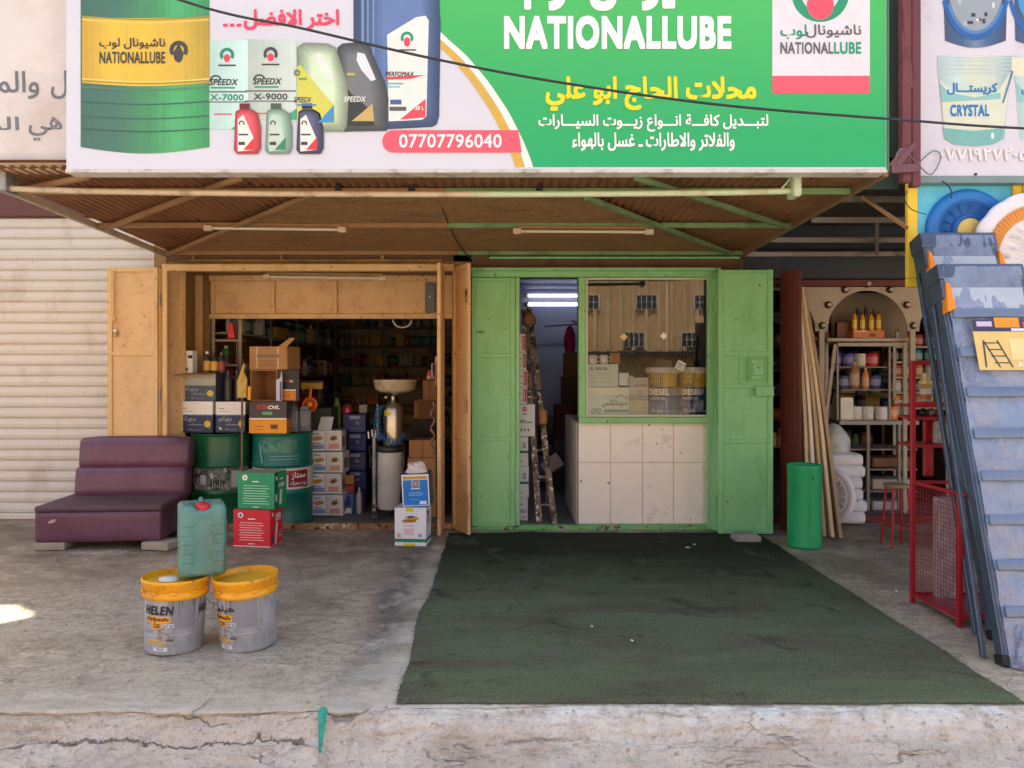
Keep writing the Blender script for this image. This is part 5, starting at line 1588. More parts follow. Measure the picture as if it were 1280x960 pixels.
# ------------------------------------------------------------------ oil drums
def drum(label, loc, m, rotz, art=None, r=0.288, h=0.885):
    t = thing('oil_drum', label, 'drum', loc, rotz, 'steel oil drums in the entrance')
    mb = MB()
    P = [(r, 0.0), (r + 0.006, 0.006), (r + 0.006, 0.016), (r, 0.024)]
    for zc in (h * 0.36, h * 0.66): P += [(r, zc - 0.03), (r + 0.011, zc - 0.012), (r + 0.012, zc), (r + 0.011, zc + 0.012), (r, zc + 0.03)]
    P += [(r, h - 0.03), (r + 0.001, h - 0.014), (r + 0.007, h - 0.010), (r + 0.007, h), (r - 0.004, h + 0.001), (r - 0.008, h - 0.014), (0.002, h - 0.016)]
    mb.lathe(P, m, seg=64, cap1=False)
    if art: art(Art(mb, cyl_fn(r + 0.0015, 0, h)))
    mb.build('body', t)
    mb = MB(); mb.lathe([(0.035, 0), (0.035, 0.012), (0.028, 0.016), (0.001, 0.016)], M_GREY, (0.16, -0.1, h - 0.016), 18); mb.build('bung', t)
    return t
M_DG = mat('dark_green_drum', (20, 92, 56), 0.35, var=0.14, vs=3, stain=(26, 62, 44), ss=3, chips=(120, 120, 100), cs=18, ct=0.72)
M_TEAL = mat('teal_drum', (10, 104, 92), 0.35, var=0.12, vs=3, stain=(60, 124, 104), ss=3, st=(0.55, 0.75), chips=(150, 160, 140), cs=20, ct=0.71)
def drum_dirty(A):
    M_ = mat('scraped_grey_patch', (120, 122, 112), 0.7, var=0.3, vs=9, stain=(40, 50, 44), st=(0.45, 0.58), ss=11, chips=(186, 186, 176), cs=13, ct=0.6)
    A.rect(-62, 62, 0.395, 0.635, M_, 24); A.k = 6
    A.rect(-38, -26, 0.46, 0.56, (196, 200, 210), 4); A.poly([(-32, 0.46), (-28, 0.58), (-24, 0.46)], (70, 80, 130)); A.rect(20, 44, 0.42, 0.60, (178, 180, 172), 6); A.rect(-18, 8, 0.44, 0.50, (30, 40, 36), 6)
    for i in range(7): A.k = 7; A.rect(-14 + i * 4.2, -12.4 + i * 4.2, 0.42, 0.50 - 0.02 * (i % 3), (150, 160, 146), 1)
drum('dark green steel drum with a scraped grey band, behind the jerrycan', (-2.76, 7.60, 0.006), M_DG, R(18), drum_dirty)
def drum_label(A):
    A.rect(-100, 100, 0.395, 0.625, (206, 206, 198), 40); A.k = 3; A.rect(-90, 40, 0.555, 0.60, (168, 60, 66), 26); A.rect(14, 56, 0.42, 0.60, (140, 26, 44), 10); A.k = 4
    A.text('ممتاز', 20, 50, 0.50, 0.585, WT, 0.02); A.text('زيت محرك', 18, 52, 0.43, 0.49, WT, 0.02); A.disc(50, 0.43, 8, 0.022, (96, 84, 40)); A.k = 2
    for i in range(4): A.rect(-20, 34, 0.755 - i * 0.036, 0.762 - i * 0.036, (120, 170, 150), 12)
    A.rect(-44, 30, 0.80, 0.93, mat('scuffed_teal', (88, 138, 116), 0.55, var=0.2, vs=10, stain=(16, 104, 92), ss=7, st=(0.48, 0.58)), 16)
    A.k = 5; A.poly([(-46, 0.90), (-44, 0.90), (-34, 0.66), (-37, 0.66)], (150, 190, 180))
drum('teal steel drum with a white and red label band, beside the dark green drum', (-2.155, 7.62, 0.006), M_TEAL, R(12), drum_label)
ZD = 0.897

# things standing on the dark green drum
M_NVB = mat('navy_carton', (40, 54, 84), 0.5, var=0.08)
def navy_art(topcol=WT, lower=(40, 56, 92)):
    def f(A):
        A.rect(0.0, 1.0, 0.58, 0.995, topcol); A.k = 2; A.rect(0, 1, 0.555, 0.58, (120, 150, 170)); A.text('always', 0.1, 0.55, 0.36, 0.48, (150, 156, 170), 0.02, 0.2); A.disc(0.86, 0.28, 0.09, 0.11, (214, 184, 70)); A.rect(0.12, 0.3, 0.76, 0.79, (150, 150, 146)); A.rect(0.12, 0.46, 0.68, 0.70, (170, 170, 166))
        rnd = random.Random(8)
        for i in range(16): x, y = rnd.uniform(0.06, 0.9), rnd.uniform(0.05, 0.5); A.rect(x, x + 0.03, y, y + 0.025, (170, 176, 190))
        A.poly([(0.12, 0.10), (0.17, 0.18), (0.22, 0.10)], WT); A.rect(0.35, 0.75, 0.24, 0.265, (130, 140, 166)); A.rect(0.3, 0.7, 0.08, 0.10, (110, 126, 160))
    return f
NG = 'navy cartons on the dark green drum'
carton('oil_carton', 'navy and white carton on the dark green drum, outer one of the pair', 'carton', 0.365, 0.30, 0.305, M_NVB, (-2.955, 7.42, ZD), R(-3), navy_art(), lambda A: A.rect(0, 1, 0.58, 0.995, (200, 200, 194)), group=NG)
carton('oil_carton', 'navy and white carton on the drum, partly behind the broom stick', 'carton', 0.285, 0.30, 0.30, M_NVB, (-2.615, 7.45, ZD), R(2), navy_art(WT, (60, 74, 110)), lambda A: A.rect(0, 1, 0.58, 0.995, (200, 200, 194)), group=NG)
t = thing('oil_carton', 'navy carton with its brown flap open, topmost on the dark green drum', 'carton', (-2.94, 7.44, ZD + 0.307), R(-4), NG)
mb = MB(); mb.box(-0.19, 0.19, 0, 0.28, 0, 0.265, mat('slate_carton', (72, 82, 100), 0.5, var=0.08), 0.003)
A = Art(mb, front_fn(-0.19, 0, 0, 0.38, 0.265)); navy_art((176, 176, 160))(A); mb.build('box', t)
mb = MB(); mb.prism([(-0.205, 0.268), (0.19, 0.268), (0.17, 0.30), (-0.23, 0.24)], -0.09, -0.004, M_BROWNCARD) if False else mb.add([(-0.19, 0.0, 0.267), (0.19, 0.0, 0.267), (0.17, -0.10, 0.247), (-0.23, -0.10, 0.243), (-0.19, 0.0, 0.272), (0.19, 0.0, 0.272), (0.17, -0.10, 0.252), (-0.23, -0.10, 0.248)], [(3, 2, 1, 0), (4, 5, 6, 7), (2, 3, 7, 6), (0, 4, 7, 3), (1, 2, 6, 5)], M_BROWNCARD); mb.build('flap', t)
ZT = ZD + 0.307 + 0.267
def bw(A):
    A.rect(0, 1, 0, 1, WT); A.k = 2; A.rect(0.62, 1, 0.66, 0.8, (40, 40, 44)); A.disc(0.5, 0.16, 0.14, 0.09, (130, 110, 110)); A.rect(0.1, 0.6, 0.5, 0.52, (160, 160, 160)); A.rect(0.1, 0.5, 0.76, 0.78, (160, 160, 160))
carton('small_box', 'small white box standing on the topmost navy carton', 'box', 0.115, 0.10, 0.215, M_WCARD, (-3.05, 7.48, ZT + 0.005), R(-6), bw)
def bottle_mesh(w, d, h, m, mc, ml=None, neck=0.3):
    mb = MB(); n = [(0.5, 0), (0.5, 0.62), (0.42, 0.74), (neck * 0.62, 0.84), (neck * 0.6, 0.88)]
    mb.lathe([(r * w, z * h) for r, z in n], m, seg=16, sy=d / w)
    mb.lathe([(neck * 0.66 * w, 0.88 * h), (neck * 0.66 * w, h)], mc, seg=12)
    if ml: mb.lathe([(0.505 * w, 0.12 * h), (0.505 * w, 0.56 * h)], ml, seg=16, sy=d / w, cap0=False, cap1=False)
    return mb
for i, (px, lab, mc, ml) in enumerate(((258, 'black bottle with white cap beside the small white box', C_WHITE, (196, 150, 60)), (267, 'black bottle with dark cap and amber label, middle of the row on the navy carton', (50, 40, 40), (206, 160, 50)), (276, 'black bottle with brown cap at the inner end of the navy carton', (120, 84, 60), (150, 60, 50)))):
    mb = bottle_mesh(0.072, 0.06, 0.20 + 0.012 * (i == 0), M_BLACKP, flat(mc), flat(ml)); o = mb.build('oil_bottle', loc=(XX(px, 7.5), 7.52, ZT + 0.004)); tag(o, lab, 'bottle', 'black bottles on the navy carton')
for i, (px, lab) in enumerate(((285, 'black plastic bottle lying upright behind the open carton flap'), (293, 'tall black bottle between the navy carton and the broom head'))):
    mb = bottle_mesh(0.075, 0.07, 0.30, mat('charcoal_bottle', (60, 60, 62), 0.35), flat((70, 70, 74)), None, 0.4); o = mb.build('oil_bottle', loc=(XX(px, 7.55), 7.55 + 0.08 * i, ZD + 0.303)); tag(o, lab, 'bottle', 'charcoal bottles on the drum')
br = thing('broom', 'yellow bristled brush on a thin stick, leaning upside down against the drums', 'broom', (XX(301, 7.27), 7.24, 0.02), 0, rot=(R(-3), 0, 0))
mb = MB(); mb.tube([(0.02, 0, 0), (0.0, 0, 1.28)], 0.011, mat('brown_stick', (122, 88, 70), 0.6, var=0.15), 8); mb.build('stick', br)
mb = MB(); mb.prism([(-0.04, 1.22), (0.045, 1.22), (0.05, 1.40), (0.015, 1.47), (0.028, 1.54), (0.012, 1.55), (-0.012, 1.47), (-0.045, 1.38)], -0.02, 0.02, mat('yellow_bristle', (198, 164, 84), 0.8, var=0.25, vs=30), 0.006); mb.build('brush_head', br)
mb = MB(); mb.box(0.055, 0.085, -0.012, 0.012, 1.20, 1.33, mat('orange_yellow', (236, 160, 24), 0.4), 0.004); mb.build('yellow_grip', br)

# things standing on the teal drum
TG = 'cartons piled on the teal drum'
def mak(A):
    A.rect(0, 1, 0, 0.44, (238, 156, 26)); A.rect(0, 1, 0.44, 0.48, WT); A.k = 2
    A.text('MOTOR', 0.2, 0.48, 0.76, 0.9, (206, 50, 56), 0.03, 0.2); A.text('OIL', 0.5, 0.82, 0.76, 0.88, WT, 0.03, 0.2); A.rect(0.36, 0.62, 0.58, 0.68, (110, 170, 110)); A.rect(0.14, 0.4, 0.2, 0.24, (200, 110, 20)); A.rect(0.56, 0.78, 0.12, 0.3, (206, 130, 40)); A.rect(0.14, 0.36, 0.1, 0.13, (200, 110, 20)); A.k = 3; A.rect(0.58, 0.76, 0.15, 0.27, (90, 60, 40))
M_CHB = mat('charcoal_carton', (72, 64, 62), 0.5, var=0.08)
carton('oil_carton', 'charcoal and orange oil carton at the front of the teal drum', 'carton', 0.365, 0.20, 0.305, M_CHB, (XX(335, 7.36), 7.355, ZD), R(-3), mak, lambda A: A.rect(0, 1, 0, 0.44, (190, 120, 30)), group=TG, mtop=M_BROWNCARD)
t = thing('oil_carton', 'empty brown carton lying open towards the street with a dark printed side', 'carton', (XX(344, 7.5), 7.47, ZD + 0.307), R(-10), TG)
mb = MB()
for b in ((-0.25, -0.242, 0, 0.32, 0, 0.30), (0.02, 0.028, 0.0, 0.32, 0, 0.30), (-0.242, 0.02, 0.312, 0.32, 0, 0.30), (-0.242, 0.02, 0, 0.312, 0, 0.008), (-0.242, 0.02, 0, 0.312, 0.292, 0.30)): mb.box(*b, M_BROWNCARD)
mb.build('box', t)
mb = MB(); mb.box(0.03, 0.26, -0.005, 0.006, 0.0, 0.30, mat('black_carton', (34, 32, 34), 0.5), 0.002); A = Art(mb, front_fn(0.03, -0.005, 0, 0.23, 0.30)); A.rect(0.02, 0.85, 0.02, 0.34, (206, 128, 30)); A.rect(0.02, 0.85, 0.34, 0.37, WT); A.k = 2; A.text('MOTOR', 0.3, 0.56, 0.6, 0.68, (196, 40, 50), 0.03); A.text('OIL', 0.58, 0.74, 0.6, 0.68, WT, 0.03); A.rect(0.2, 0.6, 0.15, 0.19, (160, 90, 20)); mb.build('side_flap', t)
mb = MB(); mb.prism([(-0.03, 0.0), (0.025, 0.0), (0.03, 0.22), (0.02, 0.30), (0.008, 0.22), (-0.03, 0.2)], -0.03, -0.008, WH := mat('white_blue_print', (206, 204, 216), 0.4, var=0.1), 0.004); A = Art(mb, front_fn(-0.03, -0.03, 0, 0.055, 0.3)); A.rect(0.62, 0.98, 0.03, 0.62, (60, 84, 160)); 
o = mb.build('funnel_bag', loc=(XX(349, 7.4), 7.43, ZD + 0.309)); tag(o, 'white and blue plastic pouch standing in front of the open brown carton', 'pouch')
t = thing('cardboard_box', 'brown cardboard box with raised flap, topmost on the teal drum', 'box', (XX(336, 7.48), 7.46, ZD + 0.611), R(-9), TG)
mb = MB(); mb.box(-0.195, 0.195, 0, 0.30, 0, 0.225, M_BROWNCARD, 0.003); A = Art(mb, front_fn(-0.195, 0, 0, 0.39, 0.225)); A.rect(0.18, 0.22, 0.03, 0.98, (214, 178, 130)); A.rect(0.74, 0.78, 0.03, 0.98, (214, 178, 130)); A.k = 2; A.rect(0.2, 0.8, 0.52, 0.66, (126, 108, 84)); A.lines(0.24, 0.74, 0.16, 0.46, 3, (140, 100, 66)); mb.build('box', t)
mb = MB(); mb.add([(0.10, 0.02, 0.226), (0.195, 0.0, 0.226), (0.26, 0.03, 0.30), (0.20, 0.06, 0.31), (0.10, 0.025, 0.23), (0.195, 0.005, 0.231), (0.26, 0.035, 0.304), (0.20, 0.064, 0.314)], [(0, 1, 2, 3), (7, 6, 5, 4), (1, 5, 6, 2), (2, 6, 7, 3), (3, 7, 4, 0)], mat('light_cardboard', (196, 146, 96), 0.85)); mb.build('flap', t)
for i, (px, lab) in enumerate(((365, 'grey slab sided oil can on the teal drum beside the charcoal carton'), (379, 'grey oil can at the inner rim of the teal drum'))):
    mb = MB(); mb.box(-0.065, 0.065, 0, 0.12, 0, 0.215, mat('slate_can', (92, 96, 106), 0.4, var=0.1), 0.01, 2); mb.prism([(-0.05, 0.21), (0.05, 0.21), (0.03, 0.25), (-0.03, 0.25)], 0.03, 0.07, mat('slate_can', (92, 96, 106)), 0.004); A = Art(mb, front_fn(-0.065, 0, 0, 0.13, 0.215)); A.lines(0.2, 0.8, 0.3, 0.8, 5, (130, 134, 144))
    o = mb.build('oil_can', loc=(XX(px, 7.5), 7.48 + 0.06 * i, ZD), rotz=R(-8 + 20 * i)); tag(o, lab, 'can', 'grey cans on the teal drum')
t = thing('filter_funnel', 'orange plastic funnel with round mouth above the grey cans', 'funnel', (XX(388, 7.75), 7.75, ZD + 0.24))
M_ORF = mat('orange_plastic', (206, 98, 34), 0.35, var=0.1)
mb = MB(); mb.xf = Matrix.Translation((0, 0, 0.02)) @ Matrix.Rotation(R(90), 4, 'X'); mb.lathe([(0.076, 0), (0.08, 0.03), (0.06, 0.05), (0.055, 0.03), (0.02, 0.0)], M_ORF, seg=28); mb.lathe([(0.03, 0.01), (0.03, 0.05), (0.001, 0.055)], mat('amber', (236, 150, 40), 0.3), seg=16); mb.build('bowl', t)
mb = MB(); mb.tube([(0.0, -0.02, 0.085), (0.01, -0.02, 0.19)], 0.016, M_ORF, 10); mb.build('spout', t)
mb = MB(); mb.box(-0.12, 0.10, -0.04, 0.03, 0.17, 0.255, mat('mustard_tin', (176, 140, 50), 0.5, var=0.1), 0.006); A = Art(mb, front_fn(-0.12, -0.04, 0.17, 0.22, 0.085)); A.rect(0, 1, 0.75, 0.98, (60, 46, 36)); o = mb.build('flat_tin', loc=(XX(390, 7.85), 7.90, ZD + 0.24)); tag(o, 'flat mustard coloured tin above the orange funnel', 'tin')
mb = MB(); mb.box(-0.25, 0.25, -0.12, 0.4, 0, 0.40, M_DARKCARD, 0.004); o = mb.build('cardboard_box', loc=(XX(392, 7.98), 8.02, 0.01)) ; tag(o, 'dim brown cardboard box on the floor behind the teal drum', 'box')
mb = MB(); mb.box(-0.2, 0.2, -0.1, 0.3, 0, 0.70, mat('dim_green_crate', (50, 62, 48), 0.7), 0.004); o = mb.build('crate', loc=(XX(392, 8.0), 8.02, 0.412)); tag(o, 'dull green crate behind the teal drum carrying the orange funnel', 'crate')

# ------------------------------------------------------------------ deeper in the entrance
def valve(A, f=1):
    A.rect(0.52, 0.98, 0.03, 0.95, (206, 204, 200)); A.k = 2
    A.poly([(0.06, 0.62), (0.2, 0.50), (0.42, 0.60), (0.38, 0.74), (0.2, 0.72)], (188, 140, 40)); A.poly([(0.62, 0.62), (0.72, 0.5), (0.88, 0.6), (0.84, 0.78), (0.7, 0.76)], (150, 112, 36)); A.k = 3; A.poly([(0.66, 0.60), (0.74, 0.55), (0.84, 0.66), (0.74, 0.7)], (70, 60, 50))
    A.rect(0.08, 0.46, 0.14, 0.34, (130, 150, 190)); A.rect(0.1, 0.3, 0.82, 0.88, (150, 160, 190)); A.rect(0.60, 0.92, 0.14, 0.38, (206, 140, 130)); A.rect(0, 1, 0.0, 0.05, (20, 110, 90)); A.rect(0.1, 0.36, 0.38, 0.42, (90, 110, 160)); A.rect(0.47, 0.51, 0.04, 0.95, (176, 176, 180))
ypos = [(618, 648), (592, 617), (563, 590), (537, 561)]
names = ['lowest in the stack behind the teal drum', 'second from the floor behind the teal drum', 'third from the floor behind the teal drum', 'topmost of the stack behind the teal drum']
z = 0.012
for i in range(4):
    h = 0.215; carton('oil_carton', 'white carton with gold pictures, ' + names[i], 'carton', 0.325, 0.26, h, M_WCARD, (XX(409 - 2 * (i % 2), 7.85), 7.83 + 0.015 * (i % 2), z), R(-4 + 5 * (i % 2)), valve, lambda A: A.rect(0.2, 0.8, 0.2, 0.7, (150, 130, 110)), group='white cartons stacked behind the teal drum'); z += h + 0.004
mb = MB(); mb.prism([(-0.07, 0), (0.07, 0), (0.09, 0.14), (-0.04, 0.14)], 0, 0.012, mat('paper', (206, 206, 214), 0.7), 0.002); o = mb.build('paper_sheet', loc=(XX(405, 7.85), 7.86, z), rot=(R(-14), 0, 0)); tag(o, 'white sheet of stiff paper leaning on the topmost white carton', 'paper')
carton('oil_carton', 'dark blue and white carton on the floor at the foot of the white stack', 'carton', 0.22, 0.25, 0.21, mat('blue_white_carton', (92, 110, 150), 0.5, var=0.1), (XX(428, 7.95), 7.98, 0.012), R(-20), lambda A: (A.rect(0.1, 0.9, 0.4, 0.9, (40, 70, 140)), A.rect(0.05, 0.95, 0.05, 0.3, WT)))
M_NAVY2 = mat('royal_navy_plastic', (34, 48, 116), 0.45, var=0.12)
z = 0.012
NB = 'navy blue crates stacked behind the white cartons'
for i in range(5):
    h = 0.2
    def nb(A, i=i):
        A.rect(0.3, 0.75, 0.72, 0.9, (150, 160, 190)); A.k = 2; A.rect(0.2, 0.8, 0.2, 0.26, (80, 96, 160)); A.rect(0.55, 0.7, 0.42, 0.6, (120, 130, 180))
    carton('crate', 'navy blue crate, %s of the blue stack behind the white cartons' % ['bottom', 'second lowest', 'middle', 'second highest', 'top'][i], 'crate', 0.25, 0.3, h, M_NAVY2, (XX(443, 8.3), 8.3 + 0.02 * (i % 2), z), R(3 - 5 * (i % 2)), nb, group=NB, bev=0.008); z += h + 0.004
mb = MB(); mb.lathe([(0.05, 0), (0.055, 0.03), (0.045, 0.075), (0.02, 0.10), (0.001, 0.105)], mat('pink_foil', (196, 70, 96), 0.25, metal=0.3), seg=18); o = mb.build('foil_parcel', loc=(XX(432, 8.3), 8.4, z)); tag(o, 'shiny pink foil parcel on the top navy crate', 'parcel')
mb = MB(); mb.box(-0.045, 0.045, 0, 0.05, 0, 0.095, mat('grey_cup', (150, 150, 156), 0.5), 0.006); o = mb.build('small_box', loc=(XX(452, 8.3), 8.38, z)); tag(o, 'small pale grey box on the top navy crate', 'box')
mb = bottle_mesh(0.09, 0.08, 0.34, mat('lime_bottle', (96, 120, 36), 0.4), flat((60, 80, 30)), None, 0.5); o = mb.build('bottle', loc=(XX(421, 8.3), 8.3, 0.87)); tag(o, 'tall lime green bottle in the dark behind the white cartons', 'bottle')
mb = MB(); mb.box(-0.12, 0.12, 0, 0.2, 0, 0.86, mat('dim_steel_stand', (60, 58, 56), 0.7), 0.004); o = mb.build('stand', loc=(XX(421, 8.3), 8.25, 0.01)); tag(o, 'dark stand under the lime green bottle', 'stand')
mb = MB(); mb.box(-0.05, 0.05, 0, 0.06, 0, 0.1, mat('amber_box', (176, 124, 40), 0.5), 0.004); o = mb.build('small_box', loc=(XX(434, 8.1), 8.12, ZZ(607, 8.1)), rotz=0.1)
tag(o, 'small amber box in front of the navy crates', 'box'); o.location = (XX(436, 8.05), 8.08, 0.30)
mb = MB(); mb.box(-0.055, 0.055, 0, 0.08, 0, 0.28, mat('red_white_box', (170, 60, 60), 0.5), 0.004); o = mb.build('small_box', loc=(XX(436, 8.05), 8.06, 0.012)); tag(o, 'narrow red box standing on the floor before the navy crates', 'box')
mb = bottle_mesh(0.06, 0.06, 0.27, mat('grey_white_bottle', (176, 172, 176), 0.4), flat((200, 200, 204))); o = mb.build('bottle', loc=(XX(448, 7.95), 8.0, 0.012)); tag(o, 'grey white bottle on the floor beside the navy crates', 'bottle')

# the waste oil collector
oc = thing('oil_collector', 'grey waste oil collector with steel tank, blue coil hose and cream pan', 'oil collector', (XX(488, 7.75), 7.75, 0.012))
M_ALU = mat('light_grey_enamel', (190, 188, 182), 0.4, var=0.06, stain=(140, 132, 124), ss=5)
M_STEEL = mat('brushed_steel', (186, 178, 164), 0.28, var=0.08, metal=0.9)
mb = MB(); mb.lathe([(0.128, 0.10), (0.132, 0.11), (0.132, 0.66), (0.128, 0.67)], M_ALU, seg=32); mb.box(-0.05, 0.0, -0.137, -0.12, 0.35, 0.55, M_ALU, 0.004); mb.build('tank', oc)
mb = MB(); mb.lathe([(0.134, 0.67), (0.14, 0.68), (0.14, 0.73), (0.125, 0.735)], M_BLACKP, seg=32); mb.build('collar', oc)
mb = MB(); mb.lathe([(0.098, 0.74), (0.10, 0.75), (0.10, 1.10), (0.08, 1.14), (0.035, 1.165), (0.03, 1.18)], M_STEEL, (0.03, 0, 0), 32); mb.lathe([(0.022, 1.18), (0.026, 1.2), (0.026, 1.235), (0.012, 1.245)], M_STEEL, (0.03, 0, 0), 16); A = Art(mb, lambda a, b, k: (0.03 + (0.1015 + .0008 * k) * math.sin(R(a)), -(0.1015 + .0008 * k) * math.cos(R(a)), b)); A.rect(-52, -8, 1.035, 1.09, (226, 200, 40), 6); A.k = 3; A.rect(-46, -14, 1.055, 1.06, (150, 130, 40), 4); mb.build('steel_cylinder', oc)
mb = MB(); mb.lathe([(0.02, 1.245), (0.024, 1.25), (0.04, 1.26), (0.15, 1.27), (0.20, 1.30), (0.215, 1.39), (0.22, 1.395), (0.205, 1.39), (0.19, 1.31), (0.05, 1.285)], mat('cream_pan', (204, 190, 160), 0.45, var=0.06, stain=(150, 128, 96), ss=5), (0.05, 0, 0), 36, cap1=True); mb.build('drain_pan', oc)
mb = MB(); mb.tube([(-0.155, -0.05, 0.06), (-0.155, -0.05, 0.80), (-0.15, -0.05, 0.86)], 0.021, M_GREY, 12); mb.lathe([(0.024, 0.02), (0.026, 0.06), (0.022, 0.08)], M_GREY, (-0.155, -0.05, 0.55), 12); mb.build('push_pole', oc)
mb = MB(); 
for sx_, sy_ in ((-0.15, -0.08), (0.12, -0.1), (0.0, 0.14)):
    mb.xf = Matrix.Translation((sx_, sy_, 0.045)) @ Matrix.Rotation(R(90), 4, 'Y'); mb.lathe([(0.038, -0.014), (0.042, -0.008), (0.042, 0.008), (0.038, 0.014)], M_BLACKP, seg=18); mb.xf = None
    mb.box(sx_ - 0.02, sx_ + 0.02, sy_ - 0.01, sy_ + 0.01, 0.05, 0.11, M_GREY, 0.003)
mb.build('caster', oc)
mb = MB(); mb.tube([(-0.17, -0.07, 0.03), (-0.15, -0.12, 0.02), (-0.12, -0.15, 0.04)], 0.02, M_STEEL, 8); mb.tube([(-0.16, -0.07, 0.13), (-0.13, -0.11, 0.14)], 0.018, M_STEEL, 8); mb.build('foot_fitting', oc)
M_COIL = mat('blue_hose', (46, 104, 150), 0.35, var=0.1)
pts = []
for i in range(361):
    a = i / 360
    th = a * 2 * math.pi * 26
    if a < 0.5:
        u = a / 0.5; c_ = Vector((-0.09 - 0.03 * math.sin(u * math.pi), -0.06, 1.13 - 0.32 * u))
        pts.append(c_ + Vector((0.032 * math.cos(th), -0.032 * math.sin(th) - 0.03, 0)))
    else:
        u = (a - 0.5) / 0.5; ang = R(200 + 175 * u); c_ = Vector((0.01 + 0.135 * math.cos(ang), 0.135 * math.sin(ang), 0.80 + 0.03 * math.sin(u * 9)))
        pts.append(c_ + Vector((0.0, 0.030 * math.cos(th), 0.032 * math.sin(th))))
mb = MB(); mb.tube(pts, 0.0065, M_COIL, 6); mb.build('coil_hose', oc)
mb = MB()
for k, (x, z) in enumerate(((-0.20, 0.86), (-0.165, 0.875), (-0.13, 0.87))): mb.tube([(x, -0.09, z - 0.05), (x - 0.008, -0.09, z + 0.02)], 0.009, M_WHITEP, 8)
mb.tube([(0.10, -0.09, 0.05), (0.13, -0.13, 0.3), (0.15, -0.1, 0.6), (0.14, -0.02, 0.75)], 0.011, M_BLACKP, 8); mb.tube([(-0.12, -0.03, 0.76), (-0.21, 0.0, 0.72), (-0.2, 0.02, 0.5)], 0.012, M_BLACKP, 8); mb.build('probe', oc)
mb = MB(); mb.tube([(-0.115, -0.08, 0.84), (-0.118, -0.08, 1.15)], 0.005, M_WHITEP, 6); mb.build('gauge_tube', oc)
mb = MB(); mb.lathe([(0.008, 0), (0.018, 0.004), (0.018, 0.03), (0.008, 0.034)], M_STEEL, (-0.04, -0.03, 1.20), 12); mb.build('valve', oc)

# cartons by the folded door
CG = 'brown cartons behind the folded ochre door'
for lab, px, Y, z, w, d, h, rz in (('plain brown carton at the bottom behind the blue oil can', 527, 7.75, 0.012, 0.30, 0.3, 0.30, 4), ('brown carton with a seam, second in the stack behind the blue oil can', 527, 7.75, 0.316, 0.285, 0.3, 0.30, -2), ('light brown carton, top of the stack behind the blue oil can', 528, 7.75, 0.62, 0.27, 0.28, 0.175, 3),
                                ('brown carton high in the dark behind the steel tank', 531, 8.6, 0.96, 0.24, 0.3, 0.20, -6), ('small brown carton just under the red pouch', 537, 8.4, 1.18, 0.15, 0.25, 0.21, 2)):
    mb = MB(); mb.box(-w / 2, w / 2, 0, d, 0, h, M_BROWNCARD, 0.003); A = Art(mb, front_fn(-w / 2, 0, 0, w, h)); A.rect(0.44, 0.56, 0.0, 1.0, (150, 104, 66)); A.k = 2; A.rect(0, 1, 0.48, 0.49, (130, 90, 56))
    o = mb.build('cardboard_box', loc=(XX(px, Y), Y, z), rotz=R(rz)); tag(o, lab, 'box', CG)
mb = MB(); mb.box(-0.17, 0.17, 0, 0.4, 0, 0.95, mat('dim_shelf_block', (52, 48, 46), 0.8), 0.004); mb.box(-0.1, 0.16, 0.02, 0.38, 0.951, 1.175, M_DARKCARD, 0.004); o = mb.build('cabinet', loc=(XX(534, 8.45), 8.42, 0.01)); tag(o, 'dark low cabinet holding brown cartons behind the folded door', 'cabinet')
mb = MB(); mb.prism([(-0.045, 0), (0.04, 0), (0.046, 0.08), (0.02, 0.115), (-0.03, 0.11), (-0.046, 0.05)], 0, 0.06, mat('red_pouch', (196, 46, 52), 0.4, var=0.1), 0.012); A = Art(mb, front_fn(-0.045, 0, 0, 0.09, 0.11)); A.rect(0.1, 0.45, 0.1, 0.4, WT); o = mb.build('red_pouch', loc=(XX(538, 8.4), 8.42, 1.395)); tag(o, 'small red pouch on the brown carton beside the folded ochre door', 'pouch')
mb = MB(); pts = [(0.02 * math.sin(i * 1.3), 0.012 * math.cos(i * 2.1), -0.03 * i) for i in range(18)]
mb.tube(pts, [0.012 + 0.006 * math.sin(i * 2.2) for i in range(18)], mat('bead_chain', (150, 104, 84), 0.5, var=0.3, vs=30), 8); o = mb.build('bead_chain', loc=(XX(541, 7.55), 7.55, ZZ(503, 7.55))); tag(o, 'knotted brown chain hanging inside the folded ochre door', 'chain')
# ------------------------------------------------------------------ shelves and goods inside the orange shop
M_SHELF = mat('dull_shelf_steel', (142, 132, 122), 0.6, var=0.12)


def shelf_unit(label, p, rz, w, d, zs, nposts, m=None, h=None):
    t = thing('shelving_unit', label, 'shelves', p, rz)
    m = m or M_SHELF
    h = h or zs[-1] + 0.3
    for z in zs:
        mb = MB(); mb.box(0, w, 0, d, z - 0.025, z, m, 0.003); mb.build('shelf', t)
    for i in range(nposts):
        x = 0.015 + (w - 0.03) * i / (nposts - 1)
        mb = MB(); mb.box(x - 0.018, x + 0.018, -0.012, 0.0, 0, h, m, 0.003); mb.build('post', t)
    return t


GOODS = {}
PALETTE = [('dark red', (120, 26, 36)), ('dim white', (176, 172, 170)), ('brown', (126, 86, 56)), ('navy', (34, 44, 92)), ('dark green', (24, 70, 44)), ('mustard', (168, 130, 40)), ('black', (34, 34, 38)), ('grey', (120, 122, 126)), ('orange', (190, 96, 34)), ('teal', (30, 96, 98))]


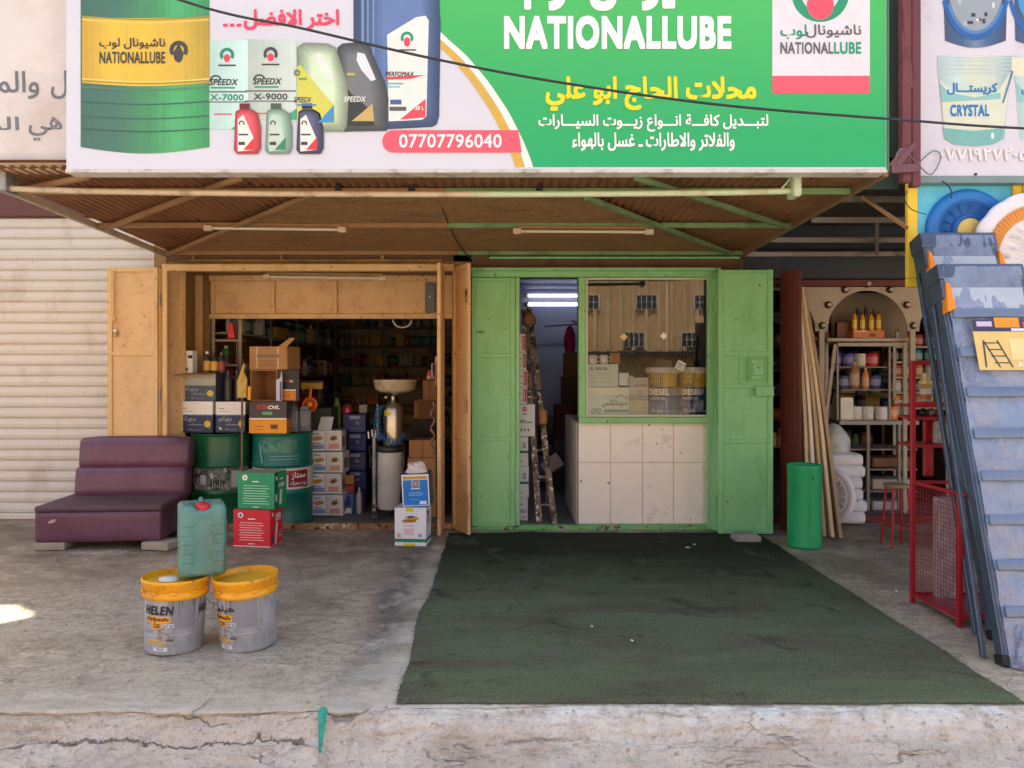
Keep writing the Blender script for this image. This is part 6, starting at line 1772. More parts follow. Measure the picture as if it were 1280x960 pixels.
def good_mesh(kind, cname, col, v):
    key = (kind, cname, v)
    if key in GOODS: return GOODS[key]
    col = tuple(min(235, int(c * 1.3 + 12)) for c in col); m = mat('goods_' + cname.replace(' ', '_'), col, 0.5, var=0.15)
    mb = MB()
    lab = tuple(min(255, int(c * 0.5 + 110)) for c in col)
    if kind == 'carton':
        w, d, h = [(0.2, 0.2, 0.2), (0.28, 0.22, 0.16), (0.14, 0.2, 0.24)][v]
        mb.box(-w / 2, w / 2, 0, d, 0, h, m, 0.003); A = Art(mb, front_fn(-w / 2, 0, 0, w, h)); A.rect(0.12, 0.88, 0.5, 0.8, lab); A.k = 2; A.rect(0.2, 0.7, 0.6, 0.7, col); A.rect(0.12, 0.6, 0.2, 0.28, lab)
    elif kind == 'bottle':
        w, h = [(0.09, 0.26), (0.075, 0.22), (0.11, 0.29)][v]; mb = bottle_mesh(w, w * 0.8, h, m, flat(lab), flat(lab))
        for p in mb.v: p.y += w * 0.5
    else:
        r, h = [(0.06, 0.14), (0.085, 0.2), (0.05, 0.18)][v]; mb.lathe([(r, 0), (r, h - 0.01), (r * 0.96, h)], m, (0, r, 0), 20); mb.lathe([(r * 1.01, h * 0.25), (r * 1.01, h * 0.75)], flat(lab), (0, r, 0), 20, cap0=False, cap1=False)
    o = mb.build(kind); me = o.data
    xs = [v_.co.x for v_ in me.vertices]; zs = [v_.co.z for v_ in me.vertices]
    GOODS[key] = (o, max(xs) - min(xs), max(zs), [False])
    return GOODS[key]


def stock(rnd, origin, ux, w, z, hmax, where, gname, kinds=('carton', 'bottle', 'can'), pal=PALETTE, gap=0.03, fill=0.9, depth=0.05):
    """put goods side by side along a shelf; ux = direction of the shelf, goods face the viewer across it"""
    x = 0.02
    ang = math.atan2(ux[1], ux[0])
    while x < w - 0.1:
        if rnd.random() > fill: x += 0.12; continue
        kind = rnd.choice(kinds); cname, col = rnd.choice(pal); v = rnd.randrange(3)
        o, gw, gh, used = good_mesh(kind, cname, col, v)
        if gh > hmax or x + gw > w:
            v = 1 if kind != 'can' else 0; o, gw, gh, used = good_mesh(kind, cname, col, v)
            if gh > hmax or x + gw > w: x += 0.06; continue
        n = rnd.choice([1, 1, 2, 3]) if kind != 'carton' else rnd.choice([1, 1, 1, 2])
        for k in range(n):
            if x + gw > w: break
            if used[0]: c = o.copy(); COL.objects.link(c)
            else: c = o; used[0] = True
            dd = depth + rnd.uniform(0, 0.05)
            c.location = (origin[0] + ux[0] * (x + gw / 2) - ux[1] * dd, origin[1] + ux[1] * (x + gw / 2) + ux[0] * dd, z + 0.001)
            c.rotation_euler = (0, 0, ang + R(rnd.uniform(-5, 5)))
            tag(c, '%s %s on the %s' % (cname, kind, where), kind, gname + ' ' + cname + ' ' + kind)
            x += gw + 0.008
        x += gap * rnd.random()


rnd = random.Random(21)
RANK = ['floor level', 'second', 'third', 'fourth', 'fifth', 'top', 'uppermost']
zs = [0.12, 0.48, 0.85, 1.21, 1.58, 1.95, 2.30]
shelf_unit('tall grey shelves along the back wall of the orange shop', (-3.05, 14.38, 0.01), 0, 2.6, 0.34, zs, 4, h=2.62)
DIMP = [p for p in PALETTE if p[0] not in ('orange',)]
for z, rk in zip(zs, RANK):
    stock(rnd, (-3.05, 14.38), (1, 0), 2.58, z, 0.30, '%s shelf of the back wall of the orange shop' % rk, 'back wall %s shelf' % rk, pal=DIMP)
zs2 = [0.5, 0.95, 1.42, 1.90, 2.27]
# shelves along the left wall, facing into the shop
M_SHP = mat('pale_shelf_paint', (160, 150, 136), 0.5, var=0.08)
shelf_unit('pale painted shelves along the left wall of the orange shop', (-2.80, 8.15, 0.01), R(90), 6.1, 0.32, zs2, 6, M_SHP, h=2.6)
for z, rk in zip(zs2[1:], RANK[1:]):
    stock(rnd, (-2.80, 8.2), (0, 1), 5.9, z, 0.32, '%s shelf of the left wall of the orange shop' % rk, 'left wall %s shelf' % rk, pal=[p for p in PALETTE if p[0] in ('dark green', 'dim white', 'dark red', 'navy', 'grey', 'mustard')], fill=0.95, kinds=('bottle', 'carton', 'bottle', 'can'))
mb = MB(); mb.prism([(-0.04, 0), (0.045, 0), (0.035, 0.05), (0.015, 0.17), (-0.03, 0.16)], 0, 0.07, mat('coral_plastic', (232, 62, 72), 0.35), 0.012); o = mb.build('red_bottle', loc=(XX(289, 8.05), 8.04, ZZ(424, 8.05) + 0.006)); tag(o, 'coral red bottle on the bracket shelf behind the ochre frame', 'bottle')
t = shelf_unit('small pale bracket shelf just inside the ochre frame of the orange shop', (-3.01, 8.03, 1.0), 0, 0.31, 0.12, [ZZ(424, 8.05) - 1.0, ZZ(455, 8.05) - 1.0], 2, M_SHP, h=1.05)
mb = bottle_mesh(0.10, 0.08, 0.19, mat('leaf_green_plastic', (48, 120, 52), 0.4), flat((220, 224, 220)), flat((40, 60, 50))); o = mb.build('green_bottle', loc=(XX(283, 8.1), 8.09, ZZ(455, 8.05) + 0.001)); tag(o, 'leaf green bottle on the lower bracket shelf behind the black bottles', 'bottle')
# cans and cartons standing about on the floor further in
for i in range(9):
    kind, (cname, col), v = rnd.choice(['carton', 'can']), rnd.choice(DIMP), rnd.randrange(3)
    o, gw, gh, used = good_mesh(kind, cname, col, v)
    c = o if not used[0] else o.copy()
    if used[0]: COL.objects.link(c)
    used[0] = True
    c.location = (-2.2 + rnd.uniform(0, 1.5), 10 + i * 0.35, 0.013); c.rotation_euler = (0, 0, rnd.uniform(-0.4, 0.4))
    tag(c, '%s %s standing on the dim floor of the orange shop' % (cname, kind), kind, 'floor goods ' + cname + ' ' + kind)
for i in range(3):
    mb = MB(); mb.lathe([(0.2, 0), (0.205, 0.01), (0.205, 0.28), (0.21, 0.29), (0.205, 0.57), (0.2, 0.58)], mat(['dim_navy_drum', 'dim_maroon_drum', 'dim_grey_drum'][i], [(30, 40, 70), (80, 26, 34), (74, 76, 80)][i], 0.45, var=0.2), seg=28)
    o = mb.build('small_drum', loc=(-1.75 + i * 0.42, 9.6 + 0.25 * i, 0.012)); tag(o, '%s small drum on the floor in the middle of the orange shop' % ['dim navy', 'dim maroon', 'dim grey'][i], 'drum', 'small drums deep in the orange shop')
mb = MB(); pts = [(0.10 * math.cos(R(180 + i * 18)), 0, 0.10 * 0.55 * math.sin(R(180 + i * 18)) * 1.6) for i in range(11)]; mb.tube(pts, 0.010, mat('white_ring_hook', (206, 190, 180), 0.5), 8); o = mb.build('cable_loop', loc=(XX(503, 8.1), 8.1, 2.04)); tag(o, 'pale loop of cable hanging from the header of the orange shop', 'cable')

# ------------------------------------------------------------------ the corridor of the green shop
CR = 'white oil cartons stacked inside the green doorway'
def shell(A):
    A.rect(0.62, 0.94, 0.12, 0.9, (190, 34, 60)); A.k = 2; A.rect(0.70, 0.78, 0.2, 0.82, (236, 200, 206)); A.rect(0.1, 0.5, 0.2, 0.24, (150, 150, 156)); A.rect(0.1, 0.5, 0.6, 0.66, (150, 150, 156))
def natl(A):
    A.ring(0.42, 0.84, 0.07, 0.12, (70, 70, 78), -30, 210, 16, 0.8); A.k = 2; A.poly([(0.42, 0.9), (0.48, 0.80), (0.42, 0.75), (0.36, 0.80)], (210, 50, 70)); A.rect(0.28, 0.56, 0.68, 0.71, (90, 90, 98)); A.text('SPEEDX', 0.06, 0.5, 0.42, 0.52, (30, 120, 100), 0.03, 0.2); A.rect(0.5, 0.86, 0.42, 0.46, (40, 150, 120)); A.rect(0.2, 0.28, 0.16, 0.24, (90, 90, 100)); A.rect(0.4, 0.48, 0.16, 0.24, (90, 90, 100)); A.rect(0.6, 0.68, 0.16, 0.24, (90, 90, 100))
def stripe(A):
    A.rect(0, 1, 0.44, 0.52, (30, 96, 110)); A.k = 2; A.text('OIL', 0.5, 0.8, 0.6, 0.8, (60, 80, 150), 0.03); A.rect(0.1, 0.44, 0.14, 0.18, (150, 150, 160))
def blue(A):
    A.text('OILS', 0.2, 0.8, 0.34, 0.5, (60, 80, 160), 0.03, 0.1); A.rect(0.1, 0.9, 0.14, 0.17, (190, 80, 80)); A.rect(0.1, 0.6, 0.7, 0.74, (120, 130, 180))
rows = [(655, 622, 0.40, blue, 'lowest, lettered in blue'), (622, 583, 0.36, stripe, 'second from the floor, with a teal stripe'), (583, 545, 0.36, stripe, 'third from the floor, with a teal stripe'), (545, 505, 0.52, natl, 'wide one with the round emblem, sticking out'),
        (505, 484, 0.34, shell, 'fourth from the top, red printed'), (484, 462, 0.33, shell, 'third from the top, red printed'), (462, 440, 0.32, shell, 'second from the top, red printed'), (440, 417, 0.30, shell, 'topmost, red printed')]
Yc_ = 7.62
zc = 0.01
for y0, y1, w, art, lab in rows:
    z1 = ZZ(y1, Yc_); h = z1 - zc - 0.003
    xr_ = 0.30 if w > 0.5 else (0.225 if y0 > 545 else 0.185 - (w - 0.3) * 0)
    xr_ = {655: 0.275, 622: 0.285, 583: 0.28, 545: 0.345, 505: 0.268, 484: 0.272, 462: 0.262, 440: 0.25}[y0]
    xl_ = -0.255
    mb = MB(); mb.box(xl_, xr_, 0, 0.30, 0, h, M_WCARD, 0.003)
    x0a = 0.16 if y0 != 545 else 0.16
    art(Art(mb, front_fn(0.17, 0, 0, xr_ - 0.17, h)))
    o = mb.build('oil_carton', loc=(0.0, Yc_ - (0.04 if y0 == 545 else 0), zc)); tag(o, 'white carton in green doorway, ' + lab, 'carton', CR)
    zc = z1
ld = thing('wooden_ladder', 'old wooden ladder spattered with paint, leaning in the green doorway', 'ladder', (0.42, 7.55, 0.01))
M_LAD = mat('paint_spattered_wood', (150, 132, 112), 0.7, var=0.2, vs=9, stain=(74, 58, 44), st=(0.46, 0.56), ss=16, sz=0.3, chips=(226, 222, 214), cs=26, ct=0.58)
def two(px0, py0, Y0, px1, py1, Y1): return at(px0, py0, Y0), at(px1, py1, Y1)
a0, b0 = two(674, 654, 7.5, 655, 388, 8.3); a1, b1 = two(693, 655, 7.5, 661, 385, 8.35)
for a, b in ((a0, b0), (a1, b1)):
    mb = MB(); mb.bar(a, b, 0.06, 0.06, M_LAD, up=(0, 1, 0), bev=0.004); mb.build('stile', ld, world=True)
for k in range(7):
    u = 0.08 + 0.12 * k; p, q = a0.lerp(b0, u), a1.lerp(b1, u)
    mb = MB(); mb.tube([p, q], 0.014, M_LAD, 8); mb.build('rung', ld, world=True)
mb = MB(); p = at(661, 400, 8.15); mb.lathe([(0.02, -0.05), (0.075, -0.045), (0.07, 0.03), (0.03, 0.08), (0.001, 0.085)], mat('salmon_cloth', (176, 128, 104), 0.85, var=0.15), p, 14); o = mb.build('cloth_pad', None); tag(o, 'salmon cloth wrapped round the top of the wooden ladder', 'cloth')
mb = MB(); p = at(679, 521, 7.7); mb.lathe([(0.028, -0.07), (0.042, -0.05), (0.042, 0.05), (0.025, 0.07)], mat('orange_grip', (184, 124, 84), 0.7), p, 12); o = mb.build('cloth_wrap', None); tag(o, 'orange rag tied halfway up the wooden ladder', 'rag')
def lump(name, label, cat, px, y0, y1, wpx, Y, m, seed=0, group=None, d=0.5):
    """soft sack or bundle standing between two picture heights"""
    z0, z1 = ZZ(y1, Y), ZZ(y0, Y); w = wpx * Y / F / 2; h = z1 - z0
    mb = MB()
    def f(u, q):
        a = 2 * math.pi * u; r = math.sin(math.pi * min(1, 0.22 + q * 0.76)) ** 0.55
        if q == 1: r = 0.02
        r *= 1 + 0.12 * noise.noise(Vector((math.cos(a) * 1.5 + seed, math.sin(a) * 1.5, q * 4)))
        return (w * r * math.cos(a), w * d * 2 * r * math.sin(a) + w, h * q)
    mb.sheet(f, 28, 14, m)
    o = mb.build(name, loc=(XX(px, Y), Y, z0)); return tag(o, label, cat, group)
lump('pink_sack', 'dark pink cloth bundle on top of the brown stack behind the green mullion', 'sack', 713, 406, 440, 15, 9.6, mat('deep_pink_cloth', (160, 30, 90), 0.8, var=0.15), 1)
for y0, y1, x, w, lab, col in ((440, 470, 716, 24, 'brown box under the pink bundle', (120, 82, 52)), (470, 505, 712, 22, 'dark brown sack in the middle of the brown stack', (84, 60, 42)), (505, 548, 707, 30, 'dark rust brown bundle low in the brown stack', (90, 44, 34))):
    z0, z1 = ZZ(y1, 9.6), ZZ(y0, 9.6); mb = MB(); mb.box(-w / 200, w / 200, 0, 0.3, 0, z1 - z0 - 0.004, mat('stack_%d' % y0, col, 0.8, var=0.2), 0.012, 2); o = mb.build('bundle', loc=(XX(x, 9.6) + 0.02, 9.6, z0)); tag(o, lab, 'bundle', 'brown stack in the green shop')
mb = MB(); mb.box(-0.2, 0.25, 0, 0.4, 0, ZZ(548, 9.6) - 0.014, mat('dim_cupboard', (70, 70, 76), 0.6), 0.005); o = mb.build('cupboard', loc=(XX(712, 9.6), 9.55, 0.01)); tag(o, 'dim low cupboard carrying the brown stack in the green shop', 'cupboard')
ch = thing('office_chair', 'black chair half hidden in the back of the green shop', 'chair', (XX(692, 10.0), 10.0, 0.01))
mb = MB(); mb.box(-0.2, 0.2, 0, 0.06, 0.52, 0.92, M_BLACKP, 0.03, 3); mb.build('backrest', ch)
mb = MB(); mb.box(-0.22, 0.22, -0.42, 0.02, 0.42, 0.49, M_BLACKP, 0.025, 3); mb.build('seat', ch)
mb = MB(); mb.tube([(0, -0.2, 0.05), (0, -0.2, 0.42)], 0.03, M_GREY, 10); mb.build('stem', ch)
for k in range(5):
    mb = MB(); mb.bar((0, -0.2, 0.07), (0.26 * math.cos(k * 1.257), -0.2 + 0.26 * math.sin(k * 1.257), 0.03), 0.04, 0.03, M_BLACKP); mb.build('leg', ch)
mb = MB(); mb.tube([(0.25, 8.6, 0.02), (0.26, 8.7, 0.55)], 0.012, M_GREY, 8); mb.tube([(0.31, 8.62, 0.02), (0.3, 8.7, 0.55)], 0.012, M_GREY, 8); mb.bar((0.22, 8.62, 0.42), (0.40, 8.62, 0.55), 0.02, 0.16, mat('crumpled_grey_bag', (150, 150, 156), 0.5, var=0.2), bev=0.01)
o = mb.build('folded_stand', loc=(0.25, -0.3, 0)); tag(o, 'folded grey metal stand behind the wooden ladder', 'stand')
mb = MB(); mb.tube([at(680, 408, 10.6), at(724, 405, 10.6)], 0.012, M_BLACKP, 6); mb.bar(at(714, 400, 10.6), at(728, 407, 10.6), 0.05, 0.02, M_BLACKP); o = mb.build('wall_bracket', None); tag(o, 'thin dark bracket arm on the blue back wall of the green shop', 'bracket')

# ------------------------------------------------------------------ window display
ZS = 1.031
M_MINT = mat('pale_mint_carton', (206, 222, 210), 0.5, var=0.03)
def mint1(A):
    A.text('AL BAKAR', 0.1, 0.66, 0.74, 0.88, (60, 72, 70), 0.02, 0.2)
    for i in range(3): A.rect(0.14, 0.8, 0.24 + i * 0.12, 0.26 + i * 0.12, (150, 176, 164))
    A.rect(0.3, 0.7, 0.58, 0.62, (160, 180, 170))
def mint2(A):
    A.text('سينتلكس', 0.36, 0.96, 0.38, 0.62, (50, 66, 64), 0.02); A.rect(0.4, 0.98, 0.22, 0.30, (40, 150, 110)); A.text('OX5', 0.1, 0.34, 0.18, 0.34, (40, 150, 110), 0.03, 0.2); A.ring(0.8, 0.62, 0.08, 0.10, (40, 150, 110), 20, 170, 14, 1.6); A.disc(0.93, 0.66, 0.02, 0.04, (210, 60, 60))
def cart_at(name, label, cat, px0, px1, y0, y1, Y, d, m, art=None, z0=None, **k):
    w = (px1 - px0) * Y / F; zb = ZZ(y1, Y) if z0 is None else z0; h = ZZ(y0, Y) - zb
    return carton(name, label, cat, w, d, h, m, (XX((px0 + px1) / 2, Y), Y, zb), 0, art, **k)
YW = 7.40
cart_at('oil_carton', 'pale mint carton with green arabic lettering in the shop window', 'carton', 734, 787, 483, 0, YW, 0.3, M_MINT, mint2, z0=ZS) if False else None
h2 = ZZ(484, YW) - ZS
carton('oil_carton', 'pale mint carton with green arabic lettering in the shop window', 'carton', 53 * YW / F, 0.3, h2, M_MINT, (XX(760, YW), YW, ZS), 0, mint2, group='mint cartons in the window')
carton('oil_carton', 'smaller pale mint carton on the one with green arabic lettering', 'carton', 40 * YW / F, 0.28, ZZ(455, YW) - ZZ(484, YW) - 0.004, M_MINT, (XX(753, YW), YW + 0.01, ZS + h2 + 0.002), 0, mint1, group='mint cartons in the window')
for px, lab in ((743, 'white mug on the mint cartons, outer of two'), (757, 'white mug on the mint cartons, inner of two')):
    t = thing('mug', lab, 'mug', (XX(px, YW), YW + 0.12, ZZ(455, YW) + 0.001), 0, 'white mugs in the window'); mb = MB(); mb.lathe([(0.036, 0), (0.042, 0.006), (0.046, 0.088), (0.042, 0.088), (0.038, 0.01), (0.001, 0.008)], mat('glazed_white', (226, 222, 216), 0.25, var=0.03), seg=24); mb.build('cup', t)
    mb = MB(); mb.tube([(0.044, 0, 0.07), (0.07, 0, 0.062), (0.07, 0, 0.03), (0.043, 0, 0.02)], 0.006, mat('glazed_white', (226, 222, 216)), 8); mb.build('handle', t)
cart_at('small_box', 'small white box between the mint cartons and the beige tin', 'box', 774, 786, 466, 482, YW + 0.05, 0.1, M_WCARD)
mb = MB(); mb.box(-0.05, 0.05, 0, 0.14, 0, 0.11, M_BROWNCARD, 0.004); o = mb.build('small_box', loc=(XX(772, YW), YW + 0.16, ZZ(455, YW) + 0.001)); tag(o, 'small brown box beside the white mugs in the window', 'box')
# beige tin and box
carton('oil_tin', 'beige square tin in the middle of the window display', 'tin', 24 * YW / F, 0.14, ZZ(500, YW) - ZS, mat('beige_tin', (196, 180, 140), 0.5, var=0.12, stain=(120, 100, 70), ss=6), (XX(798.5, YW), YW, ZS))
def gtin(A):
    A.rect(0, 1, 0.62, 1, (190, 186, 180)); A.k = 2; A.text('SUPER', 0.3, 0.9, 0.62, 0.72, (170, 60, 50), 0.03, 0.15); A.rect(0.05, 0.95, 0.5, 0.58, (206, 206, 206)); A.text('TD', 0.4, 0.7, 0.22, 0.42, (60, 90, 140), 0.03)
carton('oil_tin', 'grey lettered tin stacked on the beige square tin', 'tin', 24 * YW / F, 0.14, ZZ(472, YW) - ZZ(500, YW) - 0.003, mat('grey_tin', (150, 152, 154), 0.45, var=0.08), (XX(798.5, YW), YW, ZZ(500, YW) + 0.002), 0, gtin)
def dpail(label, px, tint):
    t = thing('diesel_oil_pail', label, 'pail', (XX(px, 7.55), 7.56, ZS), 0, 'blue diesel oil pails in the window')
    r = 0.142; h = 0.50
    mb = MB(); mb.lathe([(r - 0.006, 0), (r, 0.01), (r + 0.004, h * 0.88)], mat('diesel_blue', (44, 92, 140), 0.4, var=0.05), seg=40, cap1=False)
    A = Art(mb, cyl_fn(r, 0, h, r + 0.005))
    A.rect(-90, 90, 0.62, 0.90, (222, 176, 32), 24); A.rect(-90, -10, 0.62, 0.90, (96, 84, 40), 10); A.rect(-90, -12, 0.0, 0.61, (44, 52, 110), 10); A.k = 3
    A.text('DIESEL', -66, 14, 0.46, 0.58, WT, 0.04); A.text('ENGINE OIL', -60, 2, 0.37, 0.43, (206, 214, 226), 0.03); A.rect(-66, 10, 0.20, 0.30, tint, 8); A.text('15W-40', -58, 0, 0.16, 0.24, WT, 0.04) if False else A.rect(-30, 50, 0.14, 0.16, (150, 180, 206), 10); A.k = 4; A.text('D-50', -56, -10, 0.12, 0.20, WT, 0.03)
    A.text('HIGH', -62, -22, 0.79, 0.87, (236, 200, 60), 0.03); A.text('DUTY', -62, -22, 0.68, 0.76, (236, 200, 60), 0.03)
    mb.build('body', t)
    mb = MB(); mb.lathe([(r + 0.006, h * 0.88), (r + 0.012, h * 0.885), (r + 0.014, h * 0.99), (r + 0.008, h), (r - 0.004, h * 0.985), (0.001, h * 0.985)], mat('white_lid', (226, 222, 214), 0.4, var=0.04), seg=40, cap0=False)
    for k in range(22): mb.xf = Matrix.Rotation(2 * math.pi * k / 22, 4, 'Z'); mb.box(-0.006, 0.006, -(r + 0.018), -(r + 0.01), h * 0.90, h * 0.985, mat('white_lid', (226, 222, 214)), 0.002)
    mb.xf = None; mb.build('lid', t)
dpail('blue and yellow diesel oil pail beside the stacked tins in the window', 828, (60, 110, 170)); dpail('blue and yellow diesel oil pail at the inner corner of the window', 868, (70, 100, 140))
t = thing('green_pail', 'dark green pail with a white band behind the stacked tins', 'pail', (XX(790, 7.75), 7.75, ZS + 0.36)); mb = MB(); mb.lathe([(0.075, 0), (0.085, 0.27), (0.09, 0.27), (0.09, 0.295), (0.082, 0.30), (0.001, 0.30)], mat('bottle_green', (16, 56, 48), 0.35, var=0.1), seg=28); A = Art(mb, cyl_fn(0.075, 0, 0.28, 0.086)); A.rect(-60, 0, 0.12, 0.2, WT, 8); A.rect(-60, -10, 0.0, 0.07, WT, 8); mb.build('body', t)
mb = MB(); mb.box(-0.12, 0.14, 0, 0.2, 0, 0.36, mat('black_riser', (30, 28, 28), 0.6), 0.004); o = mb.build('display_box', loc=(XX(792, 7.7), 7.66, ZS)); tag(o, 'black box under the dark green pail in the window', 'box')
mb = MB(); mb.prism([(-0.1, 0), (0.1, 0), (0.09, 0.09), (-0.06, 0.11)], 0, 0.2, mat('grey_parcel', (120, 112, 104), 0.7, var=0.15), 0.01); o = mb.build('parcel', loc=(XX(829, 7.85), 7.86, ZS + 0.48)); tag(o, 'grey parcel resting behind the diesel pails in the window', 'parcel')
mb = MB(); mb.box(-0.3, 0.3, 0, 0.2, 0, 0.478, mat('dim_box', (64, 56, 50), 0.8), 0.004); o = mb.build('display_box', loc=(XX(845, 7.85), 7.86, ZS)); tag(o, 'wide dim box behind the diesel pails in the window', 'box')
mb = MB(); mb.box(-0.1, 0.1, 0, 0.25, 0, 0.36, M_BLACKP, 0.02, 2); mb.box(-0.09, 0.09, -0.01, 0, 0.05, 0.3, mat('dark_screen', (20, 22, 26), 0.15)); o = mb.build('monitor', loc=(XX(868, 7.9), 7.95, ZS + 0.48 + 0.002)); tag(o, 'black boxy monitor in the dark behind the window', 'monitor')
GDI = 'square stickers on the window'
for px, py, s, rz, lab, col in ((780, 421, 0.036, 45, 'pale gold diamond sticker on the window glass, outer of two', (214, 190, 120)), (829.5, 420, 0.036, 45, 'white diamond sticker on the window glass near its joint', (236, 230, 216)), (850.5, 457, 0.058, 28, 'larger tilted white sticker on the window above the diesel pails', (206, 200, 186))):
    p = at(px, py, 7.208); mb = MB(); mb.box(-s / 1.4, s / 1.4, -0.0015, 0, -s / 1.4, s / 1.4, flat(col)); 
    if s > 0.05: A = Art(mb, front_fn(-s / 1.4, -0.0015, -s / 1.4, s * 1.43, s * 1.43)); A.rect(0.1, 0.9, 0.62, 0.74, (120, 116, 110)); A.rect(0.1, 0.7, 0.4, 0.5, (140, 136, 130)); A.rect(0.1, 0.8, 0.2, 0.3, (140, 136, 130))
    o = mb.build('sticker', loc=p, rot=(0, R(rz), 0)); tag(o, lab, 'sticker', GDI)

# ------------------------------------------------------------------ goods, sheets and sacks before the household shop
dk = thing('timber_door', 'dark reddish timber door leaf standing open beside the green leaf', 'door', (XX(975, 7.2), 7.2, 0.006))
mb = MB(); M_TIM = mat('dark_red_timber', (96, 42, 28), 0.5, var=0.2, vs=4, sz=0.15, stain=(54, 26, 20), ss=3)
mb.xf = Matrix.Rotation(R(-52), 4, 'Z'); mb.box(0, 0.2, 0, 0.04, 0, 2.42, M_TIM, 0.004)
for z0, z1 in ((0.12, 0.8), (0.9, 1.6), (1.7, 2.32)): mb.box(0.04, 0.16, -0.008, 0, z0, z1, M_TIM, 0.004)
mb.xf = None; mb.build('leaf_panel', dk)
PW = 'thin boards leaning in front of the household shop'
pal = [(196, 168, 128), (214, 200, 176), (170, 140, 100), (206, 182, 142), (150, 122, 88)]
labs = ['innermost tan board against the reddish timber door', 'pale thin board, second from the reddish timber door', 'brown thin board in the middle of the leaning row', 'tan thin board, second from the arched front', 'dark tan board, outermost and most bowed of the leaning row']
for i in range(5):
    mb = MB()
    def bd(u, w, i=i):
        z = 2.36 * w * (1 - 0.01 * i)
        px_top, px_bot = 998 + i * 2.4, 1012 + i * 8.0
        xb, xt = XX(px_bot, 7.0), XX(px_top, 7.3)
        bow = 0.05 * math.sin(math.pi * w) * (0.6 + 0.1 * i)
        x = xb + (xt - xb) * w ** 0.85 + bow * 0.6; y = 6.98 + 0.33 * w - 0.035 * i * (1 - w) + (u * 0.30)
        return (x, y, 0.006 + z)
    mb.sheet(bd, 2, 18, mat('board_face_%d' % i, pal[i], 0.7, var=0.12, vs=3))
    for uu, k in ((0, 0),):
        def ed(u, w): 
            p = bd(0, w); return (p[0] - 0.03 * u, p[1] - 0.001, p[2])
        mb.sheet(ed, 1, 18, mat('board_edge_%d' % i, tuple(min(255, c + 16) for c in pal[i]), 0.7, var=0.1), smooth=False)
    def bk(u, w):
        p = bd(u, w); return (p[0] - 0.03, p[1], p[2])
    mb.sheet(bk, 2, 18, mat('board_face_%d' % i, pal[i]))
    o = mb.build('thin_board'); tag(o, labs[i], 'board', PW)
gb = thing('green_bin', 'tall bright green tin cylinder standing before the leaning boards', 'bin', (XX(1008, 6.5), 6.54, 0.006))
M_EM = mat('emerald_enamel', (22, 164, 98), 0.38, var=0.07, vs=3, stain=(18, 136, 84), ss=4, chips=(150, 160, 100), cs=20, ct=0.72)
mb = MB(); mb.lathe([(0.136, 0), (0.141, 0.006), (0.141, 0.02), (0.139, 0.03), (0.139, 0.67), (0.141, 0.68), (0.141, 0.695), (0.135, 0.697), (0.133, 0.68), (0.130, 0.06), (0.001, 0.05)], M_EM, seg=48, sx=1.0); mb.build('body', gb)
mb = MB(); A = Art(mb, cyl_fn(0.1405, 0.56, 0.08)); A.rect(4, 9, 0.2, 0.5, (24, 60, 44)); A.rect(0, 4, 0.4, 0.5, (24, 60, 44)); A.rect(7, 9, 0.5, 0.9, (24, 60, 44)); mb.build('stamp', gb)
M_SACK = mat('white_sack_cloth', (222, 222, 226), 0.6, var=0.05, vs=5, stain=(186, 186, 190), ss=5, bump=0.3, bs=14)
zk = 0.02
for i, lab in enumerate(('bottom', 'second lowest', 'third', 'fourth', 'fifth', 'top')):
    mb = MB(); pillow(mb, 0.37 - 0.01 * i, 0.45, 0.112, M_SACK, Matrix.Identity(4), puff=0.008, r=0.034, seed=i * 3)
    o = mb.build('rolled_sack', loc=(XX(1061, 7.4) + 0.012 * math.sin(i * 2.0), 7.62, zk), rotz=R(-6 + 4 * math.sin(i * 1.7))); tag(o, '%s of the folded white cloth rolls piled by the leaning boards' % lab, 'roll', 'white rolls by the leaning boards'); zk += 0.112
lump('plastic_sack', 'grey white plastic sack with green print slumped on the white rolls', 'sack', 1050, 530, 578, 40, 7.45, mat('clear_plastic_sack', (186, 192, 188), 0.3, var=0.15, vs=9, stain=(110, 140, 128), ss=7, bump=0.6, bs=20), 4)
M_PLA = mat('white_plaster', (232, 232, 238), 0.6, var=0.04)
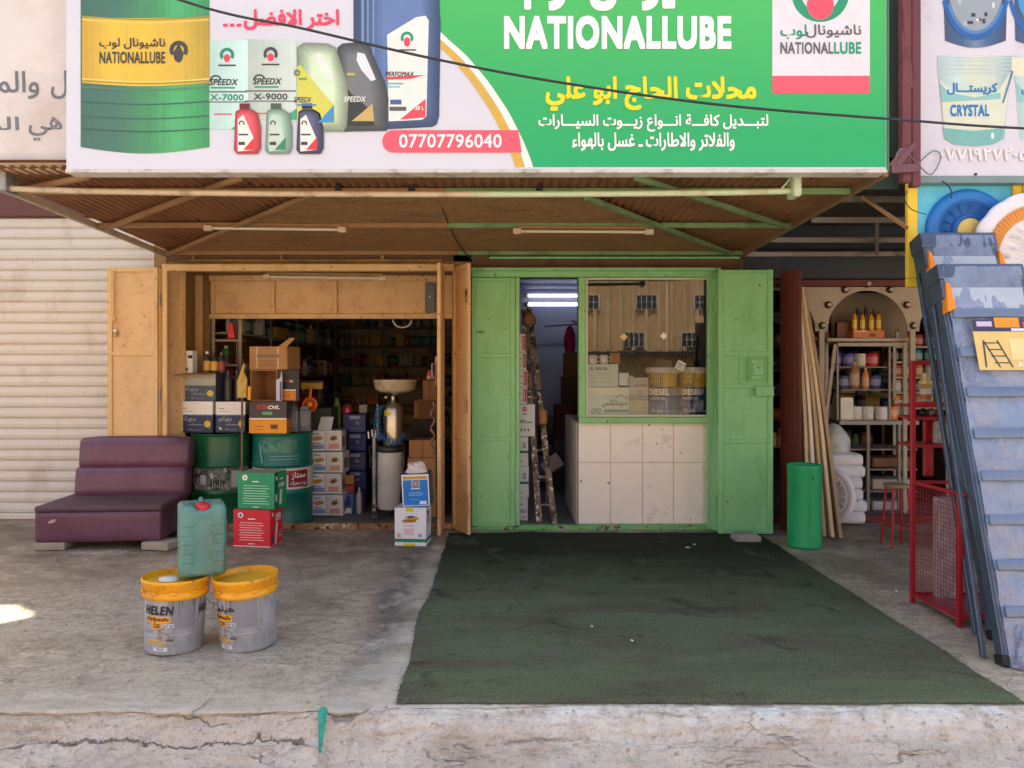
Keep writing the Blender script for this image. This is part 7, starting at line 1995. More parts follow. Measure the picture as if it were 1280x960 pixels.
def rose(mb, R0, cols, n, petals=True, hole=None):
    """ceiling rose lying in the xz plane facing -y"""
    m0, m1, m2 = cols
    mb.xf = (mb.xf or Matrix.Identity(4)) @ Matrix.Rotation(R(90), 4, 'X')
    mb.lathe([(R0, 0), (R0, 0.02), (R0 * 0.96, 0.035), (R0 * 0.86, 0.04), (R0 * 0.80, 0.03), (R0 * 0.76, 0.03)], m0, seg=64, cap1=False)
    mb.lathe([(R0 * 0.76, 0.03), (R0 * 0.72, 0.04), (R0 * 0.70, 0.03), (R0 * 0.42, 0.022)], m1, seg=64, cap0=False, cap1=False)
    mb.lathe([(R0 * 0.42, 0.022), (R0 * 0.40, 0.045), (R0 * 0.34, 0.05), (R0 * 0.30, 0.04)], m1, seg=48, cap0=False, cap1=False)
    mb.lathe([(R0 * 0.30, 0.04), (R0 * 0.2, 0.05), (0.001, 0.055)], m2, seg=40, cap0=False, cap1=False)
    base = mb.xf
    for k in range(n):
        a = 2 * math.pi * k / n
        mb.xf = base @ Matrix.Rotation(a, 4, 'Z')
        pts = []
        mb.lathe([(0.001, 0.0), (0.9, 0.0), (0.7, 0.5), (0.001, 0.9)], m1, seg=8) if False else None
        r0, r1 = R0 * 0.44, R0 * 0.70
        mb.add([(r0, -0.004, 0.026), (r0, 0.004, 0.026), (r1 * 0.97, 0.014 * R0 / 0.28, 0.03), (r1, 0, 0.03), (r1 * 0.97, -0.014 * R0 / 0.28, 0.03), ((r0 + r1) / 2 + 0.02, 0, 0.046)],
               [(0, 1, 5), (1, 2, 5), (2, 3, 5), (3, 4, 5), (4, 0, 5)], m1)
    mb.xf = None
md = thing('plaster_medallion', 'round white plaster medallion leaning behind the green tin cylinder', 'medallion', (XX(1036, 7.3), 7.36, 0.30)); md.rotation_euler = (R(-8), 0, R(-50))
mb = MB(); rose(mb, 0.285, (M_PLA, M_PLA, M_PLA), 20); mb.build('rose', md)

# inside the household shop: white frames, shelves, cabinet and many small things
t = thing('bottle_rack', 'grey white shelf frame under the arch, carrying amber bottles', 'shelf frame', (XX(1085, 7.8), 7.8, 0.012))
mb = MB(); mb.box(XX(1030, 7.8), XX(1141, 7.8), 7.72, 7.95, ZZ(427, 7.8), ZZ(423, 7.8), M_ARCH, 0.003); mb.build('shelf', t, world=True)
mb = MB(); mb.box(XX(1128, 7.8), XX(1133, 7.8), 7.78, 7.81, 0.05, ZZ(428, 7.8), M_ARCH, 0.003); mb.build('post', t, world=True)
mb = MB(); mb.box(XX(1046, 7.8), XX(1128, 7.8), 7.77, 7.80, ZZ(433, 7.8), ZZ(428.5, 7.8), M_ARCH, 0.003); mb.build('rail', t, world=True)
mb = MB(); mb.bar(at(1044, 430, 7.74), at(1032, 524, 7.70), 0.035, 0.02, M_ARCH, up=(0, 1, 0), bev=0.003); o = mb.build('slanted_bar', None); tag(o, 'slanted white bar of a frame leaning on the arch column', 'bar')
mb = MB(); mb.bar(at(1018, 529, 7.7), at(1034, 527, 7.7), 0.03, 0.03, M_ARCH, up=(0, 1, 0), bev=0.003); o = mb.build('short_bar', None); tag(o, 'short white bar at the foot of the arch column', 'bar')
cb = thing('glass_cabinet', 'dark glass fronted cabinet under the arch of the household shop', 'cabinet', (XX(1090, 8.1), 8.1, 0.012))
mb = MB(); mb.box(XX(1042, 8.2), XX(1140, 8.2), 8.06, 8.5, ZZ(530, 8.2), ZZ(525, 8.2), mat('steel_shelf', (150, 150, 150), 0.5, var=0.1), 0.003); mb.build('counter', cb, world=True)
for px in (1046, 1111): mb = MB(); mb.box(XX(px, 8.05), XX(px + 2.5, 8.05), 8.05, 8.07, ZZ(525, 8.05), ZZ(430, 8.05), M_SHP, 0.003); mb.build('post', cb, world=True)
mb = MB(); mb.box(XX(1046, 8.2), XX(1112, 8.2), 8.08, 8.4, ZZ(488, 8.2), ZZ(486, 8.2), M_SHELF, 0.003); mb.build('shelf', cb, world=True)
mb = MB(); mb.box(XX(1046, 8.2), XX(1112, 8.2), 8.26, 8.5, ZZ(460, 8.2), ZZ(458, 8.2), M_SHELF, 0.002); mb.build('shelf', cb, world=True)
mb = MB(); mb.box(XX(1115, 8.3), XX(1140, 8.3), 8.25, 8.3, ZZ(520, 8.3), ZZ(500, 8.3), mat('cream_board', (176, 164, 146), 0.6), 0.003); mb.build('side_board', cb, world=True)
lw = thing('low_shelves', 'grey low shelves with boards beneath the cabinet', 'shelves', (XX(1090, 8.2), 8.2, 0.012))
for y in (560, 585, 612, 640): mb = MB(); mb.box(XX(1050, 8.2), XX(1142, 8.2), 8.12, 8.6, ZZ(y + 2, 8.2), ZZ(y, 8.2), M_SHELF, 0.003); mb.build('shelf', lw, world=True)
for px in (1083, 1122): mb = MB(); mb.box(XX(px, 8.1), XX(px + 4, 8.1), 8.09, 8.115, 0.02, ZZ(528, 8.1), M_SHELF, 0.003); mb.build('post', lw, world=True)
for y, col, lab in ((585, (120, 84, 58), 'brown folded boards on the upper low shelf'), (612, (186, 176, 160), 'pale wrapped boards on the middle low shelf'), (640, (196, 192, 186), 'white wrapped boards on the bottom low shelf')):
    mb = MB(); mb.box(0, 50 * 8.3 / F, 0, 0.3, 0, 0.11, mat('wrapped_board_%d' % y, col, 0.6, var=0.12), 0.02, 2); o = mb.build('wrapped_board', loc=(XX(1088, 8.25), 8.2, ZZ(y, 8.2) + 0.001)); tag(o, lab, 'boards')
rnd = random.Random(77)
ALLP = PALETTE + [('violet', (70, 62, 150)), ('cream', (196, 184, 160)), ('crimson', (160, 24, 44))]
stock(rnd, (XX(1047, 8.2), 8.12), (1, 0), 0.56, ZZ(486, 8.2), 0.30, 'glass shelf of the dark cabinet', 'cabinet shelf', ('bottle', 'can'), ALLP, gap=0.0, fill=1)
stock(rnd, (XX(1047, 8.2), 8.12), (1, 0), 0.80, ZZ(525, 8.2), 0.26, 'grey counter of the dark cabinet', 'cabinet counter', ('bottle', 'can', 'carton'), ALLP, gap=0.0, fill=1)
stock(rnd, (XX(1047, 8.2), 8.3), (1, 0), 0.60, ZZ(458, 8.2), 0.18, 'upper glass shelf of the dark cabinet', 'cabinet upper', ('bottle', 'can'), ALLP, gap=0.0, fill=1)
bs_ = shelf_unit('long shelves on the back wall of the household shop', (2.7, 11.0, 0.012), 0, 2.8, 0.3, [0.4, 0.8, 1.15, 1.5, 1.85, 2.2], 4)
for z, rk in zip([0.4, 0.8, 1.15, 1.5, 1.85, 2.2], RANK): stock(rnd, (2.7, 11.0), (1, 0), 2.75, z, 0.33, '%s shelf at the back of the household shop' % rk, 'household %s shelf' % rk, pal=ALLP)
rs = shelf_unit('tall cream shelves at the side of the household shop', (XX(1116, 8.5), 8.5, 0.012), 0, 1.2, 0.25, [1.08, 1.25, 1.42, 1.59, 1.76], 3, M_SHP, h=2.0)
for z, rk in zip([1.08, 1.25, 1.42, 1.59, 1.76], RANK[1:]): stock(rnd, (XX(1116, 8.5), 8.5), (1, 0), 1.15, z, 0.16, '%s cream shelf at the side of the household shop' % rk, 'cream %s shelf' % rk, ('can',), ALLP)
lsx = shelf_unit('narrow shelves behind the outer arch column', (XX(1006, 8.0), 8.0, 0.012), 0, 0.24, 0.2, [ZZ(527, 8.0), ZZ(500, 8.0), ZZ(423, 8.0)], 2, M_ARCH, h=1.95)
mb = bottle_mesh(0.10, 0.09, 0.42, mat('violet_bottle', (64, 60, 170), 0.3, var=0.15), flat((60, 60, 90))); o = mb.build('tall_bottle', loc=(XX(1019, 8.0), 8.05, ZZ(500, 8.0) + 0.22)); tag(o, 'tall violet bottle between the boards and the arch column', 'bottle')
mb = MB(); mb.box(-0.06, 0.06, 0, 0.08, 0, 0.22, M_BLACKP, 0.004); o = mb.build('dark_box', loc=(XX(1019, 8.0), 8.04, ZZ(500, 8.0) + 0.001)); tag(o, 'dark box under the tall violet bottle', 'box')
mb = bottle_mesh(0.045, 0.045, 0.16, mat('cream_bottle', (206, 196, 176), 0.4), flat((180, 160, 130))); o = mb.build('small_bottle', loc=(XX(1022, 8.0), 8.04, ZZ(527, 8.0) + 0.001)); tag(o, 'small cream bottle on the lowest narrow shelf', 'bottle')
# amber bottles under the arch
zb = ZZ(423, 7.8) + 0.001
cart_at('bottle_tray', 'orange tray carrying the amber bottles under the arch', 'tray', 1066, 1105, 413, 0, 7.78, 0.12, mat('orange_tray', (198, 112, 50), 0.5, var=0.12), lambda A: (A.rect(0.05, 0.45, 0.75, 0.9, (226, 200, 180)), A.disc(0.62, 0.5, 0.12, 0.3, (120, 60, 30))), z0=zb) if False else None
h_t = ZZ(413, 7.78) - zb
carton('bottle_tray', 'orange tray carrying the amber bottles under the arch', 'tray', 39 * 7.78 / F, 0.12, h_t, mat('orange_tray', (198, 112, 50), 0.5, var=0.12), (XX(1085, 7.78), 7.76, zb), 0, lambda A: (A.rect(0.05, 0.45, 0.8, 0.95, (226, 200, 180)), A.disc(0.62, 0.4, 0.12, 0.25, (120, 60, 30))))
M_AMB = mat('amber_glass', (206, 150, 34), 0.2, var=0.2, vs=16); M_DGL = mat('dark_brown_glass', (60, 34, 22), 0.25)
for i, (px, hh, dk_) in enumerate(((1068, .19, 0), (1073, .24, 1), (1078, .18, 0), (1084, .25, 1), (1089, .18, 0), (1094, .22, 1), (1098, .19, 0))):
    mb = bottle_mesh(0.05, 0.05, hh, M_DGL if dk_ else M_AMB, M_DGL, None if dk_ else flat((226, 190, 80)), 0.4); o = mb.build('amber_bottle', loc=(XX(px, 7.8), 7.80 + 0.03 * (i % 2), zb + h_t + 0.001))
    tag(o, '%s on the orange tray under the arch' % ('dark brown bottle' if dk_ else 'amber yellow bottle'), 'bottle', 'amber and brown bottles ' + ('dark' if dk_ else 'amber'))
mb = MB(); mb.box(-0.09, 0.09, 0, 0.06, 0, 0.17, mat('brown_case', (110, 60, 36), 0.5), 0.004); o = mb.build('brown_case', loc=(XX(1058, 7.85), 7.86, zb)); tag(o, 'brown case beside the amber bottles', 'case')
for px, lab in ((1122, 'small steel knob ornament on the shelf under the arch'),): mb = MB(); mb.lathe([(0.02, 0), (0.024, 0.01), (0.012, 0.03), (0.024, 0.05), (0.02, 0.075), (0.001, 0.085)], M_GREY, seg=14); o = mb.build('ornament', loc=(XX(px, 7.75), 7.76, zb)); tag(o, lab, 'ornament')
# a board closing the arch behind the bottles
mb = MB(); mb.box(XX(1040, 8.0), XX(1135, 8.0), 8.02, 8.04, ZZ(423, 8.0), ZZ(366, 8.0), mat('grey_brown_board', (126, 112, 96), 0.7, var=0.12), 0.002); o = mb.build('arch_backboard', None); tag(o, 'grey brown board standing behind the amber bottles in the arch', 'board')

# ------------------------------------------------------------------ stool
st = thing('stool', 'small red metal stool with a round worn wooden seat', 'stool', (XX(1121, 6.55), 6.55, 0.004))
mb = MB(); mb.lathe([(0.09, 0.50), (0.105, 0.505), (0.105, 0.525), (0.095, 0.53), (0.001, 0.53)], mat('worn_seat_wood', (150, 128, 96), 0.7, var=0.15, stain=(90, 74, 54), ss=8), seg=28); mb.build('seat', st)
for sx_, sy_ in ((-1, -1), (1, -1), (1, 1), (-1, 1)):
    mb = MB(); mb.tube([(0.062 * sx_, 0.062 * sy_, 0.50), (0.088 * sx_, 0.088 * sy_, 0.0)], 0.011, M_RED, 8); mb.build('leg', st)
mb = MB()
for a, b in (((-1, -1), (1, -1)), ((1, -1), (1, 1)), ((1, 1), (-1, 1)), ((-1, 1), (-1, -1))): mb.tube([(0.08 * a[0], 0.08 * a[1], 0.17), (0.08 * b[0], 0.08 * b[1], 0.17)], 0.007, M_RED, 6)
mb.build('stretcher', st)

# ------------------------------------------------------------------ red wire display rack
rk = thing('wire_rack', 'red steel display rack with a wire mesh basket at its foot', 'rack', (2.75, 4.7, 0.004))
XA, XB, YA, YB = 2.66, 3.22, 4.48, 4.95
def part(mb, n): return mb.build(n, rk, world=True)
for x, y, z1 in ((XA, YB, 1.56), (XA + 0.02, YA, 0.79), (XB, YA, 0.79), (XB, YB, 1.56)):
    mb = MB(); mb.bar((x, y, 0.004), (x, y, z1), 0.028, 0.028, M_RED, up=(0, 1, 0), bev=0.003); part(mb, 'post')
for z in (0.06, 0.78):
    mb = MB()
    for a, b in (((XA, YB), (XA + 0.02, YA)), ((XA + 0.02, YA), (XB, YA)), ((XB, YA), (XB, YB)), ((XB, YB), (XA, YB))): mb.bar((a[0], a[1], z), (b[0], b[1], z), 0.018, 0.02, M_RED)
    part(mb, 'basket_frame')
def mesh_panel(p, q, z0, z1, n, mrows):
    mb = MB(); p, q = Vector(p), Vector(q)
    for i in range(1, n): c_ = p.lerp(q, i / n); mb.tube([(c_.x, c_.y, z0), (c_.x, c_.y, z1)], 0.0018, M_RED, 4, caps=False)
    for j in range(1, mrows): z = z0 + (z1 - z0) * j / mrows; mb.tube([(p.x, p.y, z), (q.x, q.y, z)], 0.0018, M_RED, 4, caps=False)
    part(mb, 'wire_mesh')
mesh_panel((XA, YB, 0), (XA + 0.02, YA, 0), 0.06, 0.78, 16, 26); mesh_panel((XA + 0.02, YA, 0), (XB, YA, 0), 0.06, 0.78, 20, 26); mesh_panel((XB, YA, 0), (XB, YB, 0), 0.06, 0.78, 16, 26)
mb = MB(); mb.box(XA, XB, YA, YB, 0.045, 0.052, mat('pinkish_tray', (150, 96, 96), 0.5, var=0.1)); part(mb, 'tray')
for z in (1.55, 1.285):
    mb = MB(); mb.bar((XA, YB, z), (XB, YB, z), 0.02, 0.028, M_RED, bev=0.003); part(mb, 'rail')
for z in (1.20, 1.02):
    mb = MB(); mb.box(XA + 0.03, XB, YB, YB + 0.25, z - 0.02, z, M_RED, 0.003) ; part(mb, 'shelf')
mb = MB(); mb.bar((XX(1160, 5.1), 5.1, 0.8), (XX(1160, 5.1), 5.1, 1.18), 0.06, 0.03, M_RED, up=(0, 1, 0), bev=0.004); part(mb, 'back_panel')
mb = MB(); mb.box(XA, XB, YB + .001, YB + 0.26, 1.262, 1.274, M_RED, 0.002); part(mb, 'shelf')
RG = 'jars and ornaments on the red wire rack'
def jar(label, px, Y, z, prof, m, m2=None):
    mb = MB(); mb.lathe(prof, m, seg=20)
    if m2: r, zt2 = max(p[0] for p in prof), prof[-1][1]; mb.lathe([(r * 1.02, zt2 * 0.3), (r * 1.02, zt2 * 0.6)], m2, seg=20, cap0=False, cap1=False)
    o = mb.build('jar', loc=(XX(px, Y), Y, z)); tag(o, label, 'jar', RG)
M_CRM = mat('cream_ceramic', (206, 190, 160), 0.4, var=0.1); M_ORJ = mat('terracotta', (190, 100, 60), 0.5, var=0.12)
jar('cream jar with a red brown band on the upper shelf of the red rack', 1157, 5.08, 1.275, [(0.03, 0), (0.036, 0.01), (0.036, 0.10), (0.03, 0.11), (0.001, 0.112)], M_CRM, M_ORJ)
jar('gold rimmed bowl stacked above the cream jar on the red rack', 1157, 5.08, 1.39, [(0.02, 0), (0.042, 0.02), (0.045, 0.035), (0.03, 0.05), (0.025, 0.09), (0.001, 0.095)], mat('pale_gold', (216, 190, 120), 0.3, metal=0.3))
jar('dark teal bottle on the upper shelf of the red rack', 1172, 5.1, 1.275, [(0.02, 0), (0.026, 0.02), (0.026, 0.10), (0.008, 0.14), (0.008, 0.19)], mat('dark_teal', (30, 60, 70), 0.3))
for i, px in enumerate((1154, 1164, 1174)): jar(('dark', 'silver', 'brown')[i] + ' squat jar on the middle shelf of the red rack', px, 5.08, 1.202, [(0.02, 0), (0.026, 0.012), (0.022, 0.04), (0.001, 0.05)], [M_BLACKP, M_GREY, M_ORJ][i])
mb = MB(); mb.box(-0.05, 0.05, 0, 0.04, 0, 0.15, mat('patterned_pack', (170, 166, 160), 0.6, var=0.5, vs=30), 0.004); o = mb.build('pack', loc=(XX(1176, 5.05), 5.02, 1.021)); tag(o, 'speckled grey pack on the lower shelf of the red rack', 'pack')
mb = MB(); mb.box(-0.05, 0.07, 0, 0.06, 0, 0.2, mat('patterned_pack', (170, 166, 160)), 0.004); o = mb.build('pack', loc=(XX(1178, 4.9), 4.86, 0.79)); tag(o, 'taller speckled grey pack lower down in the red rack', 'pack') ; o.location.z = 0.054; o.scale = (1, 1, 3.2)

# ------------------------------------------------------------------ display panel with ceiling roses
YP = 5.22
dp = thing('hanging_board', 'sky blue panel framed in yellow hanging below the lilac paint sign', 'panel', (XX(1205, YP), YP, 2.06))
M_SKYB = mat('sky_blue_paint', (84, 196, 232), 0.5, var=0.06, vs=2, stain=(120, 206, 232), ss=3); M_YLW = mat('lemon_yellow_paint', (240, 206, 56), 0.45, var=0.06, stain=(214, 176, 60), ss=4)
zb_, zt2 = ZZ(359, YP), ZZ(226, YP)
mb = MB(); mb.box(XX(1146, YP), XX(1264, YP), YP, YP + 0.02, zb_ + 0.06, zt2, M_SKYB); mb.build('board', dp, world=True)
for a, b in ((1133, 1146), (1264, 1276), (1277, 1292)): mb = MB(); mb.box(XX(a, YP) + .001, XX(b, YP) - .001, YP - 0.015, YP + 0.022, zb_ + 0.061, zt2, M_YLW, 0.004); mb.build('yellow_strip', dp, world=True)
mb = MB(); mb.box(XX(1133, YP), XX(1292, YP), YP - 0.014, YP + 0.021, zb_, zb_ + 0.06, M_YLW, 0.004); mb.build('yellow_strip', dp, world=True)
MB1, MB2, MB3 = mat('royal_blue_plaster', (26, 120, 206), 0.5, var=0.06), mat('mid_blue_plaster', (30, 100, 176), 0.55, var=0.08), mat('butter_plaster', (236, 206, 110), 0.55, var=0.05)
r1 = thing('ceiling_rose', 'round royal blue plaster rose with a butter yellow centre on the sky blue panel', 'plaster rose', (XX(1208, YP), YP - 0.003, ZZ(290, YP)))
mb = MB(); rose(mb, 0.285, (MB1, MB2, MB3), 16); mb.build('rose', r1)
YR = 5.10
r2 = thing('ceiling_rose', 'large scalloped white plaster rose with an orange ochre arc, overlapping the blue one', 'plaster rose', (XX(1294, YR), YR, ZZ(322, YR)))
mb = MB(); R2 = 0.43
mb.xf = Matrix.Rotation(R(90), 4, 'X')
prof = [(1.0, 0), (1.0, 0.02), (0.95, 0.035), (0.9, 0.03), (0.86, 0.04), (0.82, 0.03), (0.62, 0.03), (0.58, 0.045), (0.55, 0.03), (0.3, 0.05), (0.001, 0.07)]
seg = 144; vs, fs = [], []
for r_, z in prof:
    for k in range(seg):
        a = 2 * math.pi * k / seg
        rr = R2 * r_ * (1 + (0.02 * abs(math.sin(a * 9)) if r_ > 0.9 else 0)); zz = z + (0.012 * math.sin(a * 30) if r_ in (0.3, 0.55) else 0)
        vs.append((rr * math.cos(a), rr * math.sin(a), zz))
for i in range(len(prof) - 1):
    for k in range(seg): a, b = i * seg + k, i * seg + (k + 1) % seg; fs.append((a, b, b + seg, a + seg))
mb.add(vs, fs, M_PLA, True)
mb.xf = None
rnd = random.Random(9)
for k in range(70):
    a, rr = rnd.uniform(0, 6.28), R2 * rnd.uniform(0.1, 0.52)
    x, z = rr * math.cos(a), rr * math.sin(a); s = 0.02
    mb.add([(x - s, -0.045, z), (x, -0.045, z + s * 0.5), (x + s, -0.045, z), (x, -0.045, z - s * 0.5), (x, -0.075, z)], [(0, 1, 4), (1, 2, 4), (2, 3, 4), (3, 0, 4)], M_PLA, True)
mb.build('rose', r2)
mb = MB(); M_OCH = mat('ochre_plaster', (216, 144, 64), 0.6, var=0.1)
for k in range(26):
    a = R(100 + k * 4.6); 
    x0, z0, x1, z1 = R2 * 0.62 * math.cos(a), R2 * 0.62 * math.sin(a), R2 * 0.80 * math.cos(a), R2 * 0.80 * math.sin(a)
    mb.bar((x0, -0.036, z0), (x1, -0.036, z1), 0.026, 0.018, M_OCH, up=(0, 1, 0), bev=0.004)
mb.build('ochre_arc', r2)

# ------------------------------------------------------------------ the wrapped step ladders
M_ALR = mat('ladder_aluminium', (92, 104, 120), 0.34, var=0.14, vs=8, metal=0.5)
M_ALT = mat('ladder_tread', (112, 128, 154), 0.35, var=0.08, metal=0.2)
M_ORC = mat('orange_plastic_cap', (240, 140, 26), 0.4, var=0.06)
g = G('clear_wrapping_film')
for n in list(g.N):
    if n.type == 'BSDF_PRINCIPLED': g.N.remove(n)
v = g.mp((1, 1, 0.6))
t1 = g.N.new('ShaderNodeBsdfTransparent'); gl1 = g.N.new('ShaderNodeBsdfGlossy'); df = g.N.new('ShaderNodeBsdfDiffuse')
gl1.inputs['Roughness'].default_value = 0.12; df.inputs[0].default_value = lin((146, 160, 188)); t1.inputs[0].default_value = (0.93, 0.96, 1, 1)
nz = g.noise(v, 7, 7, 0.65, 1.0)
bpn = g.N.new('ShaderNodeBump'); bpn.inputs['Strength'].default_value = 0.9; bpn.inputs['Distance'].default_value = 0.03; g.L.new(nz, bpn.inputs['Height']); g.L.new(bpn.outputs[0], gl1.inputs['Normal'])
m1 = g.N.new('ShaderNodeMixShader'); m2 = g.N.new('ShaderNodeMixShader')
g.L.new(t1.outputs[0], m1.inputs[1]); g.L.new(df.outputs[0], m1.inputs[2]); g.L.new(g.ramp(nz, 0.3, 0.7, 0.40, 0.74), m1.inputs[0])
g.L.new(m1.outputs[0], m2.inputs[1]); g.L.new(gl1.outputs[0], m2.inputs[2]); m2.inputs[0].default_value = 0.14
g.L.new(m2.outputs[0], g.N['Material Output'].inputs[0])
M_FILM = g.m


def step_ladder(label, x, yb, yt, H, wt, wb, nsteps, card=False):
    """folded step ladder leaning back; local: x across, y away, z up; foot at the origin"""
    L = math.hypot(H, yt - yb); ang = math.atan2(yt - yb, H)
    t = thing('step_ladder', label, 'ladder', (x, yb, 0.005), group='step ladders wrapped in clear film', rot=(-ang, 0, 0))
    dx = (wb - wt)
    for s, xb, xt in ((0, 0.0, 0.0), (1, wb, wt)):
        mb = MB(); mb.bar((xb, 0, 0), (xt, 0, L * 0.93), 0.026, 0.062, M_ALR, up=(0, 1, 0), bev=0.003)
        mb.bar((xb + (0.006 if s == 0 else -0.006), -0.033, 0.02), (xt + (0.006 if s == 0 else -0.006), -0.033, L * 0.92), 0.012, 0.006, M_ALT, up=(0, 1, 0)); mb.build('front_stile', t)
        mb = MB(); mb.bar((xb - 0.045 * (1 - 2 * s), 0.085, 0.03), (xt, 0.075, L * 0.9), 0.024, 0.03, M_ALR, up=(0, 1, 0), bev=0.003); mb.build('rear_stile', t)
        mb = MB(); mb.box(xb - 0.02, xb + 0.02, -0.04, 0.04, -0.004, 0.05, M_BLACKP, 0.006); mb.build('foot', t)
        mb = MB(); mb.prism([(xt - 0.018, L * 0.86), (xt + 0.036, L * 0.87), (xt + 0.024, L * 0.935), (xt + 0.004, L * 0.945)], -0.078, -0.02, M_ORC, 0.006); mb.build('hinge_cap', t)
    for k in range(nsteps):
        u = 0.13 + 0.74 * k / (nsteps - 1); z = L * u; xr = wb + (wt - wb) * u / 0.93
        mb = MB(); mb.box(0.014, xr - 0.014, -0.078, 0.045, z - 0.055, z, M_ALT, 0.008, 2)
        for q in range(5): mb.box(0.02, xr - 0.02, -0.04 + q * 0.018, -0.034 + q * 0.018, z, z + 0.003, M_ALR)
        mb.build('step', t)
    mb = MB(); mb.box(-0.02, wt + 0.02, -0.06, 0.09, L * 0.955, L * 1.0, M_ALR, 0.012, 2); mb.box(-0.015, 0.05, -0.058, 0.08, L * 0.90, L * 0.956, M_ALR, 0.006); mb.box(wt - 0.05, wt + 0.015, -0.058, 0.08, L * 0.90, L * 0.956, M_ALR, 0.006); mb.box(0.02, wt - 0.02, -0.064, -0.061, L * 0.86, L * 0.93, mat('pale_top_panel', (176, 186, 200), 0.4)); mb.build('top_plate', t)
    mb = MB()
    def film(u, w):
        z = L * (0.02 + 0.97 * w); xr = wb + (wt - wb) * w
        return (0.005 + (xr - 0.01) * u, -0.060 + 0.014 * n3(u * 5, w * 11, x) + 0.01 * n3(u * 16, w * 24, x), z)
    mb.sheet(film, 30, 80, M_FILM)
    def film2(u, w):
        z = L * (0.02 + 0.97 * w)
        return (-0.035 + 0.008 * n3(w * 20, u * 3, x) - 0.04 * math.sin(u * math.pi) * (1 - w), -0.075 + 0.19 * u, z)
    mb.build('wrapping_film', t)
    if card:
        mb = MB(); c0, c1, z0, z1 = 0.09, 0.52, L * 0.70, L * 0.835
        mb.box(c0, c1, -0.098, -0.095, z0, z1, mat('yellow_card', (226, 196, 120), 0.4, var=0.06))
        A = Art(mb, lambda a, b, k: (c0 + (c1 - c0) * a, -0.098 - 0.0008 * k, z0 + (z1 - z0) * b))
        A.rect(0, 1, 0.76, 1.0, (60, 60, 86)); A.rect(0.30, 0.62, 0.84, 1.04, (240, 150, 30)); A.k = 2
        A.rect(0.06, 0.26, 0.86, 0.96, (206, 190, 220)); A.rect(0.66, 0.9, 0.84, 0.95, (226, 60, 110)); A.rect(0.5, 0.7, 0.77, 0.82, (226, 226, 236))
        for q in range(4): A.rect(0.12 + 0.03 * q, 0.3 + 0.03 * q, 0.52 - 0.13 * q, 0.54 - 0.13 * q, (60, 60, 66))
        A.poly([(0.1, 0.58), (0.12, 0.58), (0.28, 0.05), (0.26, 0.05)], (60, 60, 66)); A.poly([(0.28, 0.58), (0.30, 0.58), (0.44, 0.05), (0.42, 0.05)], (60, 60, 66)); A.poly([(0.1, 0.58), (0.12, 0.58), (0.10, 0.05), (0.08, 0.05)], (60, 60, 66))
        A.rect(0.44, 0.74, 0.2, 0.62, (236, 214, 150)); A.text('AL-CO', 0.5, 0.8, 0.06, 0.16, (250, 240, 220), 0.03); A.poly([(0.82, 0.1), (0.98, 0.1), (0.98, 0.6), (0.88, 0.5)], (230, 150, 140))
        mb.build('instruction_card', t)
    return t


for y_, rk in ((585, 'upper'), (612, 'middle'), (640, 'bottom')): stock(rnd, (XX(1052, 8.2), 8.16), (1, 0), 0.30, ZZ(y_, 8.2), 0.2, '%s low shelf beneath the cabinet' % rk, 'low shelf ' + rk, ('can', 'carton', 'bottle'), ALLP, gap=0.0, fill=1)
rnd = random.Random(31)
for i in range(24):
    kind, (cname, col), v = rnd.choice(['bottle', 'carton', 'can']), rnd.choice(ALLP), rnd.randrange(3)
    o, gw, gh, used = good_mesh(kind, cname, col, v)
    c = o if not used[0] else o.copy()
    if used[0]: COL.objects.link(c)
    used[0] = True
    px = 1048 + (i % 8) * 9.5 + rnd.uniform(-2, 2); zz = ZZ(436 + 27 * (i // 8) + rnd.uniform(0, 9), 9.3)
    c.location = (XX(px, 9.3), 9.3 + rnd.uniform(0, 0.2), zz - gh); c.rotation_euler = (0, 0, rnd.uniform(-0.5, 0.5))
    tag(c, '%s %s hung up in the %s row behind the dark cabinet' % (cname, kind, ('upper', 'middle', 'lower')[i // 8]), kind, 'hung goods ' + cname + kind + str(i // 8))
    w_ = MB(); w_.tube([(c.location.x, c.location.y + 0.03, zz - 0.005), (c.location.x, c.location.y + 0.03, 2.6)], 0.0015, M_BLACKP, 4)
    q = w_.build('string', None); q.parent = c; q.matrix_parent_inverse = (Matrix.Translation(c.location) @ Matrix.Rotation(c.rotation_euler.z, 4, 'Z')).inverted()
step_ladder('folded aluminium step ladder in clear film behind, leaning under the blue plaster rose', 2.745, 4.27, 5.04, 2.375, 0.45, 0.52, 9)
step_ladder('folded aluminium step ladder in clear film, in front, carrying a yellow instruction card', 2.555, 3.90, 4.51, 2.10, 0.46, 0.62, 8, True)
mb = MB()
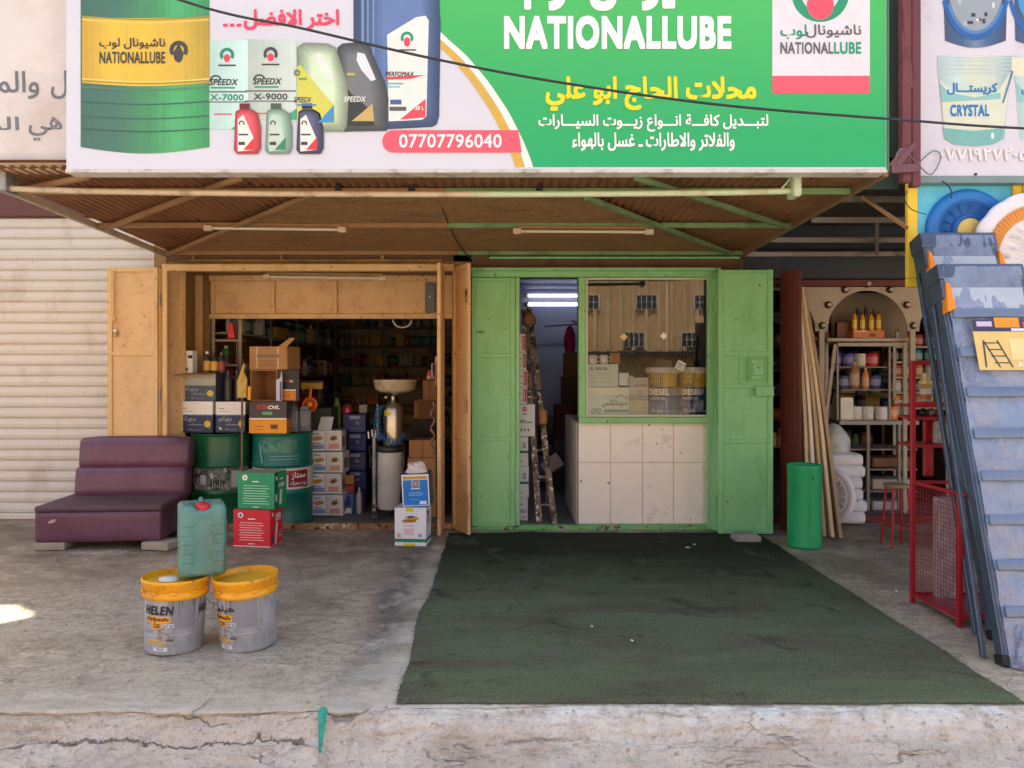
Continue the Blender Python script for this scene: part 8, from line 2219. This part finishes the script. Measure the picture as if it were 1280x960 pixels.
def bag(u, w):
    a = 2 * math.pi * u; r = (0.085 - 0.05 * w) * (1 + 0.3 * n3(math.cos(a) * 2, math.sin(a) * 2, w * 3))
    return (r * 1.2 * math.cos(a), r * math.sin(a), 0.01 + 0.20 * w)
mb.sheet(bag, 30, 10, M_FILM, smooth=False)
o = mb.build('film_scrap', loc=(2.66, 3.88, 0.004)); tag(o, 'bunched clear film at the foot of the nearer step ladder', 'plastic film')

# ------------------------------------------------------------------ small things on the ground
p = (-0.775, 3.36)
sk = MB()
def stake(u, w):
    a = 2 * math.pi * u; r = (0.021 - 0.015 * w) * (0.6 if w < 0.03 else 1)
    y = 3.372 - 0.13 * w; z = 0.012 - 0.122 * w
    return (-0.778 + 0.018 * w + r * math.cos(a) + 0.003 * n3(w * 8, 1.0), y + r * 0.4 * math.sin(a) * 1.0, z + r * math.sin(a) * 0.9)
sk.sheet(stake, 16, 20, mat('teal_plastic_strip', (40, 150, 124), 0.4, var=0.12, vs=20, stain=(30, 100, 84), ss=20))
o = sk.build('plastic_stake'); tag(o, 'tapered teal plastic stake lying down over the kerb by the drain gully', 'stake')
rnd = random.Random(12)
for i, (px, py, s) in enumerate(((860, 688, .022), (868, 684, .014), (850, 664, .018), (755, 662, .012), (1012, 680, .01), (960, 665, .01), (740, 788, .012), (790, 806, .012), (1120, 740, .016), (700, 665, .02))):
    q = gnd(px, py); mb = MB(); mb.add([(-s, -s * .6, 0.002), (s, -s * .5, 0.004), (s * .8, s * .7, 0.001), (-s * .7, s * .6, 0.005), (0, 0, 0.012)], [(0, 1, 4), (1, 2, 4), (2, 3, 4), (3, 0, 4)], mat('scrap_paper', (220, 216, 208), 0.8))
    o = mb.build('paper_scrap', loc=(q.x, q.y, 0.020 if -0.4 < q.x < 2.3 else 0.004), rotz=rnd.uniform(0, 6)); tag(o, 'tiny white paper scrap lying on the ground before the shops', 'litter', 'tiny white paper scraps')

for o, gw, gh, used in GOODS.values():
    if not used[0]: bpy.data.objects.remove(o)
